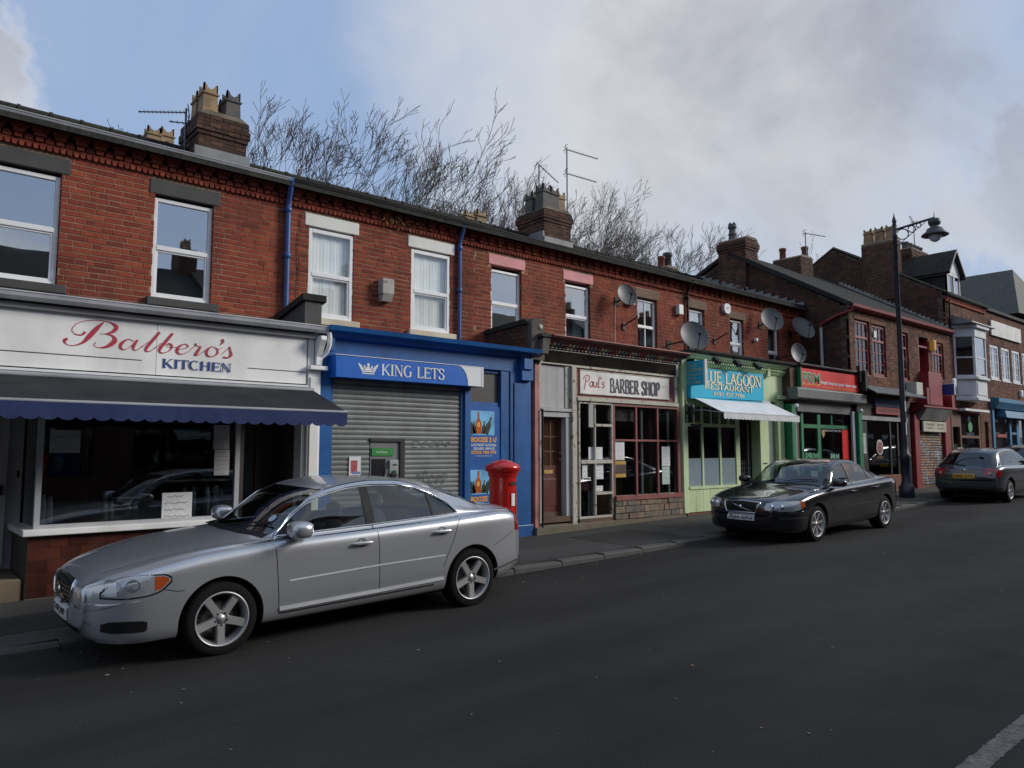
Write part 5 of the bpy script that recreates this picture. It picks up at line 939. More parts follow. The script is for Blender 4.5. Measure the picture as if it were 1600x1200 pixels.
rp = MB(); rp.prism([(RY - .16, 6.04), (RY - .16, 6.13), (ap[0], ap[1] + .08), (18.6, gtop(18.6) + .08), (18.6, gtop(18.6) - .02), (ap[0], ap[1] - .04)], 'x', GX - .1, RX1).obj('roof', SLATE, b6)
vb = MB(); vb.prism([(RY - .14, 6.0), (RY - .14, 6.09), (ap[0], ap[1] + .04), (ap[0], ap[1] - .09)], 'x', GX - .13, GX - .1).obj('verge_board', BLACKP, b6)
zf = MB(); y = RY + .2
for k in range(26): zf.box(RX1 - .05, RX1 - .012, RY + k * .15, RY + k * .15 + .155, 6.1 + k * .0885, 6.34 + k * .0885)
zf.obj('step_flashing', mat('mortar flashing', (.32, .32, .31), .9, var=.3, dirt=.5, dscale=6), b6)
W6 = [(21.98, 22.95, 4.1, 5.72), (23.1, 24.05, 4.1, 5.70), (25.0, 25.75, 4.1, 5.66), (27.75, 28.75, 4.3, 5.6)]
dr6 = (26.55, 27.45, 3.4, 5.65); hl = W6 + [dr6]
wall('front_wall', MORTAR_D, b6, GX, RX1, 3.4, 6.1, RY + .008, RY + .25, [(a - .012, c + .012, e - .012, f + .012) for a, c, e, f in hl])
bricks(b6, 'tan', GX, RX1, 3.4, 5.98, RY, hl); bricks(b6, 'dark', RX1 - .02, RX1, 3.4, 5.9, RY + .0)
for a, c, e, f in W6:
    fr = window(b6, a, c, e, f, RY + .05, CRIM, tz=e + (f - e) * .68, fw=.085, bars_v=(a + (c - a) * .37, a + (c - a) * .63), bars_h=(e + (f - e) * .24, e + (f - e) * .46), sash=False, inside='dark', glass=GL_SHOP)
    part('lintel', BR['tan'][1], b6, (a - .05, c + .05, RY - .012, RY, f + .004, f + .12))
tag(part('paper_notice', PAPER, None, (23.3, 23.48, RY + .02, RY + .03, 5.3, 5.5)), 'small white notice inside the second crimson upstairs window', 'notice'); tag(part('wall_light', mat('amber box lamp', (.45, .22, .04), .4, emit=(.9, .45, .08, .12)), None, (27.5, 27.7, RY - .16, RY, 5.25, 5.6), bevel=.02), 'amber box light on the brick beside the crimson upstairs door', 'wall light')
part('upper_door', CRIM, b6, (26.6, 27.4, RY + .3, RY + .34, 3.4, 5.3)); part('door_frame', CRIM, b6, (26.55, 26.6, RY, RY + .34, 3.4, 5.64), (27.4, 27.45, RY, RY + .34, 3.4, 5.64), (26.6, 27.4, RY, RY + .34, 5.3, 5.36), (26.6, 27.4, RY + .28, RY + .3, 5.36, 5.64)); part('balcony_panel', CRIM, b6, (26.5, 27.6, RY - .3, RY - .26, 3.35, 4.45), (26.5, 26.54, RY - .26, RY, 3.35, 4.45), (27.56, 27.6, RY - .26, RY, 3.35, 4.45))
hprof(GX - .1, RX1 + .05, [(RY, 5.98), (RY - .15, 6.0), (RY - .2, 6.03), (RY - .21, 6.11), (RY - .1, 6.12), (RY, 6.1)], 'eaves_gutter', CRIM, b6)
dp = thing('downpipe', 'pale drainpipe with crimson elbow on the dark gable beside the grocer sign', 'drainpipe', (GX, 10.4, 4)); MB().tube([(GX - .07, 10.85, 4.1), (GX - .07, 10.85, 5.5)], .045, 10).obj('pipe', mat('cream pipe', (.5, .48, .42), .5, dirt=.3), dp); MB().tube([(GX - .07, 10.85, 5.5), (GX - .07, 10.85, 5.62), (GX - .07, 10.3, 5.82), (GX - .07, 9.9, 5.9), (GX - .05, 9.85, 6.0)], .045, 8).obj('elbow', CRIM, dp)
stack(b6, GX - .12, GX + .62, 13.28, 14.3, 6.3, 8.8, [(GX + .2, 13.95, 8.88, .62, POT_G, 'crown', .26)], key='dark', courses=2)
stack(b6, 25.3, 26.2, 13.4, 14.5, 7.6, 8.85, [(25.5, 14.2, 8.9, .42, POT_R, 'roll', .24), (26.0, 13.6, 8.9, .45, POT_R, 'roll', .24)], key='stack', band=False)
aerial('thin aerial mast on the ridge of the crimson windowed building', [(25.9, 13.5, 8.2), (25.9, 13.5, 9.85)], [((25.9, 13.5, 9.82), (.8, -.5, -.1), .8, 5)])
# ground floor shops of that building
part('fascia_wall', mat('brown shop fascia', (.045, .03, .022), .7, var=.3), b6, (21.86, 25.6, RY - .02, RY + .25, 2.86, 3.4)); part('party_wall', DARKROOM, b6, (21.7, 29.3, 12.4, 12.5, -.2, 3.4), (25.5, 25.62, RY, 12.4, .4, 2.86), (21.9, 29.3, RY + .3, 12.4, 3.38, 3.4), (28.75, 29.3, RY + .05, 12.4, .4, 3.3)); part('rear_wall', MORTAR_D, b6, (GX + .2, RX1, 18.3, 18.5, -.3, 6.2))
part('blue_fascia_panel', mat('deep blue panel', (.012, .03, .14), .5), b6, (22.95, 24.75, RY - .08, RY - .022, 3.17, 3.42)); 
rs = thing('shop_sign', 'small red lettered sign below a blue panel on the dark shop behind the lamp post', 'sign', (23.8, RY - .1, 2.98)); part('board', mat('dull red sign', (.26, .012, .012), .5), rs, (22.9, 24.72, RY - .12, RY - .06, 2.94, 3.15)); text('TAKE AWAY', 23.05, 24.5, 2.99, 3.1, RY - .124, mat('maroon print', (.06, .008, .01), .5), rs, bold=.02)
part('shutter_lath', GREYG, b6, (21.95, 25.3, RY - .06, RY - .02, 2.74, 2.86)); df = part('shop_window', mat('black shop frame', (.014, .013, .013), .4), b6, (22.1, 22.5, RY, RY + .1, .5, 2.74), (25.0, 25.5, RY - .03, RY + .1, .5, 2.86), (24.05, 24.14, RY, RY + .08, .5, 2.74), (24.6, 24.7, RY, RY + .08, .5, 2.74)); part('pane', GL_SHOP, df, (22.5, 24.6, RY + .03, RY + .036, 1.1, 2.74))
part('tiled_riser', mat('red brown tile riser', (.15, .04, .02), .5, var=.2), b6, (22.5, 25.0, RY - .03, RY + .1, .3, 1.1)); part('side_notice', mat('column of pale notices', (.35, .38, .38), .6, var=.4, scale=20), b6, (22.2, 22.38, RY - .012, RY - .002, 1.75, 2.35))
lg = MB(); 
for r0, r1, m_ in ((.0, .21, 0),): lg.lathe([(r1, 0), (r1 - .025, -.004), (r0, -.004)], (23.3, RY - .0, 1.93), 28, axis='y')
lg.obj('round_decal', mat('pink ball decal', (.30, .09, .09), .5), b6); rg = MB(); rg.lathe([(.19, -.006), (.21, -.009), (.235, -.006), (.235, 0)], (23.3, RY, 1.93), 28, axis='y'); rg.obj('decal_ring', mat('pale ring', (.4, .4, .38), .5), b6)
bp = MB()
for k in range(6): a = k * pi / 3; c = (23.3 + (.12 * cos(a) if k else 0), 1.93 + (.12 * sin(a) if k else 0)); bp.add([(c[0] + .035 * cos(t), RY - .011, c[1] + .035 * sin(t)) for t in [2 * pi * i / 5 for i in range(5)]], [(0, 1, 2, 3, 4)])
bp.obj('ball_patches', INK, b6, fix=False); text('SPORTS', 23.1, 23.5, 1.6, 1.67, RY - .005, mat('amber print', (.4, .16, .03), .5), b6)
tag(MB().lathe([(0, 0), (.07, 0), (.09, .2), (.07, .38), (0, .38)], (23.2, 10.45, 1.05), 12).obj('vase', mat('lime green vase', (.20, .34, .04), .4)), 'lime green vase standing in the dark shop window left of the lamp post', 'vase')
cn = thing('shop_canopy', 'dirty corrugated plastic canopy sheet above the dark shop behind the lamp post', 'canopy', (23.6, RY, 3.5)); cm = MB(); rows = [[(21.95 + 3.7 * i / 150, RY - .0 - s * .55, 3.78 - s * .28 + .02 * cos(i * 1.25)) for i in range(151)] for s in (0, .5, 1)]; cm.grid(rows); cm.grid([[(a, b_, c - .006) for a, b_, c in r][::-1] for r in rows]); cm.obj('corrugated_sheet', mat('dirty corrugated plastic', (.14, .15, .14), .5, var=.3, dirt=.6, dcol=(.4, .4, .38), dscale=9), cn, fix=False)
box_thing('wall_box', 'pale box mounted above the canopy right of the lamp post', 'wall box', mat('cream wall box', (.42, .42, .37), .6), (25.35, 25.85, RY - .35, RY - .02, 3.62, 4.02)); box_thing('junction_box', 'black cable junction bracket at the right end of the red grocer sign', 'bracket', BLACKP, (21.84, 22.0, 9.72, 9.96, 3.55, 4.15))
# red shop with graffiti shutter
parts('pilaster', CRIM, b6, (25.66, 26.05, RY - .12, RY + .1, .4, 3.0), (28.2, 28.7, RY - .12, RY + .1, .5, 3.1), bevel=.02); MB().prism([(RY + .0, 3.36), (RY - .42, 3.3), (RY - .42, 3.24), (RY, 3.05)], 'x', 25.7, 28.6).obj('sloping_hood', CRIM, b6); MB().prism([(RY + .0, 3.2), (RY - .4, 3.24), (RY - .16, 2.84), (RY, 2.84)], 'x', 26.0, 28.2).obj('sloping_panel', mat('dull grey panel', (.24, .23, .23), .5, dirt=.4), b6)
parts('red_bracket', CRIM, b6, (28.45, 28.7, RY - .3, RY, 3.3, 3.75), (26.3, 26.55, RY - .3, RY, 3.36, 3.9))
cs = thing('shop_sign', 'cream sign with faded brown lettering over the graffiti covered shutter', 'sign', (27.2, RY - .1, 2.5)); part('board', mat('cream sign board', (.45, .42, .33), .6, dirt=.3), cs, (26.15, 28.1, RY - .2, RY - .14, 2.46, 2.8), bevel=.01); bl = mat('brown sign lettering', (.17, .08, .03), .5); text('TAILOR', 26.35, 27.05, 2.66, 2.74, RY - .204, bl, cs, bold=.03); text('SHOE', 27.3, 27.85, 2.66, 2.74, RY - .204, bl, cs, bold=.03); text('repairs', 26.4, 27.0, 2.54, 2.62, RY - .204, bl, cs, bold=.02); text('repairs', 27.3, 27.9, 2.54, 2.62, RY - .204, bl, cs, bold=.02)
gm = bpy.data.materials.new('graffiti over brown shutter'); gm.use_nodes = True
def graff(nt=gm.node_tree):
    N = nt.nodes.new; L = nt.links.new; b = nt.nodes['Principled BSDF']; b.inputs['Roughness'].default_value = .55; g = N('ShaderNodeNewGeometry'); n = N('ShaderNodeTexNoise'); n.inputs['Scale'].default_value = 1.6; n.inputs['Detail'].default_value = 3; n.inputs['Distortion'].default_value = 1.5; L(g.outputs['Position'], n.inputs['Vector']); r = N('ShaderNodeValToRGB'); L(n.outputs['Fac'], r.inputs[0]); r.color_ramp.interpolation = 'CONSTANT'
    for i, (p, c) in enumerate(((0, (.05, .035, .03)), (.40, (.33, .13, .02)), (.46, (.09, .03, .03)), (.5, (.06, .045, .04)), (.56, (.22, .24, .27)), (.62, (.04, .05, .07)), (.68, (.3, .12, .02)))):
        e = r.color_ramp.elements[i] if i < 2 else r.color_ramp.elements.new(p); e.position = p; e.color = (*c, 1)
    L(r.outputs[0], b.inputs['Base Color'])
graff()
gs = thing('roller_shutter', 'narrow steel shutter sprayed with orange and white graffiti between crimson pilasters', 'shutter', (27, RY, .6)); z = .72
while z < 2.5: slat(gs, 26.06, 28.18, z, RY - .02, .085, gm); z += .085
part('orange_glow_strip', bl, b6, (26.06, 28.2, RY - .06, RY - .02, .6, .71))
# ================= tall brown building =================
BX0, BX1, BY_ = RX1 + .01, 33.4, 10.1; b7 = thing('brick_building', 'tall brown brick building with stepped dark gable, dormer and white canted bay window', 'building', (31.3, BY_, G(31)))
AP = (14.15, 9.98); EZ = 7.45
def gt2(y): return EZ + .1 + (y - BY_) * (AP[1] - EZ - .1) / (AP[0] - BY_) if y < AP[0] else AP[1] - (y - AP[0]) * .6
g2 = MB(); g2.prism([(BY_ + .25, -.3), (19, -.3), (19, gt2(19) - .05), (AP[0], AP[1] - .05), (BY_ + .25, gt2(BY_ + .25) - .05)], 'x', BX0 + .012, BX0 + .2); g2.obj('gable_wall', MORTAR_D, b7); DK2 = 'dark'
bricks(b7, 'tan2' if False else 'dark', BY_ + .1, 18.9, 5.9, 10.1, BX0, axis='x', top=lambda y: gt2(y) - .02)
MB().prism([(BY_ - .12, EZ), (BY_ - .12, EZ + .1), (AP[0], AP[1] + .1), (19, gt2(19) + .1), (19, gt2(19)), (AP[0], AP[1])], 'x', BX0 + .03, BX1).obj('roof', SLATE, b7)
MB().prism([(BY_ + .0, EZ + .12), (AP[0], AP[1] + .03), (AP[0], AP[1] + .1), (BY_ + .0, EZ + .19)], 'x', BX0 - .01, BX0 + .03).obj('verge', mat('verge mortar', (.10, .085, .07), .9), b7)
bh = [(29.95, 32.0, 4.3, 6.4), (32.45, 33.05, 4.3, 6.0)]; wall('front_wall', MORTAR_D, b7, BX0, BX1, .3, EZ, BY_ + .008, BY_ + .25, [(a - .012, c + .012, e, f) for a, c, e, f in bh + [(29.2, 32.3, -1, 3.15), (32.75, 33.15, -1, 2.95)]]); bricks(b7, 'tan', BX0, BX1, .6, EZ - .12, BY_, bh + [(29.2, 32.3, -1, 3.15), (32.75, 33.15, -1, 2.95)])
part('eaves_board', BR['red'][1], b7, (BX0, BX1, BY_ - .06, BY_ + .02, EZ - .22, EZ - .14)); co = MB()
for i in range(26): co.box(BX0 + .05 + i * .155, BX0 + .13 + i * .155, BY_ - .08, BY_, EZ - .14, EZ - .03)
co.obj('corbel_table', BR['red'][1], b7); gutter(b7, BX0 + .05, BX1, BLACKP, z=EZ + .05, y=BY_ - .12, r=.06)
dpp = thing('downpipe', 'black drainpipe at the left corner of the tall brown brick building', 'drainpipe', (BX0 + .25, BY_, 5)); MB().tube([(BX0 + .2, BY_ - .06, EZ), (BX0 + .2, BY_ - .06, 5.9)], .04, 8).obj('pipe', BLACKP, dpp)
window(b7, 32.45, 33.05, 4.3, 5.95, BY_ + .1, WHITE, tz=5.1, fw=.08, board=False)
# canted bay
bay = [(29.95, BY_), (30.4, BY_ - .55), (31.55, BY_ - .55), (32.0, BY_)]
def bayband(name, m_, z0, z1, out=0.0):
    o = MB(); q = [(bay[0][0] - out, BY_ + .0), (bay[1][0] - out * .6, bay[1][1] - out), (bay[2][0] + out * .6, bay[2][1] - out), (bay[3][0] + out, BY_ + .0)]; o.prism(q, 'z', z0, z1); return o.obj(name, m_, b7)
BW = mat('white bay joinery', (.62, .63, .65), .5, var=.06, dirt=.35, dcol=(.25, .25, .25)); MB().prism([(BY_ - .72, 6.42), (BY_ - .7, 6.47), (BY_, 6.78), (BY_, 6.42)], 'x', 29.75, 32.2).obj('bay_roof', LEAD, b7); bayband('bay_cornice', BW, 6.3, 6.42, .12); bayband('bay_frieze', BW, 5.98, 6.3, .02); bayband('bay_sill', BW, 4.42, 4.5, .08); bayband('bay_apron', BW, 3.75, 4.42, -.02); bayband('bay_base', BW, 3.66, 3.75, .04)
for a, c in ((bay[0], bay[1]), (bay[1], bay[2]), (bay[2], bay[3])):
    A = Vector((a[0], a[1], 0)); B = Vector((c[0], c[1], 0)); L_ = (B - A).length; u = (B - A) / L_; nn = Vector((u.y, -u.x, 0))
    def seg(name, m_, s0, s1, z0, z1, d0, d1, par):
        o = MB(); q = [A + u * s0 + nn * d0, A + u * s1 + nn * d0, A + u * s1 + nn * d1, A + u * s0 + nn * d1]; o.prism([(v.x, v.y) for v in q], 'z', z0, z1); return o.obj(name, m_, par)
    f = seg('bay_window', BW, 0, .07, 4.5, 5.98, -.06, 0, b7); seg('mullion', BW, L_ - .07, L_, 4.5, 5.98, -.06, 0, f); seg('meeting_rail', BW, .07, L_ - .07, 5.2, 5.25, -.05, -.01, f); seg('bottom_rail', BW, .07, L_ - .07, 4.5, 4.58, -.05, -.01, f); seg('pane', GL_UP, .07, L_ - .07, 4.58, 5.98, -.035, -.03, f); seg('apron_moulding', BW, .08, L_ - .08, 3.85, 4.3, -.02, .005, f)
part('room_back', DARKROOM, b7, (BX0 + .25, BX1, 12.6, 12.7, .2, 7), (BX0 + .25, BX1, BY_ + .3, 12.6, 3.3, 3.34))
stack(b7, BX0 - .05, BX0 + .55, 11.75, 13.0, 7.6, 9.86, [(BX0 + .25, y_, 9.92, .6, POT_B, 'square', .3) for y_ in (11.95, 12.37, 12.8)], key='dark', band=False)
stack(b7, 31.5, 33.3, 12.0, 12.6, 8.5, 9.95, [(31.75 + i * .34, 12.3, 9.98, .33, mat('grey pots', (.13, .125, .12), .8, var=.3), 'roll', .28) for i in range(5)], key='stack')
aerial('thin aerial mast over the far row of grey chimney pots', [(32.7, 12.3, 9.9), (32.7, 12.3, 11.3)], [((32.7, 12.3, 11.28), (-.9, -.2, .1), .9, 5)])
# dormer with long ridge
DX0, DX1, DY = 30.95, 32.35, 10.55; DE, DA = 8.72, 9.5; dm = MB(); xm = (DX0 + DX1) / 2
dm.add([(DX0 - .12, DY - .15, DE - .1), (xm, DY - .15, DA + .1), (xm, 14.6, DA + .1), (DX0 - .12, 14.6, DE - .1), (DX1 + .12, DY - .15, DE - .1), (DX1 + .12, 14.6, DE - .1)], [(0, 1, 2, 3), (1, 4, 5, 2)]); dm.add([(DX0 - .12, DY - .15, DE - .2), (xm, DY - .15, DA), (xm, 14.6, DA), (DX0 - .12, 14.6, DE - .2), (DX1 + .12, DY - .15, DE - .2), (DX1 + .12, 14.6, DE - .2)], [(3, 2, 1, 0), (2, 5, 4, 1)]); dm.obj('dormer_roof', SLATE, b7, fix=False)
part('dormer_cheek', SLATE, b7, (DX0, DX0 + .05, DY, 13.2, EZ, DE - .07), (DX1 - .05, DX1, DY, 13.2, EZ, DE - .07)); MB().prism([(DX0, DE - .05), (DX1, DE - .05), (xm, DA - .02)], 'y', DY, DY + .05).obj('dormer_pediment', BW, b7); window(b7, DX0, DX1, EZ + .25, DE - .06, DY, BW, fw=.11, bars_v=((DX0 + xm) / 2 + .17, xm + .17), sash=False)
part('dormer_post', BW, b7, (xm - .04, xm + .04, DY - .01, DY + .03, EZ + .25, DE - .06)); MB().prism([(DX0 - .14, DE - .18), (DX0 - .14, DE - .06), (xm, DA + .12), (DX1 + .14, DE - .06), (DX1 + .14, DE - .18), (xm, DA)], 'y', DY - .17, DY - .15).obj('barge_board', mat('navy barge board', (.02, .022, .04), .5), b7)
# ground floor of the brown building
WOOD = mat('varnished brown shop timber', (.12, .045, .018), .45, var=.3, scale=5, dirt=.3); ws = part('shop_window', WOOD, b7, (29.25, 29.4, BY_ - .02, BY_ + .1, .5, 3.15), (30.15, 30.28, BY_, BY_ + .1, .5, 3.15), (32.1, 32.25, BY_, BY_ + .1, .5, 3.15), (30.28, 32.1, BY_, BY_ + .1, .5, 1.35), (30.28, 32.1, BY_, BY_ + .1, 2.3, 2.4), (29.4, 30.15, BY_, BY_ + .1, 2.7, 3.15)); part('pane', GL_SHOP, ws, (30.28, 32.1, BY_ + .04, BY_ + .046, 1.35, 3.1)); part('awning_cassette', WHITE, b7, (29.9, 32.4, BY_ - .3, BY_ - .1, 3.28, 3.36))
part('transom_panel', WOOD, b7, (30.28, 31.5, BY_ + .1, BY_ + .14, 2.4, 2.85)); part('soft_toys', mat('coloured window display', (.16, .2, .17), .8, var=.9, scale=6), b7, (30.4, 32.0, BY_ + .3, BY_ + .5, 1.35, 2.1)); tag(part('green_board', mat('pale green board', (.28, .38, .32), .6), None, (29.55, 30.05, BY_ - .1, BY_ - .06, 1.1, 1.95)), 'pale green notice board leaning beside the brown timber shop front', 'notice board'); MB().add([(31.3 + .22 * cos(t), BY_ + .03, 2.72 + .2 * sin(t)) for t in [2 * pi * i / 10 for i in range(10)]], [tuple(range(10))]).obj('cactus_decal', mat('green decal', (.04, .25, .1), .5), b7, fix=False)
part('alley_arch', INK, b7, (32.77, 33.13, BY_ + .12, BY_ + .2, .3, 2.95)); box_thing('alarm_box', 'round white alarm box left of the white bay window', 'alarm', UPVC, (29.45, 29.75, BY_ - .12, BY_, 4.1, 4.42), bevel=.04); bx_ = box_thing('projecting_sign', 'small white and blue flag sign above the crimson shop', 'sign', UPVC, (28.0, 28.08, RY - .55, RY - .1, 3.72, 4.12)); part('blue_face', mat('blue sign face', (.02, .04, .22), .5), bx_, (27.985, 28.0, RY - .53, RY - .12, 3.74, 4.1))
# ================= end building =================
b8 = thing('brick_building', 'brown brick building with long blank white board over three white casement windows', 'building', (37, BY_, G(37))); ex = 44; E8 = 7.4
h8 = [(33.82, 34.9, 4.68, 6.08), (35.15, 36.26, 4.68, 6.08), (36.52, 37.6, 4.68, 6.08), (37.86, 38.94, 4.68, 6.08), (41, 42.2, 4.68, 6.08)]; lo8 = [(33.6, 38.9, -1, 3.8), (40, 43.5, -1, 3.2)]
wall('front_wall', MORTAR_D, b8, BX1 + .003, ex, .3, E8, BY_ + .008, BY_ + .25, [(a - .012, c + .012, e, f) for a, c, e, f in h8 + lo8]); bricks(b8, 'tan', BX1 + .003, ex, .6, E8 - .05, BY_, h8 + lo8); part('side_wall', MORTAR_D, b8, (ex - .2, ex, BY_ + .25, 19, -.3, E8)); part('room_back', DARKROOM, b8, (33.5, 43.8, 12.6, 12.7, .2, 7), (33.5, 43.8, BY_ + .3, 12.6, 3.85, 3.9))
MB().prism([(BY_ - .1, E8), (BY_ - .1, E8 + .12), (12.2, E8 + .35), (12.2, E8)], 'x', BX1 + .003, ex).obj('low_roof', FELT, b8)
for i, (a, c, e, f) in enumerate(h8): window(b8, a, c, e, f, BY_ + .03, UPVC, fw=.11, bars_v=(a + (c - a) * .33, (a + c) / 2 + (c - a) * .17), bars_h=(e + .36, e + .7, e + 1.05), sash=False, inside='net')
tag(part('sign_board', mat('blank white board', (.66, .65, .62), .5, dirt=.2), None, (33.9, 37.6, BY_ - .08, BY_ - .02, 6.45, 7.05)), 'long blank white board above the row of white casement windows', 'sign'); box_thing('alarm_box', 'white alarm box above the blue shop at the right edge', 'alarm', UPVC, (37.1, 37.35, BY_ - .12, BY_, 4.1, 4.4), bevel=.04)
LB = mat('light blue shop paint', (.03, .17, .32), .5, var=.15, dirt=.4); hprof(33.55, 38.9, [(BY_ + .1, 3.45), (BY_ - .15, 3.5), (BY_ - .3, 3.75), (BY_ - .3, 3.9), (BY_ + .1, 3.95)], 'cornice', LB, b8); MB().prism([(BY_, 3.2), (BY_ - .35, 3.15), (BY_ - .3, 3.42), (BY_, 3.45)], 'x', 34.2, 38.6).obj('blind_box', LB, b8)
lf = part('shop_window', LB, b8, (33.55, 33.75, BY_ - .05, BY_ + .1, .6, 3.5), (35.7, 35.9, BY_, BY_ + .1, .6, 3.2), (36.6, 36.9, BY_, BY_ + .1, .6, 3.2), (37.6, 38.9, BY_, BY_ + .1, .6, 3.2), (35.9, 36.6, BY_ + .02, BY_ + .08, .6, 1.5), (35.9, 36.6, BY_ + .02, BY_ + .08, 2.5, 2.6)); part('pane', GL_SHOP, lf, (33.75, 37.6, BY_ + .05, BY_ + .056, .9, 3.3)); part('grey_blind', mat('grey window blind', (.16, .16, .15), .7), b8, (33.8, 35.6, BY_ + .2, BY_ + .22, .9, 3.2)); part('red_notice', mat('red strip notice', (.4, .03, .04), .5), b8, (34.3, 35.3, BY_ + .03, BY_ + .045, 2.38, 2.5))
b9 = thing('brick_building', 'building with large dark slate hipped roof rising beyond the white board', 'building', (42, 11, G(42))); MB().add([(38.6, 12.6, 7.9), (50, 12.6, 7.9), (50, 19, 7.9), (38.6, 19, 7.9), (38.6, 12.6, 8.0), (44.3, 12.0, 10.4), (44.3, 12.0, 10.4), (38.6, 12.6, 8.0)], [(0, 1, 2, 3)]).obj('wall_plate', SLATE, b9)
hip = MB(); R0, R1 = (40.6, 11.0, 10.35), (40.6, 17.5, 10.35); c0, c1, c2, c3 = (37.3, 9.95, 7.75), (44.2, 9.95, 8.0), (44.2, 18, 8.0), (37.3, 18, 7.75); hip.add([c0, c1, c2, c3, R0, R1], [(0, 4, 5, 3), (0, 1, 4), (1, 2, 5, 4), (2, 3, 5), (3, 2, 1, 0)]); hip.obj('roof', mat('mossy roof slate', (.06, .062, .055), .75, var=.35, scale=10, bump=.5, bscale=16, dirt=.5, dcol=(.08, .085, .06)), b9); part('brick_wall', BR['dark'][1], b9, (37.6, 44.0, 10.38, 17.8, 6.5, 7.95)); 
aerial('small aerial at the right edge over the slate hipped roof', [(43.5, 12, 9.3), (43.5, 12, 10.6)], [((43.5, 12, 10.55), (-.9, -.3, .3), .7, 4)])
# ================= street lamp =================
LX, LY = 22.15, 8.85; lz = G(LX) + .06; lp = thing('street_lamp', 'tall black street lamp with scrolled arm and bell shaped lantern beyond the black car', 'street lamp', (LX, LY, lz)); LM = mat('dark lamp post paint', (.018, .021, .035), .4, var=.15, dirt=.2)
MB().lathe([(.0, -.1), (.2, -.1), (.2, .32), (.14, .36), (.135, .42), (.12, .45), (.115, 1.0), (.15, 1.03), (.14, 1.1), (.16, 1.15), (.1, 1.25), (.085, 1.4)], (LX, LY, lz), 10).obj('base', LM, lp); MB().lathe([(.082, 1.35), (.075, 3), (.055, 7.4), (.07, 7.42), (.07, 7.5), (.05, 7.55), (.05, 7.85), (.065, 7.88), (.05, 7.95), (.02, 8.05), (.0, 8.15)], (LX, LY, lz), 14).obj('pole', LM, lp)
ad = Vector((.62, -.78, 0)).normalized(); ad = Vector((.50, -.86, 0)).normalized(); A0 = Vector((LX, LY, lz + 7.62)); Ltip = A0 + ad * 1.02 + Vector((0, 0, .27)); MB().tube([A0 - ad * .05, Ltip], .033, 8).obj('arm', LM, lp); MB().tube([A0 + Vector((0, 0, -.5)), A0 + ad * .8 + Vector((0, 0, .17))], .01, 6).obj('stay', LM, lp)
def ring(c, r, par, w=.016):
    MB().tube([c + ad * (r * cos(t)) + Vector((0, 0, r * sin(t))) for t in [2 * pi * i / 24 for i in range(25)]], w, 6, cap=False).obj('scroll_ring', LM, par, fix=False)
ring(A0 + ad * .2 + Vector((0, 0, -.13)), .15, lp); ring(A0 + ad * .44 + Vector((0, 0, .0)), .095, lp); ring(A0 + ad * .62 + Vector((0, 0, .09)), .06, lp)
H = Ltip + Vector((0, 0, -.02)); MB().tube([H, H + Vector((0, 0, .2))], [.02, .004], 6).obj('finial', LM, lp); hd = MB().lathe([(0.000, -0.014), (0.136, -0.020), (0.163, -0.041), (0.163, -0.136), (0.143, -0.184), (0.116, -0.204), (0.116, -0.258), (0.204, -0.299), (0.231, -0.374), (0.326, -0.449), (0.354, -0.490), (0.340, -0.503), (0.177, -0.490)], tuple(H), 26).obj('lantern_hood', mat('lantern hood', (.045, .047, .052), .5, var=.1), lp); MB().lathe([(0.170, -0.490), (0.163, -0.544), (0.122, -0.626), (0.054, -0.673), (0.000, -0.680)], tuple(H), 22).obj('glass_bowl', mat('clear lantern bowl', (.45, .5, .55), .12, var=.05), lp)
for zz, h in ((3.55, .3), (2.9, .35)): part('sticker', PAPER, lp, (LX - .05, LX - .02, LY - .085, LY - .07, lz + zz - 1.15, lz + zz - 1.15 + h))
# ================= pillar box =================
PX, PYY = 7.24, 8.62; pz = PZ(PX, PYY); pb = thing('pillar_box', 'bright red cylindrical pillar box with domed cap beside the silver car', 'post box', (PX, PYY, pz)); RP = mat('post box red', (.50, .012, .010), .25, var=.08, coat=.4, dirt=.15, dcol=(.2, .02, .02)); BPb = mat('post box black base', (.012, .012, .012), .4)
MB().lathe([(.0, 0), (.235, 0), (.235, .1), (.215, .2), (.205, .22)], (PX, PYY, pz), 32).obj('base', BPb, pb); MB().lathe([(.205, .21), (.2, .3), (.2, 1.2), (.205, 1.22), (.225, 1.25), (.225, 1.29), (.245, 1.31), (.265, 1.34), (.265, 1.37), (.225, 1.4), (.13, 1.45), (0, 1.475)], (PX, PYY, pz), 40).obj('body', RP, pb)
n = 10; cd = MB()
for i in range(36): t = 2 * pi * i / 36; cd.box(PX + .25 * cos(t) - .008, PX + .25 * cos(t) + .008, PYY + .25 * sin(t) - .008, PYY + .25 * sin(t) + .008, pz + 1.3, pz + 1.325)
cd.obj('cap_moulding', RP, pb); dr = MB(); rows = [[(PX + .207 * cos(t), PYY + .207 * sin(t), pz + z_) for t in [radians(-62 + i * 6) for i in range(12)]] for z_ in (.42, 1.0)]; dr.grid(rows); dr.obj('door', RP, pb, fix=False); 
for nm, m_, a0, a1, z0, z1 in (('aperture', BPb, -98, -58, 1.1, 1.145), ('collection_plate', PAPER, -92, -72, .8, .98)): q = MB(); q.grid([[(PX + .2115 * cos(radians(a0 + (a1 - a0) * i / 8)), PYY + .2115 * sin(radians(a0 + (a1 - a0) * i / 8)), pz + z_) for i in range(9)] for z_ in (z0, z1)]); q.obj(nm, m_, pb, fix=False)
if True: pass
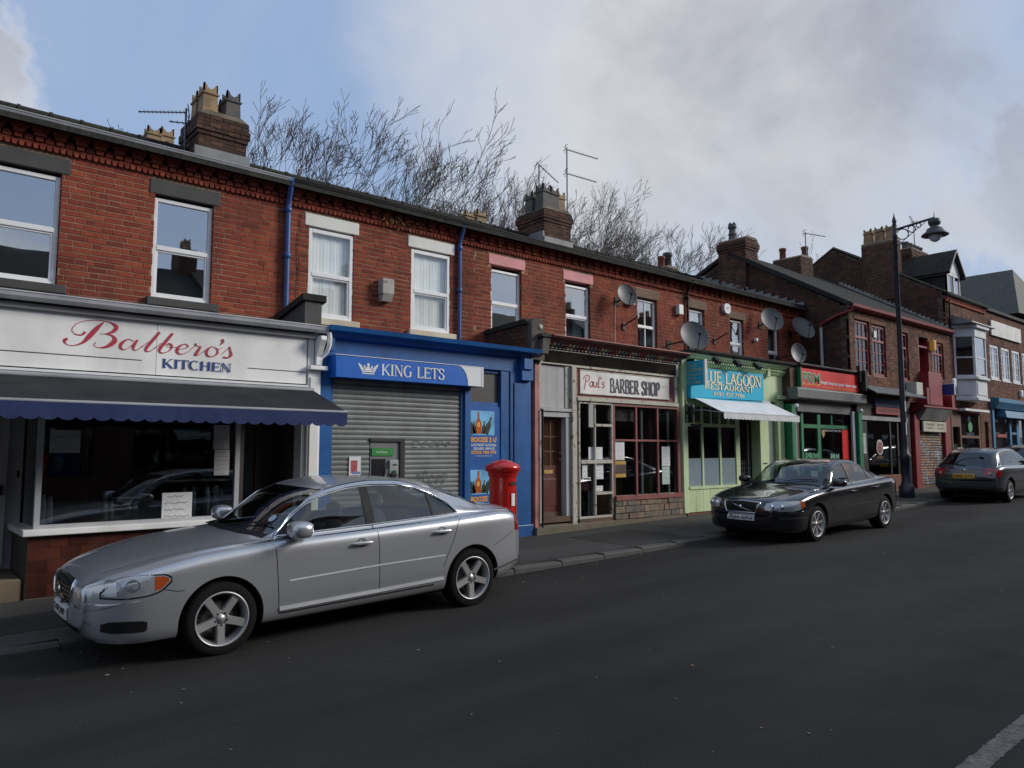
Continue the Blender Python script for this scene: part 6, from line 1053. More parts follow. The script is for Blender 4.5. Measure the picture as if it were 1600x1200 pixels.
# ================= the other side of the street =================
random.seed(11)
for i in range(9):
    x0 = -22 + i * 8.2; x1 = x0 + 8.2; z = G((x0 + x1) / 2); r = random.uniform(1.2, 1.9)
    o = thing('terraced_house', 'brick house with slate roof on the opposite side of the street', 'building', ((x0 + x1) / 2, -9, z), 'houses on the opposite side of the street')
    hh = [(x0 + 1.2, x0 + 2.3, z + 3.9, z + 5.3), (x0 + 4.9, x0 + 6.0, z + 3.9, z + 5.3), (x0 + .8, x0 + 3.4, z + .8, z + 2.5), (x0 + 4.6, x0 + 7.4, z + .8, z + 2.5)]; wl_ = MB()
    for a, c, e, f in rects_minus(x0, x1, z - .5, z + 6 + r, hh): wl_.box(a, c, -8.6, -8.4, e, f)
    wl_.box(x0, x1, -16, -15.8, z - .5, z + 6); wl_.box(x0, x0 + .2, -15.8, -8.6, z - .5, z + 6); wl_.box(x1 - .2, x1, -15.8, -8.6, z - .5, z + 6); wl_.obj('wall', BR['dark'][1], o)
    for a, c, e, f in hh: w_ = part('window', BLACKP if f < z + 3 else WHITE, o, (a, a + .06, -8.5, -8.42, e, f), (c - .06, c, -8.5, -8.42, e, f), (a + .06, c - .06, -8.5, -8.42, f - .06, f), (a + .06, c - .06, -8.5, -8.42, e, e + .06)); part('pane', GL_SHOP, w_, (a + .06, c - .06, -8.47, -8.46, e + .06, f - .06))
    part('inner_wall', DARKROOM, o, (x0 + .2, x1 - .2, -11, -10.9, z - .4, z + 5.9)); MB().prism([(-16.2, z + 5.9), (-8.2, z + 5.9 + r), (-8.2, z + 6 + r), (-12.2, z + 8.3 + r), (-16.2, z + 6)], 'x', x0, x1).obj('roof', SLATE, o); ch = part('chimney', BR['stack'][1], o, (x1 - .5, x1 + .3, -12.8, -11.8, z + 7, z + 9.3 + r))
    for k in range(2): pot(ch, x1 - .1, -12.55 + k * .5, z + 9.3 + r, .5, POT_B)
# ================= cars =================
def interp(tab, s):
    if s <= tab[0][0]: return tab[0][1]
    if s >= tab[-1][0]: return tab[-1][1]
    for i in range(len(tab) - 1):
        if tab[i][0] <= s <= tab[i + 1][0]: break
    x0, y0 = tab[i]; x1, y1 = tab[i + 1]; h = x1 - x0
    def sl(k):
        if k <= 0 or k >= len(tab) - 1: return (tab[min(k + 1, len(tab) - 1)][1] - tab[max(k - 1, 0)][1]) / (tab[min(k + 1, len(tab) - 1)][0] - tab[max(k - 1, 0)][0])
        a = (tab[k][1] - tab[k - 1][1]) / (tab[k][0] - tab[k - 1][0]); b = (tab[k + 1][1] - tab[k][1]) / (tab[k + 1][0] - tab[k][0])
        return 0 if a * b <= 0 else 2 * a * b / (a + b)
    t = (s - x0) / h; m0, m1 = sl(i) * h, sl(i + 1) * h
    return (2 * t ** 3 - 3 * t * t + 1) * y0 + (t ** 3 - 2 * t * t + t) * m0 + (-2 * t ** 3 + 3 * t * t) * y1 + (t ** 3 - t * t) * m1
def car_paint(name, col, metal, rough, coat=1.0):
    m_ = mat(name, col, rough, metal, var=.02, scale=2, coat=coat, spec=.5); b = m_.node_tree.nodes['Principled BSDF']; b.inputs['Coat Roughness'].default_value = .04
    return m_
RUB = mat('tyre rubber', (.0085, .0085, .0085), .85, spec=.15, var=.2, bump=.2); ALLOY = mat('alloy wheel', (.40, .40, .41), .42, metal=.6, var=.05); CHROME = mat('chrome trim', (.7, .71, .73), .12, metal=1.0, var=.02); BLKT = mat('black car trim', (.010, .010, .011), .55, var=.1, spec=.2)
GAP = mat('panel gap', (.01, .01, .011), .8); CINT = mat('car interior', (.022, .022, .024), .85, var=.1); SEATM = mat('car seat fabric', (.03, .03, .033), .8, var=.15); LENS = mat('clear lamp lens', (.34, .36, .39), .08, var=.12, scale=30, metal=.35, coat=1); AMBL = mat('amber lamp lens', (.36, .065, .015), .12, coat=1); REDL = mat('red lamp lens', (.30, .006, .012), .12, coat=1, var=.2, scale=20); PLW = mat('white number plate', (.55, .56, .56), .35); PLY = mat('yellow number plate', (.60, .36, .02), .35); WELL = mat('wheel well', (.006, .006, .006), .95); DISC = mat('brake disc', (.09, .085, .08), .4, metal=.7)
class Car:
    def __init__(c, sp):
        c.sp = sp; T = c.T = sp['T']; L = sp['L']; c.L = L
        ss = sorted({round(i * L / 74, 4) for i in range(75)} | set([.02, .04, .09, .13, L - .02, L - .04, L - .09])); secs = [c.section(s) for s in ss]
        zc = .5; pre = [c.shrink(secs[0], zc, f, dx) for f, dx in ((.12, -.030), (.4, -.030), (.65, -.028), (.86, -.022), (.965, -.010))]; zc2 = .62; post = [c.shrink(secs[-1], zc2, f, dx) for f, dx in ((.965, .010), (.86, .022), (.65, .028), (.4, .030), (.12, .030))]
        R = pre + secs + post; mb = MB(); n = len(R[0]); N_ = 2 * n - 2
        for r in R:
            mb.v += r + [(x, -y, z) for x, y, z in r[-2:0:-1]]
        for i in range(len(R) - 1):
            for j in range(N_): a, b = i * N_ + j, i * N_ + (j + 1) % N_; mb.f.append([a, b, b + N_, a + N_])
        mb.f.append(list(range(N_ - 1, -1, -1))); mb.f.append([(len(R) - 1) * N_ + j for j in range(N_)]); k = len(mb.f); mb.m = [0] * k; mb.sm = [True] * k; mb.c = [None] * k
        c.me = mb.mesh('hull', sp['paint'], fix=True); bm = bmesh.new(); bm.from_mesh(c.me); c.bvh = BVHTree.FromBMesh(bm); bm.faces.ensure_lookup_table(); bm.verts.ensure_lookup_table(); bm.normal_update(); c.fv = [[v.index for v in f.verts] for f in bm.faces]; c.vc = [v.co.copy() for v in bm.verts]; c.vn = [v.normal.copy() for v in bm.verts]; bm.free()
    def shrink(c, sec, zc, f, dx): return [(x + dx, y, zc + (z - zc) * f) for x, y, z in sec]
    def section(c, s, inset=0.0):
        T = c.T; L = c.L; g = lambda k: interp(T[k], s); w = g('w') - inset; zb = g('zb') + inset; zs = g('zsh'); zt = g('ztop') - inset; wr = g('wr') - inset * .8; zr = g('zr') - inset; wg = min(w * .94 - .045, max(w * .86, wr + .02)); zg = zs + .025
        cp = [(0, zb), (.55 * w, zb), (.87 * w, zb + .015), (.965 * w, zb + .08), (.992 * w, .42), (w, .56), (.998 * w, zs - .17), (.985 * w, zs - .05), (.945 * w, zs + .004), (wg, zg), ((wg + wr) / 2 + .022, (zg + zr) / 2 + .004), (wr, zr), (wr * .74, zr + (zt - zr) * .62), (wr * .4, zr + (zt - zr) * .91), (0, zt)]
        ext = [(-cp[1][0], cp[1][1])] + cp + [(-cp[-2][0], cp[-2][1])]; out = []
        for i in range(1, len(ext) - 2):
            a, b, d, e = [Vector(q) for q in ext[i - 1:i + 3]]; m = 5
            for k in range(m):
                t = k / m; p = .5 * ((2 * b) + (d - a) * t + (2 * a - 5 * b + 4 * d - e) * t * t + (3 * b - a - 3 * d + e) * t ** 3); out.append(p)
        out.append(Vector(cp[-1])); fb = c.sp.get('fb', .15) * max(0, 1 - s / 1.1) ** 1.3; rb = -c.sp.get('rb', .16) * max(0, 1 - (L - s) / .9) ** 1.3; ws = interp([(0, 0), (.9, 0), (1.35, .16), (2.0, .10), (2.6, 0), (3.2, 0), (3.7, -.07), (4.2, -.08), (4.5, 0), (6, 0)], s * 4.75 / L)
        res = []
        for p in out:
            u = abs(p.x) / .93; x = s + fb * u ** 2.4 + rb * u ** 2.4 + (ws * u * u if p.y > zs else 0) * min(1, max(0, (p.y - zs) / .05)); res.append((x, p.x, p.y))
        return res
    def cast(c, mode, a, b, off=.003):
        if mode in 'LR': sg = -1 if mode == 'L' else 1; o, d = Vector((a, 3 * sg, b)), Vector((0, -sg, 0))
        elif mode == 'F': o, d = Vector((-3, a, b)), Vector((1, 0, 0))
        elif mode == 'B': o, d = Vector((9, a, b)), Vector((-1, 0, 0))
        else: o, d = Vector((a, b, 4)), Vector((0, 0, -1))
        h = c.bvh.ray_cast(o, d)
        if h[0] is None:
            h = c.bvh.find_nearest(o + d * (3 - .85 if mode in 'LR' else 3))
        n = h[1] if h[1].dot(d) < 0 else -h[1]; return h[0] + n * off
    def patch(c, name, m_, mode, low, high, parent, off=.004, nu=16, nv=6, solid=0.0, both=False):
        # low / high: curves (a,b) over a, for the region between them
        a0, a1 = max(low[0][0], high[0][0]), min(low[-1][0], high[-1][0]); objs = []
        for md in ((mode, {'L': 'R', 'R': 'L'}.get(mode, mode)) if both else (mode,)):
            rows = []
            for i in range(nu + 1):
                a = a0 + (a1 - a0) * i / nu; l, h = interp(low, a), interp(high, a); rows.append([c.cast(md, a, l + (h - l) * k / nv, off) for k in range(nv + 1)])
            mb = MB(); mb.grid([[tuple(p) for p in r] for r in rows])
            if solid:
                ns = 1
                inner = [[c.cast(md, a0 + (a1 - a0) * i / nu, interp(low, a0 + (a1 - a0) * i / nu) + (interp(high, a0 + (a1 - a0) * i / nu) - interp(low, a0 + (a1 - a0) * i / nu)) * k / nv, off - solid) for k in range(nv + 1)] for i in range(nu + 1)]
                ring = lambda g: [g[i][0] for i in range(nu + 1)] + [g[nu][k] for k in range(1, nv + 1)] + [g[i][nv] for i in range(nu - 1, -1, -1)] + [g[0][k] for k in range(nv - 1, 0, -1)]
                r0, r1 = ring(rows), ring(inner); m = len(r0); mb.add([tuple(p) for p in r0 + r1], [(i, (i + 1) % m, m + (i + 1) % m, m + i) for i in range(m)])
            objs.append(mb.obj(name, m_, parent, local=True))
        return objs[0]
    def line(c, name, m_, mode, pts, w, parent, off=.0015, dens=.03, tube=False, both=False):
        for md in ((mode, {'L': 'R', 'R': 'L'}[mode]) if both else (mode,)):
            q = []
            for i in range(len(pts) - 1):
                a, b = Vector(pts[i]), Vector(pts[i + 1]); n = max(1, int((b - a).length / dens)); q += [a + (b - a) * k / n for k in range(n)]
            q.append(Vector(pts[-1])); mb = MB()
            if tube: mb.tube([c.cast(md, p[0], p[1], off) for p in q], w, 6)
            else:
                rows = []
                for i, p in enumerate(q):
                    d = (q[min(i + 1, len(q) - 1)] - q[max(i - 1, 0)]).normalized(); nn = Vector((-d.y, d.x)) * w / 2; rows.append([tuple(c.cast(md, p[0] + nn[0], p[1] + nn[1], off)), tuple(c.cast(md, p[0] - nn[0], p[1] - nn[1], off))])
                mb.grid(rows)
            mb.obj(name, m_, parent, local=True, fix=True)
    def inner(c):
        s0, s1 = c.sp['cab']; mb = MB(); R = []
        for i in range(41):
            s = s0 + (s1 - s0) * i / 40; sec = c.section(s, .045); R.append([(x, y, max(z, .42)) if z < .42 else (x, y, z) for x, y, z in sec[8:]])
        n = len(R[0]); N_ = 2 * n - 1
        for r in R: mb.v += [(r[0][0], 0, .42)] + r[:-1] + [r[-1]] + [(x, -y, z) for x, y, z in r[-2::-1]]
        N_ = len(mb.v) // len(R)
        for i in range(len(R) - 1):
            for j in range(N_): a, b = i * N_ + j, i * N_ + (j + 1) % N_; mb.f.append([a, b, b + N_, a + N_])
        mb.f.append(list(range(N_ - 1, -1, -1))); mb.f.append([(len(R) - 1) * N_ + j for j in range(N_)]); k = len(mb.f); mb.m = [0] * k; mb.sm = [False] * k; mb.c = [None] * k
        return mb.mesh('inner', CINT, fix=True)
    def carve(c, root):
        body = bpy.data.objects.new('body', c.me); LINK(body); tmp = []
        def cut(me):
            o = bpy.data.objects.new('cut', me); LINK(o)
            for k, e in enumerate((0, .0013, -.0021, .0034)):
                o.location = (e, e * .7, e * 1.3); o.scale = (1 + abs(e), 1, 1); md = body.modifiers.new('b', 'BOOLEAN'); md.operation = 'DIFFERENCE'; md.object = o; md.solver = 'EXACT'; md.material_mode = 'TRANSFER'
                dg = bpy.context.evaluated_depsgraph_get(); dg.update(); res = bpy.data.meshes.new_from_object(body.evaluated_get(dg)); body.modifiers.clear()
                if len(res.vertices) > len(body.data.vertices) * .8 and sum(p.area for p in res.polygons) > .75 * sum(p.area for p in body.data.polygons): body.data = res; break
                print('BOOL RETRY', me.name, k, len(res.vertices))
            bpy.data.objects.remove(o)
        sp = c.sp
        for wx in sp['wheels']:
            for sg in (-1, 1):
                m = MB(); R = sp['arch']; m.lathe([(0, 0), (R, 0), (R, .33), (0, .33)], (wx, sg * 1.02 - (.33 if sg > 0 else 0), .33), 48, smooth=True, axis='y'); m.box(wx - R * .985, wx + R * .985, sg * 1.02 - (.33 if sg > 0 else 0) + .002, sg * 1.02 + (.33 if sg < 0 else 0) - .002, .02, .33)
                m.v = [v for v in m.v]; 
                # a plain D-shaped prism instead of two overlapping pieces
                q = [(wx - R, .02), (wx + R, .02)] + [(wx + R * cos(t), .33 + R * sin(t)) for t in [pi * i / 28 for i in range(29)]]
                m = MB(); m.prism(q, 'y', sg * .60, sg * 1.1, smooth=True); me = m.mesh('well', WELL, fix=True); cut(me)
        if sp.get('hollow', True):
            cut(c.inner())
            lo, hi = sp['dlo']; nn = 26; a0, a1 = lo[0][0], lo[-1][0]; A = [a0 + (a1 - a0) * i / nn for i in range(nn + 1)]; m = MB(); m.prism([(a, interp(lo, a)) for a in A] + [(a, interp(hi, a)) for a in A[-2:0:-1]], 'y', -1.2, 1.2); cut(m.mesh('dlo', BLKT, fix=True))
            for (f0, f1, wy) in sp['screens']:
                Y = [-1 + 2 * i / 16 for i in range(17)]; m = MB(); m.prism([(f0(v), v * wy[0]) for v in Y] + [(f1(v), v * wy[1]) for v in Y[::-1]], 'z', .8, 2.2); cut(m.mesh('scr', BLKT, fix=True))
        me = body.data; me.name = 'body'
        bpy.data.objects.remove(body); body = bpy.data.objects.new('body', me); LINK(body); body.parent = root
        nors = []; 
        for p in me.polygons:
            ctr = p.center; on = c.bvh.find_nearest(ctr); good = on[0] is not None and (on[0] - ctr).length < .012 and abs(on[1].dot(p.normal)) > .8
            p.use_smooth = True
            for li in p.loop_indices:
                if not good: nors.append(p.normal.copy()); continue
                co = me.vertices[me.loops[li].vertex_index].co; h = c.bvh.find_nearest(co); wsum = 0; nv = Vector((0, 0, 0))
                for vi in c.fv[h[2]][:4]: d = (c.vc[vi] - co).length + 1e-5; nv += c.vn[vi] / (d * d)
                nors.append(nv.normalized())
        me.normals_split_custom_set(nors); return body
def wheel(root, x, y, R, rr, sg, kind='five', name='wheel'):
    w = bpy.data.objects.new(name, None); LINK(w); w.parent = root; w.location = (x, y, R); w.empty_display_size = .1; W_ = .215; s = -1 if sg < 0 else 1
    prof = [(rr, -W_ / 2), (rr + .012, -W_ / 2 - .002), (R - .03, -W_ / 2 - .006), (R - .008, -W_ / 2 + .02), (R, -W_ / 2 + .045), (R, W_ / 2 - .045), (R - .008, W_ / 2 - .02), (R - .03, W_ / 2 + .006), (rr, W_ / 2)]
    MB().lathe(prof, (0, 0, 0), 48, axis='y').obj('tyre', RUB, w, local=True); m = MB(); o = s * W_ / 2
    m.lathe([(rr, o), (rr + .004, o + s * .006), (rr - .012, o + s * .004), (rr - .018, o - s * .02), (rr - .03, o - s * .05), (rr - .034, o - s * .17)], (0, 0, 0), 48, axis='y'); nsp = {'five': 5, 'seven': 7}[kind]
    for k in range(nsp):
        t = 2 * pi * k / nsp + (-pi / 2 if nsp == 5 else .2) + (0 if kind == 'five' else 0); d = Vector((cos(t), 0, sin(t))); n = Vector((-sin(t), 0, cos(t))); wi, wo = ((.042, .036) if kind == 'five' else (.02, .026)); dd = s
        pts = []
        for rad, hw, dep in ((.045, wi * .9, -.018), (.12, wi * .82, -.014), (rr - .035, wo, -.008), (rr - .012, wo * 1.25, -.006)):
            pts.append([d * rad + n * hw + Vector((0, o + dd * (dep - .016), 0)), d * rad + n * hw * .86 + Vector((0, o + dd * dep, 0)), d * rad - n * hw * .86 + Vector((0, o + dd * dep, 0)), d * rad - n * hw + Vector((0, o + dd * (dep - .016), 0))])
        m.grid([[tuple(p) for p in r] for r in pts], smooth=False)
        for q in (0, 3): m.grid([[tuple(r[q]), tuple(r[q] - Vector((0, dd * .03, 0)))] for r in pts], smooth=False)
    m.lathe([(0, o - s * .02), (.026, o - s * .021), (.028, o - s * .024), (.07, o - s * .024), (.075, o - s * .05)], (0, 0, 0), 24, axis='y')
    m.obj('rim', ALLOY, w, local=True, fix=True); MB().lathe([(0, o - s * .075), (.14, o - s * .075), (.14, o - s * .09), (rr - .036, o - s * .1), (0, o - s * .11)], (0, 0, 0), 30, axis='y').obj('brake_disc', DISC, w, local=True); MB().lathe([(rr - .034, o - s * .115), (0, o - s * .12)], (0, 0, 0), 30, axis='y').obj('backing', WELL, w, local=True)
    b = MB()
    for k in range(5): t = 2 * pi * k / 5 + .63 + pi / 2; b.lathe([(0, o - s * .014), (.009, o - s * .015), (.009, o - s * .03)], (.055 * cos(t), 0, .055 * sin(t)), 8, axis='y')
    b.obj('wheel_bolts', BLKT, w, local=True)
    return w
def blob(root, name, m_, c_, r, p=2.6, rot=0, parent=None):
    mb = MB(); n, k = 20, 12; rows = []
    f = lambda v: (abs(v) ** (2 / p)) * (1 if v >= 0 else -1)
    for i in range(k + 1):
        a = -pi / 2 + pi * i / k; rows.append([(c_[0] + r[0] * f(cos(a)) * f(cos(2 * pi * j / n)), c_[1] + r[1] * f(cos(a)) * f(sin(2 * pi * j / n)), c_[2] + r[2] * f(sin(a))) for j in range(n + 1)])
    mb.grid(rows); return mb.obj(name, m_, parent or root, local=True)
def lpart(name, m_, parent, *bx, bevel=0):
    b = MB()
    for q in bx: b.box(*q)
    return b.obj(name, m_, parent, local=True, bevel=bevel)
def seats(root, xs, y, zt):
    for x in xs:
        for sg in (-1, 1):
            blob(root, 'seat', SEATM, (x, sg * y, zt - .5), (.13, .24, .36), 3.5); blob(root, 'headrest', SEATM, (x + .05, sg * y, zt - .07), (.055, .13, .09), 3)
DLO_S80 = ([(1.60, .985), (2.0, .995), (2.6, 1.01), (3.1, 1.025), (3.45, 1.035), (3.70, 1.05)], [(1.60, .99), (1.66, 1.03), (1.78, 1.14), (1.96, 1.265), (2.14, 1.33), (2.38, 1.375), (2.65, 1.395), (2.97, 1.38), (3.2, 1.335), (3.43, 1.25), (3.62, 1.14), (3.70, 1.055)])
T_S80 = dict(ztop=[(0, .70), (.05, .745), (.15, .79), (.4, .855), (.75, .92), (1.1, .965), (1.32, .995), (1.45, 1.055), (1.62, 1.16), (1.85, 1.30), (2.05, 1.375), (2.3, 1.43), (2.7, 1.46), (3.0, 1.455), (3.4, 1.42), (3.7, 1.36), (3.95, 1.27), (4.15, 1.165), (4.28, 1.105), (4.42, 1.085), (4.6, 1.06), (4.68, 1.02), (4.75, .92)],
 zsh=[(0, .665), (.15, .725), (.4, .795), (.8, .865), (1.2, .905), (1.6, .935), (2.6, .965), (3.6, .995), (4.0, 1.01), (4.3, 1.015), (4.55, .99), (4.68, .95), (4.75, .88)],
 zb=[(0, .32), (.06, .24), (.2, .20), (1, .19), (2.5, .20), (3.8, .22), (4.4, .25), (4.65, .33), (4.75, .42)],
 w=[(0, .60), (.02, .665), (.05, .725), (.10, .785), (.2, .86), (.38, .91), (.7, .93), (1.1, .93), (2.4, .925), (3.6, .93), (4.1, .925), (4.4, .90), (4.6, .86), (4.70, .80), (4.75, .70)],
 wr=[(0, .5), (.4, .58), (.9, .66), (1.3, .76), (1.5, .785), (1.8, .715), (2.1, .64), (2.4, .605), (2.7, .595), (3.1, .60), (3.5, .625), (3.8, .67), (4.1, .71), (4.3, .70), (4.75, .6)],
 zr=[(0, .69), (.15, .772), (.4, .838), (.75, .905), (1.1, .945), (1.35, .965), (1.5, .985), (1.62, 1.045), (1.78, 1.17), (1.96, 1.30), (2.14, 1.365), (2.38, 1.41), (2.65, 1.43), (2.97, 1.42), (3.2, 1.375), (3.43, 1.30), (3.62, 1.215), (3.85, 1.12), (4.1, 1.065), (4.3, 1.05), (4.6, 1.03), (4.75, .90)])
def scaleT(T, kx, ky, kz): return {k: [(a * kx, b * (ky if k in ('w', 'wr') else kz)) for a, b in v] for k, v in T.items()}
def scr(kx): return [(lambda v: (1.40 + .13 * v * v) * kx, lambda v: (2.10 + .05 * v * v) * kx, (.72, .56)), (lambda v: (3.56 - .04 * v * v) * kx, lambda v: (4.22 - .08 * v * v) * kx, (.52, .60))]
def glaze(car, root, glass, kx=1, ky=1):
    lo, hi = car.sp['dlo']
    car.patch('side_window', glass, 'L', lo, hi, root, off=-.006, nu=40, nv=8, both=True)
    for (f0, f1, wy), nm in zip(car.sp['screens'], ('windscreen', 'rear_window')):
        rows = []
        for i in range(17):
            v = -1 + 2 * i / 16; rows.append([tuple(car.cast('T', f0(v) + (f1(v) - f0(v)) * k / 12, v * (wy[0] + (wy[1] - wy[0]) * k / 12), -.006)) for k in range(13)])
        MB().grid(rows).obj(nm, glass, root, local=True, fix=False)
def sedan(name, label, loc, sp, roll=0.0, yaw=0.0):
    root = thing(name, label, 'car', loc, None, (roll, -.0207, yaw)); car = Car(sp); car.carve(root); return root, car
# ---- silver saloon
SILVER = car_paint('silver metallic paint', (.50, .515, .545), .68, .29, coat=.8)
sp = dict(T=T_S80, L=4.75, paint=SILVER, wheels=(1.05, 3.83), arch=.372, dlo=DLO_S80, screens=scr(1), cab=(1.42, 4.15))
sx = 1.44; r1, c1 = sedan('parked_car', 'silver four door saloon parked facing left with five spoke alloy wheels', (sx, 7.7, RZ(sx, 7) + .003), sp, roll=radians(1.2)); glaze(c1, r1, GL_CAR)
for x in (1.05, 3.83):
    for sg in (-1, 1): wheel(r1, x, sg * .80, .327, .235, sg)
seats(r1, (2.35, 3.25), .36, 1.2); blob(r1, 'steering_wheel', CINT, (1.93, .36, .98), (.05, .19, .17), 2.2); lpart('dashboard', CINT, r1, (1.5, 1.85, -.68, .68, .8, .97), bevel=.03)
P_ = 'panel_gap'
c1.line(P_, GAP, 'L', [(1.50, .955), (1.53, .9), (1.55, .6), (1.57, .30)], .007, r1, both=True); c1.line(P_, GAP, 'L', [(2.61, 1.01), (2.62, .8), (2.63, .32)], .007, r1, both=True); c1.line(P_, GAP, 'L', [(3.68, 1.02), (3.62, .95), (3.56, .8), (3.47, .62), (3.42, .5)], .007, r1, both=True); c1.line(P_, GAP, 'L', [(.56, .655), (.66, .625), (.72, .625)], .006, r1, both=True); c1.line(P_, GAP, 'L', [(4.12, .66), (4.3, .73), (4.44, .79)], .006, r1, both=True)
c1.line('sill_trim_shadow', GAP, 'L', [(1.57, .295), (2.62, .312), (3.3, .325)], .018, r1, both=True); c1.line('sill_trim', mat('pale body moulding', (.72, .74, .77), .3, metal=.3), 'L', [(1.57, .34), (2.62, .36), (3.42, .383)], .036, r1, off=.012, both=True); c1.line('door_moulding', mat('pale body moulding', (.72, .74, .77), .3, metal=.3), 'L', [(1.66, .585), (2.62, .615), (3.44, .625)], .015, r1, off=.004, both=True)
lo, hi = DLO_S80; c1.line('window_chrome', CHROME, 'L', [(1.55, .965)] + lo, .0095, r1, off=.003, tube=True, both=True); c1.line('window_chrome', CHROME, 'L', [(1.55, .965)] + [(a, b + .016) for a, b in hi[1:-1]] + [lo[-1]], .0105, r1, off=.003, tube=True, both=True)
def strip(car, pts, w, m_, name, root, off=.001, both=True): car.line(name, m_, 'L', pts, w, root, off=off, both=both)
strip(c1, [(2.60, 1.0), (2.58, 1.39)], .10, BLKT, 'b_pillar', r1, .001); strip(c1, [(3.38, 1.03), (3.36, 1.28)], .03, BLKT, 'quarter_pillar', r1, .001)
c1.patch('mirror_triangle', BLKT, 'L', [(1.56, .975), (1.78, .985)], [(1.56, .985), (1.78, 1.13)], r1, off=.001, nu=8, nv=4, both=True)
# lamps, grille, bumper
hl_lo = [(.13, .615), (.25, .608), (.41, .618), (.52, .645), (.61, .72)]; hl_hi = [(.13, .64), (.20, .725), (.33, .762), (.45, .77), (.56, .768), (.61, .74)]
c1.patch('headlamp_surround', BLKT, 'L', [(a + (a - .37) * .05, b - .013) for a, b in hl_lo], [(a + (a - .37) * .05, b + .012) for a, b in hl_hi], r1, off=.001, nu=20, both=True); hlm = c1.patch('headlamp', LENS, 'L', hl_lo, hl_hi, r1, off=.005, nu=20, both=True); c1.patch('indicator', AMBL, 'L', [(.49, .65), (.54, .668), (.595, .722)], [(.49, .762), (.56, .76), (.595, .742)], r1, off=.0075, nu=8, both=True)
for yy, rr_, aa in ((0, .052, .2), (0, .048, .335)):
    for md in 'LR':
        p = c1.cast(md, aa, .69 + aa * .06, .004); q_ = MB(); q_.add([tuple(c1.cast(md, aa + rr_ * cos(t), .685 + aa * .05 + rr_ * sin(t), .007)) for t in [2 * pi * i / 18 for i in range(18)]], [tuple(range(18))]); q_.obj('lamp_reflector', mat('projector lens', (.10, .12, .15), .05, coat=1), hlm, local=True, fix=True)
c1.patch('lamp_block', mat('pale lamp block', (.62, .64, .66), .15, coat=1), 'L', [(.15, .625), (.225, .622)], [(.15, .655), (.19, .715), (.225, .735)], r1, off=.0075, nu=6, both=True)
c1.patch('grille', BLKT, 'F', [(-.30, .50), (0, .485), (.30, .50)], [(-.36, .66), (-.3, .70), (0, .71), (.3, .70), (.36, .66)], r1, off=.006, nu=18); 
for k in range(6): c1.line('grille_bar', mat('dull chrome', (.3, .31, .32), .2, metal=1), 'F', [(-.31, .515 + k * .034), (.31, .515 + k * .034)], .008, r1, off=.010)
for k in range(9): y = -.28 + k * .07; c1.line('grille_upright', mat('dull chrome', (.3, .31, .32), .2, metal=1), 'F', [(y, .50), (y, .695)], .004, r1, off=.009)
c1.line('grille_surround', CHROME, 'F', [(-.30, .495), (0, .48), (.30, .495), (.37, .66), (.31, .708), (0, .72), (-.31, .708), (-.37, .66), (-.30, .495)], .011, r1, off=.006, tube=True); c1.line('grille_slash', CHROME, 'F', [(-.25, .52), (.25, .68)], .022, r1, off=.013)
bz = MB(); bz.lathe([(0, -.008), (.035, -.008), (.04, 0)], tuple(c1.cast('F', 0, .60, .018)), 20, axis='x'); bz.obj('badge', CHROME, r1, local=True)
pl = c1.patch('number_plate', PLW, 'F', [(-.26, .375), (.26, .375)], [(-.26, .485), (.26, .485)], r1, off=.016, nu=8, solid=.012)
def platetext(car, s, m_, mode, y0, y1, z0, z1, root, off=.02, flip=1): 
    text(s, y0, y1, z0, z1, 0, m_, root, bold=.03, local=True, fn=lambda v: tuple(car.cast(mode, flip * v[0], v[2], off)))
platetext(c1, 'CV07 JNF', INK, 'F', -.22, .22, .395, .465, pl, flip=-1)
c1.patch('lower_intake', BLKT, 'F', [(-.42, .275), (.42, .275)], [(-.42, .345), (.42, .345)], r1, off=.005, nu=12); c1.patch('fog_lamp_intake', BLKT, 'L', [(.13, .34), (.2, .325), (.42, .325), (.44, .34)], [(.13, .40), (.2, .42), (.4, .415), (.44, .40)], r1, off=.004, both=True)
c1.line('bumper_lip', SILVER, 'L', [(.12, .262), (.4, .25), (.66, .265)], .02, r1, off=.014, both=True)
c1.patch('tail_lamp', REDL, 'L', [(4.50, .80), (4.56, .79), (4.64, .80)], [(4.50, .99), (4.53, 1.03), (4.62, 1.02), (4.64, 1.0)], r1, off=.006, nu=8, both=True); c1.patch('tail_lamp', REDL, 'B', [(-.80, .78), (-.50, .82)], [(-.80, .98), (-.50, 1.0)], r1, off=.006, nu=8); c1.patch('tail_lamp', REDL, 'B', [(.50, .82), (.80, .78)], [(.50, 1.0), (.80, .98)], r1, off=.006, nu=8)
p2 = c1.patch('number_plate', PLY, 'B', [(-.26, .66), (.26, .66)], [(-.26, .77), (.26, .77)], r1, off=.014, nu=8); c1.line(P_, GAP, 'B', [(-.7, .62), (.7, .62)], .007, r1); c1.line('bumper_strip', CHROME, 'L', [(4.13, .385), (4.3, .41), (4.55, .45)], .022, r1, off=.006, both=True)
for a, z in ((2.42, .855), (3.4, .885)):
    for sg, md in ((-1, 'L'), (1, 'R')):
        p = c1.cast(md, a, z, 0); q_ = MB(); q_.add([tuple(c1.cast(md, a + .06 * cos(t), z + .005 + .045 * sin(t), .0015)) for t in [2 * pi * i / 20 for i in range(20)]], [tuple(range(20))]); q_.obj('handle_recess', mat('shaded silver recess', (.16, .17, .18), .4, metal=.6), r1, local=True); blob(r1, 'door_handle', SILVER, (a, p.y + sg * .03, z), (.11, .018, .016), 3.5)
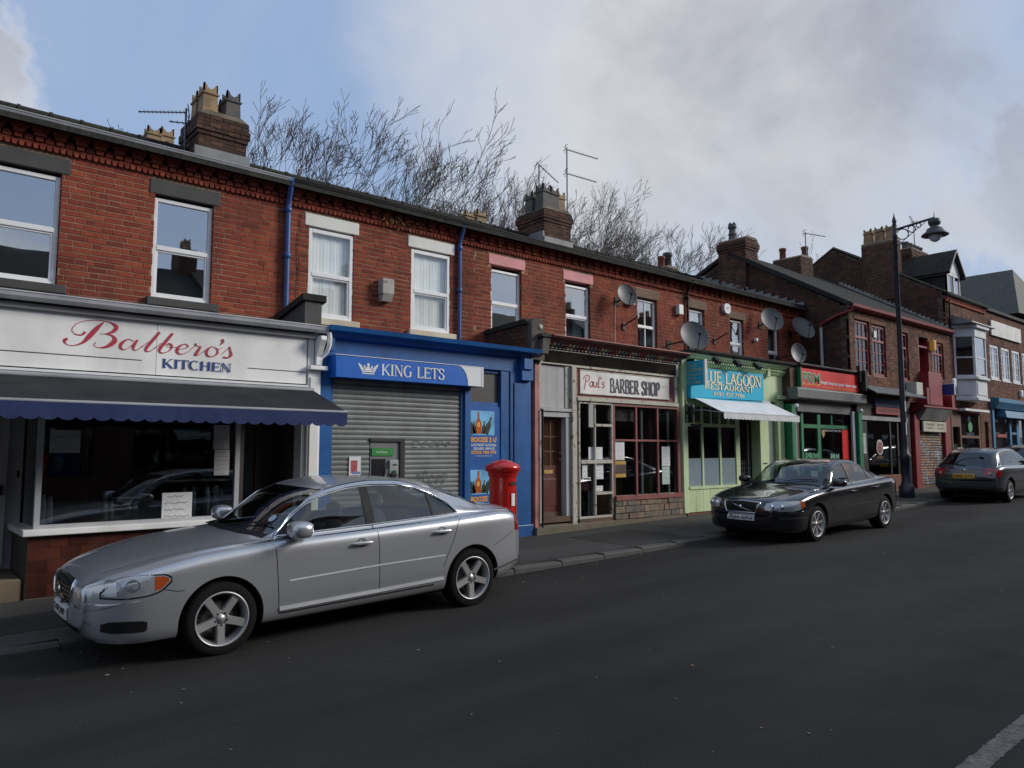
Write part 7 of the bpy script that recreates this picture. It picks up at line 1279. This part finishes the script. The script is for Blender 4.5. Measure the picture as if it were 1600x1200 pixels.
for sg in (-1, 1):
    blob(r1, 'door_mirror', SILVER, (1.72, sg * 1.01, 1.055), (.105, .13, .08), 3.0); blob(r1, 'mirror_base', BLKT, (1.75, sg * .92, 1.0), (.09, .12, .022), 3); blob(r1, 'mirror_indicator', LENS, (1.645, sg * 1.06, 1.04), (.02, .05, .014), 3)
c1.line(P_, GAP, 'T', [(1.30, -.80), (1.22, -.72), (.8, -.66), (.3, -.55), (.15, -.48)], .006, r1); c1.line(P_, GAP, 'T', [(1.30, .80), (1.22, .72), (.8, .66), (.3, .55), (.15, .48)], .006, r1); c1.line('cowl_panel', BLKT, 'T', [(1.50, -.72), (1.40, -.4), (1.365, 0), (1.40, .4), (1.50, .72)], .07, r1, off=.003)
for a, b in (((1.40, -.05), (1.62, -.62)), ((1.42, .62), (1.50, .05))): c1.line('wiper', BLKT, 'T', [a, b], .008, r1, off=.014, tube=True)
c1.line('roof_gutter', BLKT, 'T', [(2.15, -.60), (2.7, -.565), (3.4, -.575)], .012, r1, off=.002); c1.line('roof_gutter', BLKT, 'T', [(2.15, .60), (2.7, .565), (3.4, .575)], .012, r1, off=.002); blob(r1, 'aerial_fin', BLKT, (3.35, 0, 1.45), (.06, .02, .03), 2.2)
q_ = MB(); q_.add([tuple(c1.cast('T', 1.66 + .04 * cos(t), -.52 + .04 * sin(t), .003)) for t in [2 * pi * i / 16 for i in range(16)]], [tuple(range(16))]); q_.obj('tax_disc', mat('tax disc', (.3, .4, .5), .5), r1, local=True)
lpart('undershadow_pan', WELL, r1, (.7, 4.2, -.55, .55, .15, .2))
# ---- black saloon
KX, KYY, KZ = .967, .965, .955; T2 = scaleT(T_S80, KX, KYY, KZ); T2['ztop'] = [(a, b + (.02 if a < .2 else 0)) for a, b in T2['ztop']]; NOIR = car_paint('black metallic paint', (.010, .010, .013), .3, .22); sc_ = lambda l: [(a * KX, b * KZ) for a, b in l]; D2 = (sc_(DLO_S80[0]), sc_(DLO_S80[1]))
sp2 = dict(T=T2, L=4.75 * KX, paint=NOIR, wheels=(.99, 3.70), arch=.36, dlo=D2, screens=scr(KX), cab=(1.38, 4.0), fb=.17)
bx = 11.74; r2, c2 = sedan('parked_car', 'black four door saloon parked facing left outside the green restaurant', (bx, 7.47, RZ(bx, 7) + .0), sp2, roll=radians(1.0)); glaze(c2, r2, GL_CAR)
for x in (.99, 3.70):
    for sg in (-1, 1): wheel(r2, x, sg * .765, .318, .222, sg, 'seven')
seats(r2, (2.3, 3.15), .35, 1.15); lpart('dashboard', CINT, r2, (1.45, 1.8, -.64, .64, .78, .93), bevel=.03)
for pts in ([(1.46, .91), (1.5, .6), (1.52, .3)], [(2.53, .965), (2.55, .32)], [(3.55, .97), (3.5, .85), (3.36, .5)]): c2.line(P_, GAP, 'L', pts, .007, r2, both=True)
c2.line('door_moulding', mat('dark moulding', (.035, .036, .04), .3), 'L', [(1.55, .55), (2.53, .575), (3.4, .585)], .03, r2, off=.008, both=True); c2.line('sill_trim', mat('dark moulding', (.035, .036, .04), .3), 'L', [(1.52, .27), (3.3, .3)], .02, r2, off=.006, both=True)
strip(c2, [(2.51, .955), (2.49, 1.325)], .09, BLKT, 'b_pillar', r2); strip(c2, [(3.27, .985), (3.25, 1.22)], .03, BLKT, 'quarter_pillar', r2); c2.patch('mirror_triangle', BLKT, 'L', [(1.51, .93), (1.72, .94)], [(1.51, .94), (1.72, 1.08)], r2, off=.001, nu=8, nv=4, both=True)
lo2 = [(.09, .575), (.2, .575), (.4, .60), (.52, .64)]; hi2 = [(.09, .70), (.2, .735), (.4, .745), (.52, .72)]; h2 = c2.patch('headlamp', LENS, 'L', lo2, hi2, r2, off=.005, nu=16, both=True); c2.patch('indicator', AMBL, 'L', [(.44, .615), (.55, .65)], [(.44, .745), (.5, .74), (.55, .70)], r2, off=.008, nu=6, both=True)
c2.patch('headlamp', LENS, 'F', [(-.80, .585), (-.44, .59)], [(-.80, .70), (-.6, .715), (-.44, .70)], r2, off=.006, nu=10); c2.patch('headlamp', LENS, 'F', [(.44, .59), (.80, .585)], [(.44, .70), (.6, .715), (.80, .70)], r2, off=.006, nu=10)
for sg in (-1, 1):
    for yy in (.54, .68): bz = MB(); bz.lathe([(0, -.004), (.045, -.004), (.05, .012)], tuple(c2.cast('F', sg * yy, .645, .008)), 18, axis='x'); bz.obj('lamp_reflector', mat('lamp reflector', (.75, .78, .8), .05, metal=1), h2, local=True)
c2.patch('grille', BLKT, 'F', [(-.28, .55), (.28, .55)], [(-.33, .70), (0, .71), (.33, .70)], r2, off=.006, nu=12); c2.line('grille_surround', CHROME, 'F', [(-.28, .535), (.28, .535), (.345, .705), (0, .72), (-.345, .705), (-.28, .535)], .012, r2, off=.008, tube=True); c2.line('grille_slash', CHROME, 'F', [(-.22, .56), (.22, .69)], .016, r2, off=.014); bz = MB(); bz.lathe([(0, -.008), (.032, -.008), (.036, 0)], tuple(c2.cast('F', 0, .625, .02)), 18, axis='x'); bz.obj('badge', CHROME, r2, local=True)
pl2 = c2.patch('number_plate', PLW, 'F', [(-.26, .405), (.26, .405)], [(-.26, .515), (.26, .515)], r2, off=.03, nu=8, solid=.03); platetext(c2, 'DE55 GXG', INK, 'F', -.235, .235, .425, .497, pl2, off=.034, flip=-1); c2.patch('lower_intake', WELL, 'F', [(-.5, .25), (.5, .25)], [(-.5, .37), (.5, .37)], r2, off=.004, nu=12); c2.line('bumper_strip', mat('dark moulding', (.035, .036, .04), .3), 'L', [(.1, .46), (.3, .465), (.62, .47)], .03, r2, off=.008, both=True)
c2.patch('tail_lamp', REDL, 'L', [(4.34, .74), (4.46, .74)], [(4.34, .95), (4.46, .97)], r2, off=.006, nu=6, both=True)
for sg in (-1, 1): blob(r2, 'door_mirror', NOIR, (1.66, sg * .97, 1.0), (.085, .115, .065), 3); blob(r2, 'mirror_base', BLKT, (1.68, sg * .89, .95), (.08, .11, .02), 3)
for a, z in ((2.33, .82), (3.28, .85)):
    for sg, md in ((-1, 'L'), (1, 'R')): p = c2.cast(md, a, z, 0); blob(r2, 'door_handle', NOIR, (a, p.y + sg * .025, z), (.1, .016, .016), 3.5)
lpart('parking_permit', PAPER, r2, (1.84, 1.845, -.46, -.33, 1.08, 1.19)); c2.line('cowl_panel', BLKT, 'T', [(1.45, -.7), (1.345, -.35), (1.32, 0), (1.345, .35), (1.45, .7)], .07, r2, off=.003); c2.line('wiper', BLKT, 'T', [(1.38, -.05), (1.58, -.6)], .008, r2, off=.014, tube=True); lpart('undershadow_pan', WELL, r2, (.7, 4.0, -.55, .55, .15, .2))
# ---- hatchback seen from behind
T3 = dict(ztop=[(0, .60), (.06, .68), (.2, .755), (.5, .84), (.9, .93), (1.0, .96), (1.25, 1.10), (1.55, 1.27), (1.85, 1.37), (2.2, 1.42), (2.6, 1.44), (3.1, 1.425), (3.45, 1.385), (3.62, 1.34), (3.78, 1.22), (3.92, 1.07), (4.02, .96), (4.12, .90), (4.18, .78)],
 zsh=[(0, .56), (.2, .68), (.6, .80), (1.1, .87), (2, .91), (3, .94), (3.6, .955), (3.95, .93), (4.1, .88), (4.18, .76)], zb=[(0, .30), (.1, .22), (1, .19), (3.4, .22), (3.9, .27), (4.18, .36)],
 w=[(0, .56), (.04, .66), (.1, .73), (.35, .82), (.8, .855), (2, .855), (3.3, .85), (3.8, .83), (4.05, .79), (4.18, .74)], wr=[(0, .46), (.6, .58), (1.0, .70), (1.3, .70), (1.6, .62), (2, .575), (2.6, .56), (3.2, .56), (3.6, .575), (3.8, .63), (3.95, .68), (4.18, .62)],
 zr=[(0, .59), (.3, .77), (.7, .86), (1.05, .91), (1.3, 1.03), (1.55, 1.20), (1.8, 1.31), (2.2, 1.375), (2.7, 1.395), (3.2, 1.37), (3.5, 1.31), (3.7, 1.20), (3.88, 1.05), (4.0, .955), (4.18, .76)])
D3 = ([(1.22, .925), (2, .945), (3, .965), (3.62, .985)], [(1.22, .935), (1.4, 1.07), (1.6, 1.20), (1.85, 1.30), (2.2, 1.345), (2.7, 1.36), (3.2, 1.33), (3.45, 1.25), (3.62, 1.0)])
def hatch(label, loc, paint, plate):
    s3 = dict(T=T3, L=4.18, paint=paint, wheels=(.82, 3.36), arch=.345, dlo=D3, screens=[(lambda v: 1.08 + .12 * v * v, lambda v: 1.72 + .05 * v * v, (.64, .53)), (lambda v: 3.66 - .02 * v * v, lambda v: 3.98 - .05 * v * v, (.50, .60))], cab=(1.12, 3.92), rb=.14)
    root = thing('parked_car', label, 'car', loc, None, (0, .0207, pi)); c = Car(s3); c.carve(root); glaze(c, root, GL_DARK)
    for x in (.82, 3.36):
        for sg in (-1, 1): wheel(root, x, sg * .715, .30, .20, sg, 'seven')
    seats(root, (2.0, 2.9), .33, 1.15)
    for sg in (-1, 1):
        cx_, cz_ = sg * .62, .80; rows = []
        q = [tuple(c.cast('B', cx_ + .15 * cos(t) * (1.0), cz_ + .125 * sin(t), .006)) for t in [2 * pi * i / 26 for i in range(26)]]; m = MB(); ctr = tuple(c.cast('B', cx_, cz_, .012)); m.add(q + [ctr], [(i, (i + 1) % 26, 26) for i in range(26)], 0, True); m.obj('tail_lamp', REDL, root, local=True)
        md = 'L' if sg < 0 else 'R'; c.patch('tail_lamp', REDL, md, [(3.92, .74), (4.0, .70), (4.09, .70)], [(3.92, .84), (4.0, .90), (4.09, .90)], root, off=.006, nu=8); blob(root, 'door_mirror', paint, (1.4, sg * .91, .98), (.07, .10, .06), 3)
        q = MB(); q.add([tuple(c.cast('B', cx_ - sg * .03 + .045 * cos(t), cz_ + .045 * sin(t), .014)) for t in [2 * pi * i / 14 for i in range(14)]], [tuple(range(14))]); q.obj('lamp_reflector', mat('pale lamp centre', (.5, .2, .15), .1), root, local=True)
    p = c.patch('number_plate', PLY, 'B', [(-.26, .66), (.26, .66)], [(-.26, .77), (.26, .77)], root, off=.012, nu=6, solid=.01); platetext(c, plate, INK, 'B', -.235, .235, .68, .755, p, off=.016)
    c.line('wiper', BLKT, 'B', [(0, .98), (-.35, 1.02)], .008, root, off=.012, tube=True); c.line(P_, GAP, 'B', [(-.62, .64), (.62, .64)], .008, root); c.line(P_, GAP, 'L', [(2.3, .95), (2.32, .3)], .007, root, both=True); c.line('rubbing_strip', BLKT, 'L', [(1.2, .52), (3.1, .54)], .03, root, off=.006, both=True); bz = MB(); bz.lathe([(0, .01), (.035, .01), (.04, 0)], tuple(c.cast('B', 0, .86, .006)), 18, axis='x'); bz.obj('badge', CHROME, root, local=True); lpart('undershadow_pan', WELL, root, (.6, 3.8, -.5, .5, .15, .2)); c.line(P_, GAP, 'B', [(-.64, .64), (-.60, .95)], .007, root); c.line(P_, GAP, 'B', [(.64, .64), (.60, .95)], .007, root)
    return root, c
GUN = car_paint('gunmetal grey paint', (.045, .05, .062), .55, .3)
hx = 26.45; r3, c3 = hatch('dark grey hatchback seen from behind with yellow number plate and round red lamps', (hx, 7.42, RZ(hx, 7)), GUN, 'HG54 KYO')
fx = 33.0; r4, c4 = hatch('black car at the right edge parked beyond the grey hatchback', (fx, 8.0, RZ(fx, 7)), NOIR, 'PK03 LDT')
for r_ in (r1, r2, r3, r4): r_['group'] = 'cars parked along the kerb'
# ================= bare trees behind the terrace =================
BARK = mat('winter bark', (.075, .062, .052), .9, var=.3, scale=3)
def tree(label, x, y, h, seed, lean=.12, spread=.62, x0r=.17, nest=False, depth=8):
    R = random.Random(seed); t = thing('bare_tree', label, 'tree', (x, y, -.2), 'bare winter trees behind the terrace'); tr, cr = MB(), MB()
    def branch(p, d, l, r, lv):
        n = 4 if lv < 3 else 3; pts = [p]; q = p; dd = d
        for i in range(n):
            dd = (dd + Vector((R.gauss(0, .12) + lean * .10, R.gauss(0, .12), R.gauss(0, .08) + (.10 if lv > 1 else .02)))).normalized(); q = q + dd * l / n; pts.append(q)
        r1 = max(r * (.74 if lv < 2 else .64), .0068); mb = tr if lv < 2 else cr; mb.tube(pts, [r + (r1 - r) * i / n for i in range(n + 1)], 8 if lv < 1 else (5 if lv < 3 else 3), 0, lv < 4, False)
        if lv >= depth: return
        k = (4 if lv == 0 else 3) if lv in (0, 1) else (R.choice((2, 3, 3)) if lv < 5 else R.choice((2, 3)))
        for j in range(k):
            a = R.uniform(0, 2 * pi) if lv else 2 * pi * j / k + R.uniform(-.4, .4); s = dd.cross(Vector((cos(a), sin(a), .3))).normalized(); w = R.uniform(.32, .75) * spread / .62
            nd = (dd * cos(w) + s * sin(w) + Vector((lean * .25, 0, .12))).normalized(); f = R.uniform(.66, .86) if j else R.uniform(.8, .95); at = pts[-1] if j == 0 or lv == 0 else pts[R.randint(2, n)]
            branch(at, nd, l * f * (.86 if lv > 3 else .9), r1 * (.86 if j == 0 else .66), lv + 1)
    branch(Vector((x, y, -.3)), Vector((.02, 0, 1)), h * .24, x0r, 0)
    # fit the drawn tree to its real height
    zz_ = sorted(v[2] for v in cr.v); top = zz_[int(len(zz_) * .996)]; k = h / top
    for m in (tr, cr): m.v = [(x + (a - x) * k, y + (b - y) * k, c * k) for a, b, c in m.v]
    tr.obj('trunk', BARK, t, fix=False); cr.obj('crown', BARK, t, fix=False)
    return t
tree('bare tree at the far left edge behind the first chimney roof', .6, 24, 11.2, 5); tree('small bare tree just right of the tall chimney with four pots', 8.6, 23, 11.2, 12, .1)
tree('bare tree behind the left part of the blue shop', 11.0, 24.5, 10.8, 12, .25); tree('tallest bare tree rising behind the blue shop', 14.4, 25, 14.1, 27, .3); tree('bare tree behind the second blue drainpipe', 18.4, 25.5, 13.9, 7, .35)
tree('bare tree directly left of the middle chimney', 21.6, 25, 13.9, 52, .4); tree('bare tree directly right of the double aerial', 26.2, 25, 15.9, 58, .45); tree('bare tree with a dark nest behind the lantern dishes', 30.2, 26, 15.2, 30, .45)['label'] = 'bare tree behind the roof right of the double aerial, holding a dark nest'
tree('last bare tree, left of the dark gable', 33.8, 26, 14.4, 53, .4)
_src = [o for o in bpy.data.objects if o.get('category') == 'tree']
_lab = ['faint bare tree farther back over the grey wall vent', 'faint bare tree farther back over the pink lintels', 'faint bare tree farther back over the dark grey dish', 'faint bare tree farther back beside the dark gable']
for i, (x, y, k) in enumerate(((14.0, 29.5, .94), (20.5, 30, .94), (30.0, 31, .95), (36.5, 30, 1.0))):
    s_ = _src[2 + i % 6]; t2 = s_.copy(); LINK(t2); t2['label'] = _lab[i]; t2.location = (x, y, -.2); t2.rotation_euler = (0, 0, random.uniform(-.5, .5)); t2.scale = (k, k, k * 1.0)
    for ch in s_.children: c_ = ch.copy(); LINK(c_); c_.parent = t2
rn = random.Random(2); nm = MB()
for i in range(260):
    a = rn.uniform(0, 6.28); b = rn.gauss(0, .5); c = Vector((31.0 + .5 * cos(a) * rn.random(), 25.0 + .5 * sin(a) * rn.random(), 11.2 + .2 * b)); d = Vector((rn.gauss(0, 1), rn.gauss(0, 1), rn.gauss(0, .4))).normalized() * .25; nm.tube([c - d, c + d], .012, 3, cap=False)
tag(nm.obj('bird_nest', BARK, fix=False), 'dark twiggy birds nest in the bare branches', 'nest')
for x0, x1, y0, y1, t_ in ((6.75, 9.6, 8.17, 8.8, 0), (9.62, 11.3, 8.17, 9.6, 1), (14.0, 19.5, 8.17, 9.1, 0), (-.5, 1.9, 8.6, 9.4, 1)):
    q = MB(); q.grid([[(x0 + (x1 - x0) * i / 8, y, PZ(x0 + (x1 - x0) * i / 8, y) + .004) for i in range(9)] for y in (y0, y1)]); structure(q.obj('pavement_patch', asphalt('pavement patch %d' % t_, ((.052, .051, .049), (.036, .035, .034))[t_], ((.062, .06, .058), (.046, .045, .044))[t_])))
_h = [o for o in bpy.data.objects if o.get('group') == 'houses on the opposite side of the street']
for i in range(13):
    far = i >= 7; s_ = _h[i % 5]; x = (50.5 + i * 8.2) if not far else (58.0 + (i - 7) * 8.2)
    c = s_.copy(); LINK(c); c.location = (x, 10.9 if not far else -9, G(x)); c.rotation_euler = (0, 0, 0 if far else pi); c.scale = (1, 1, .78); c['label'] = 'distant brick house farther up the street beyond the brown brick buildings' if not far else 'distant brick house farther up the opposite side of the street'; c['group'] = 'distant houses farther up the street'
    for ch in s_.children:
        d = ch.copy(); LINK(d); d.parent = c
        for gch in ch.children: e = gch.copy(); LINK(e); e.parent = d
# litter and fallen leaves in the gutter
rl = random.Random(6); LM_ = [mat('pale litter', (.32, .32, .30), .7), mat('dry leaf', (.20, .12, .06), .8), mat('grey grit', (.12, .12, .115), .8)]
for m_, n, nmn, lab in ((LM_[0], 46, 'litter', 'tiny pale scraps of litter scattered along the kerb and road'), (LM_[1], 120, 'fallen_leaves', 'scattered dry brown leaf fragments along the gutter'), (LM_[2], 170, 'grit', 'pale grit specks scattered on the road surface')):
    mb = MB()
    for i in range(n):
        x = rl.uniform(-1, 24); y = KY - abs(rl.gauss(0, .35)) - .03 if (nmn != 'grit' and rl.random() < .9) else rl.uniform(2.2, 7.9); z = RZ(x, y) + .004; s = rl.uniform(.006, .02) * (1.3 if nmn == 'litter' else 1); a = rl.uniform(0, 3)
        mb.add([(x + s * cos(a + k * 1.57) * rl.uniform(.6, 1.2), y + s * sin(a + k * 1.57) * rl.uniform(.5, 1), z + rl.random() * .006) for k in range(4)], [(0, 1, 2, 3)])
    o = tag(stuff(mb.obj(nmn, m_, fix=False)), lab, 'litter' if nmn == 'litter' else ('leaves' if nmn != 'grit' else 'grit'))
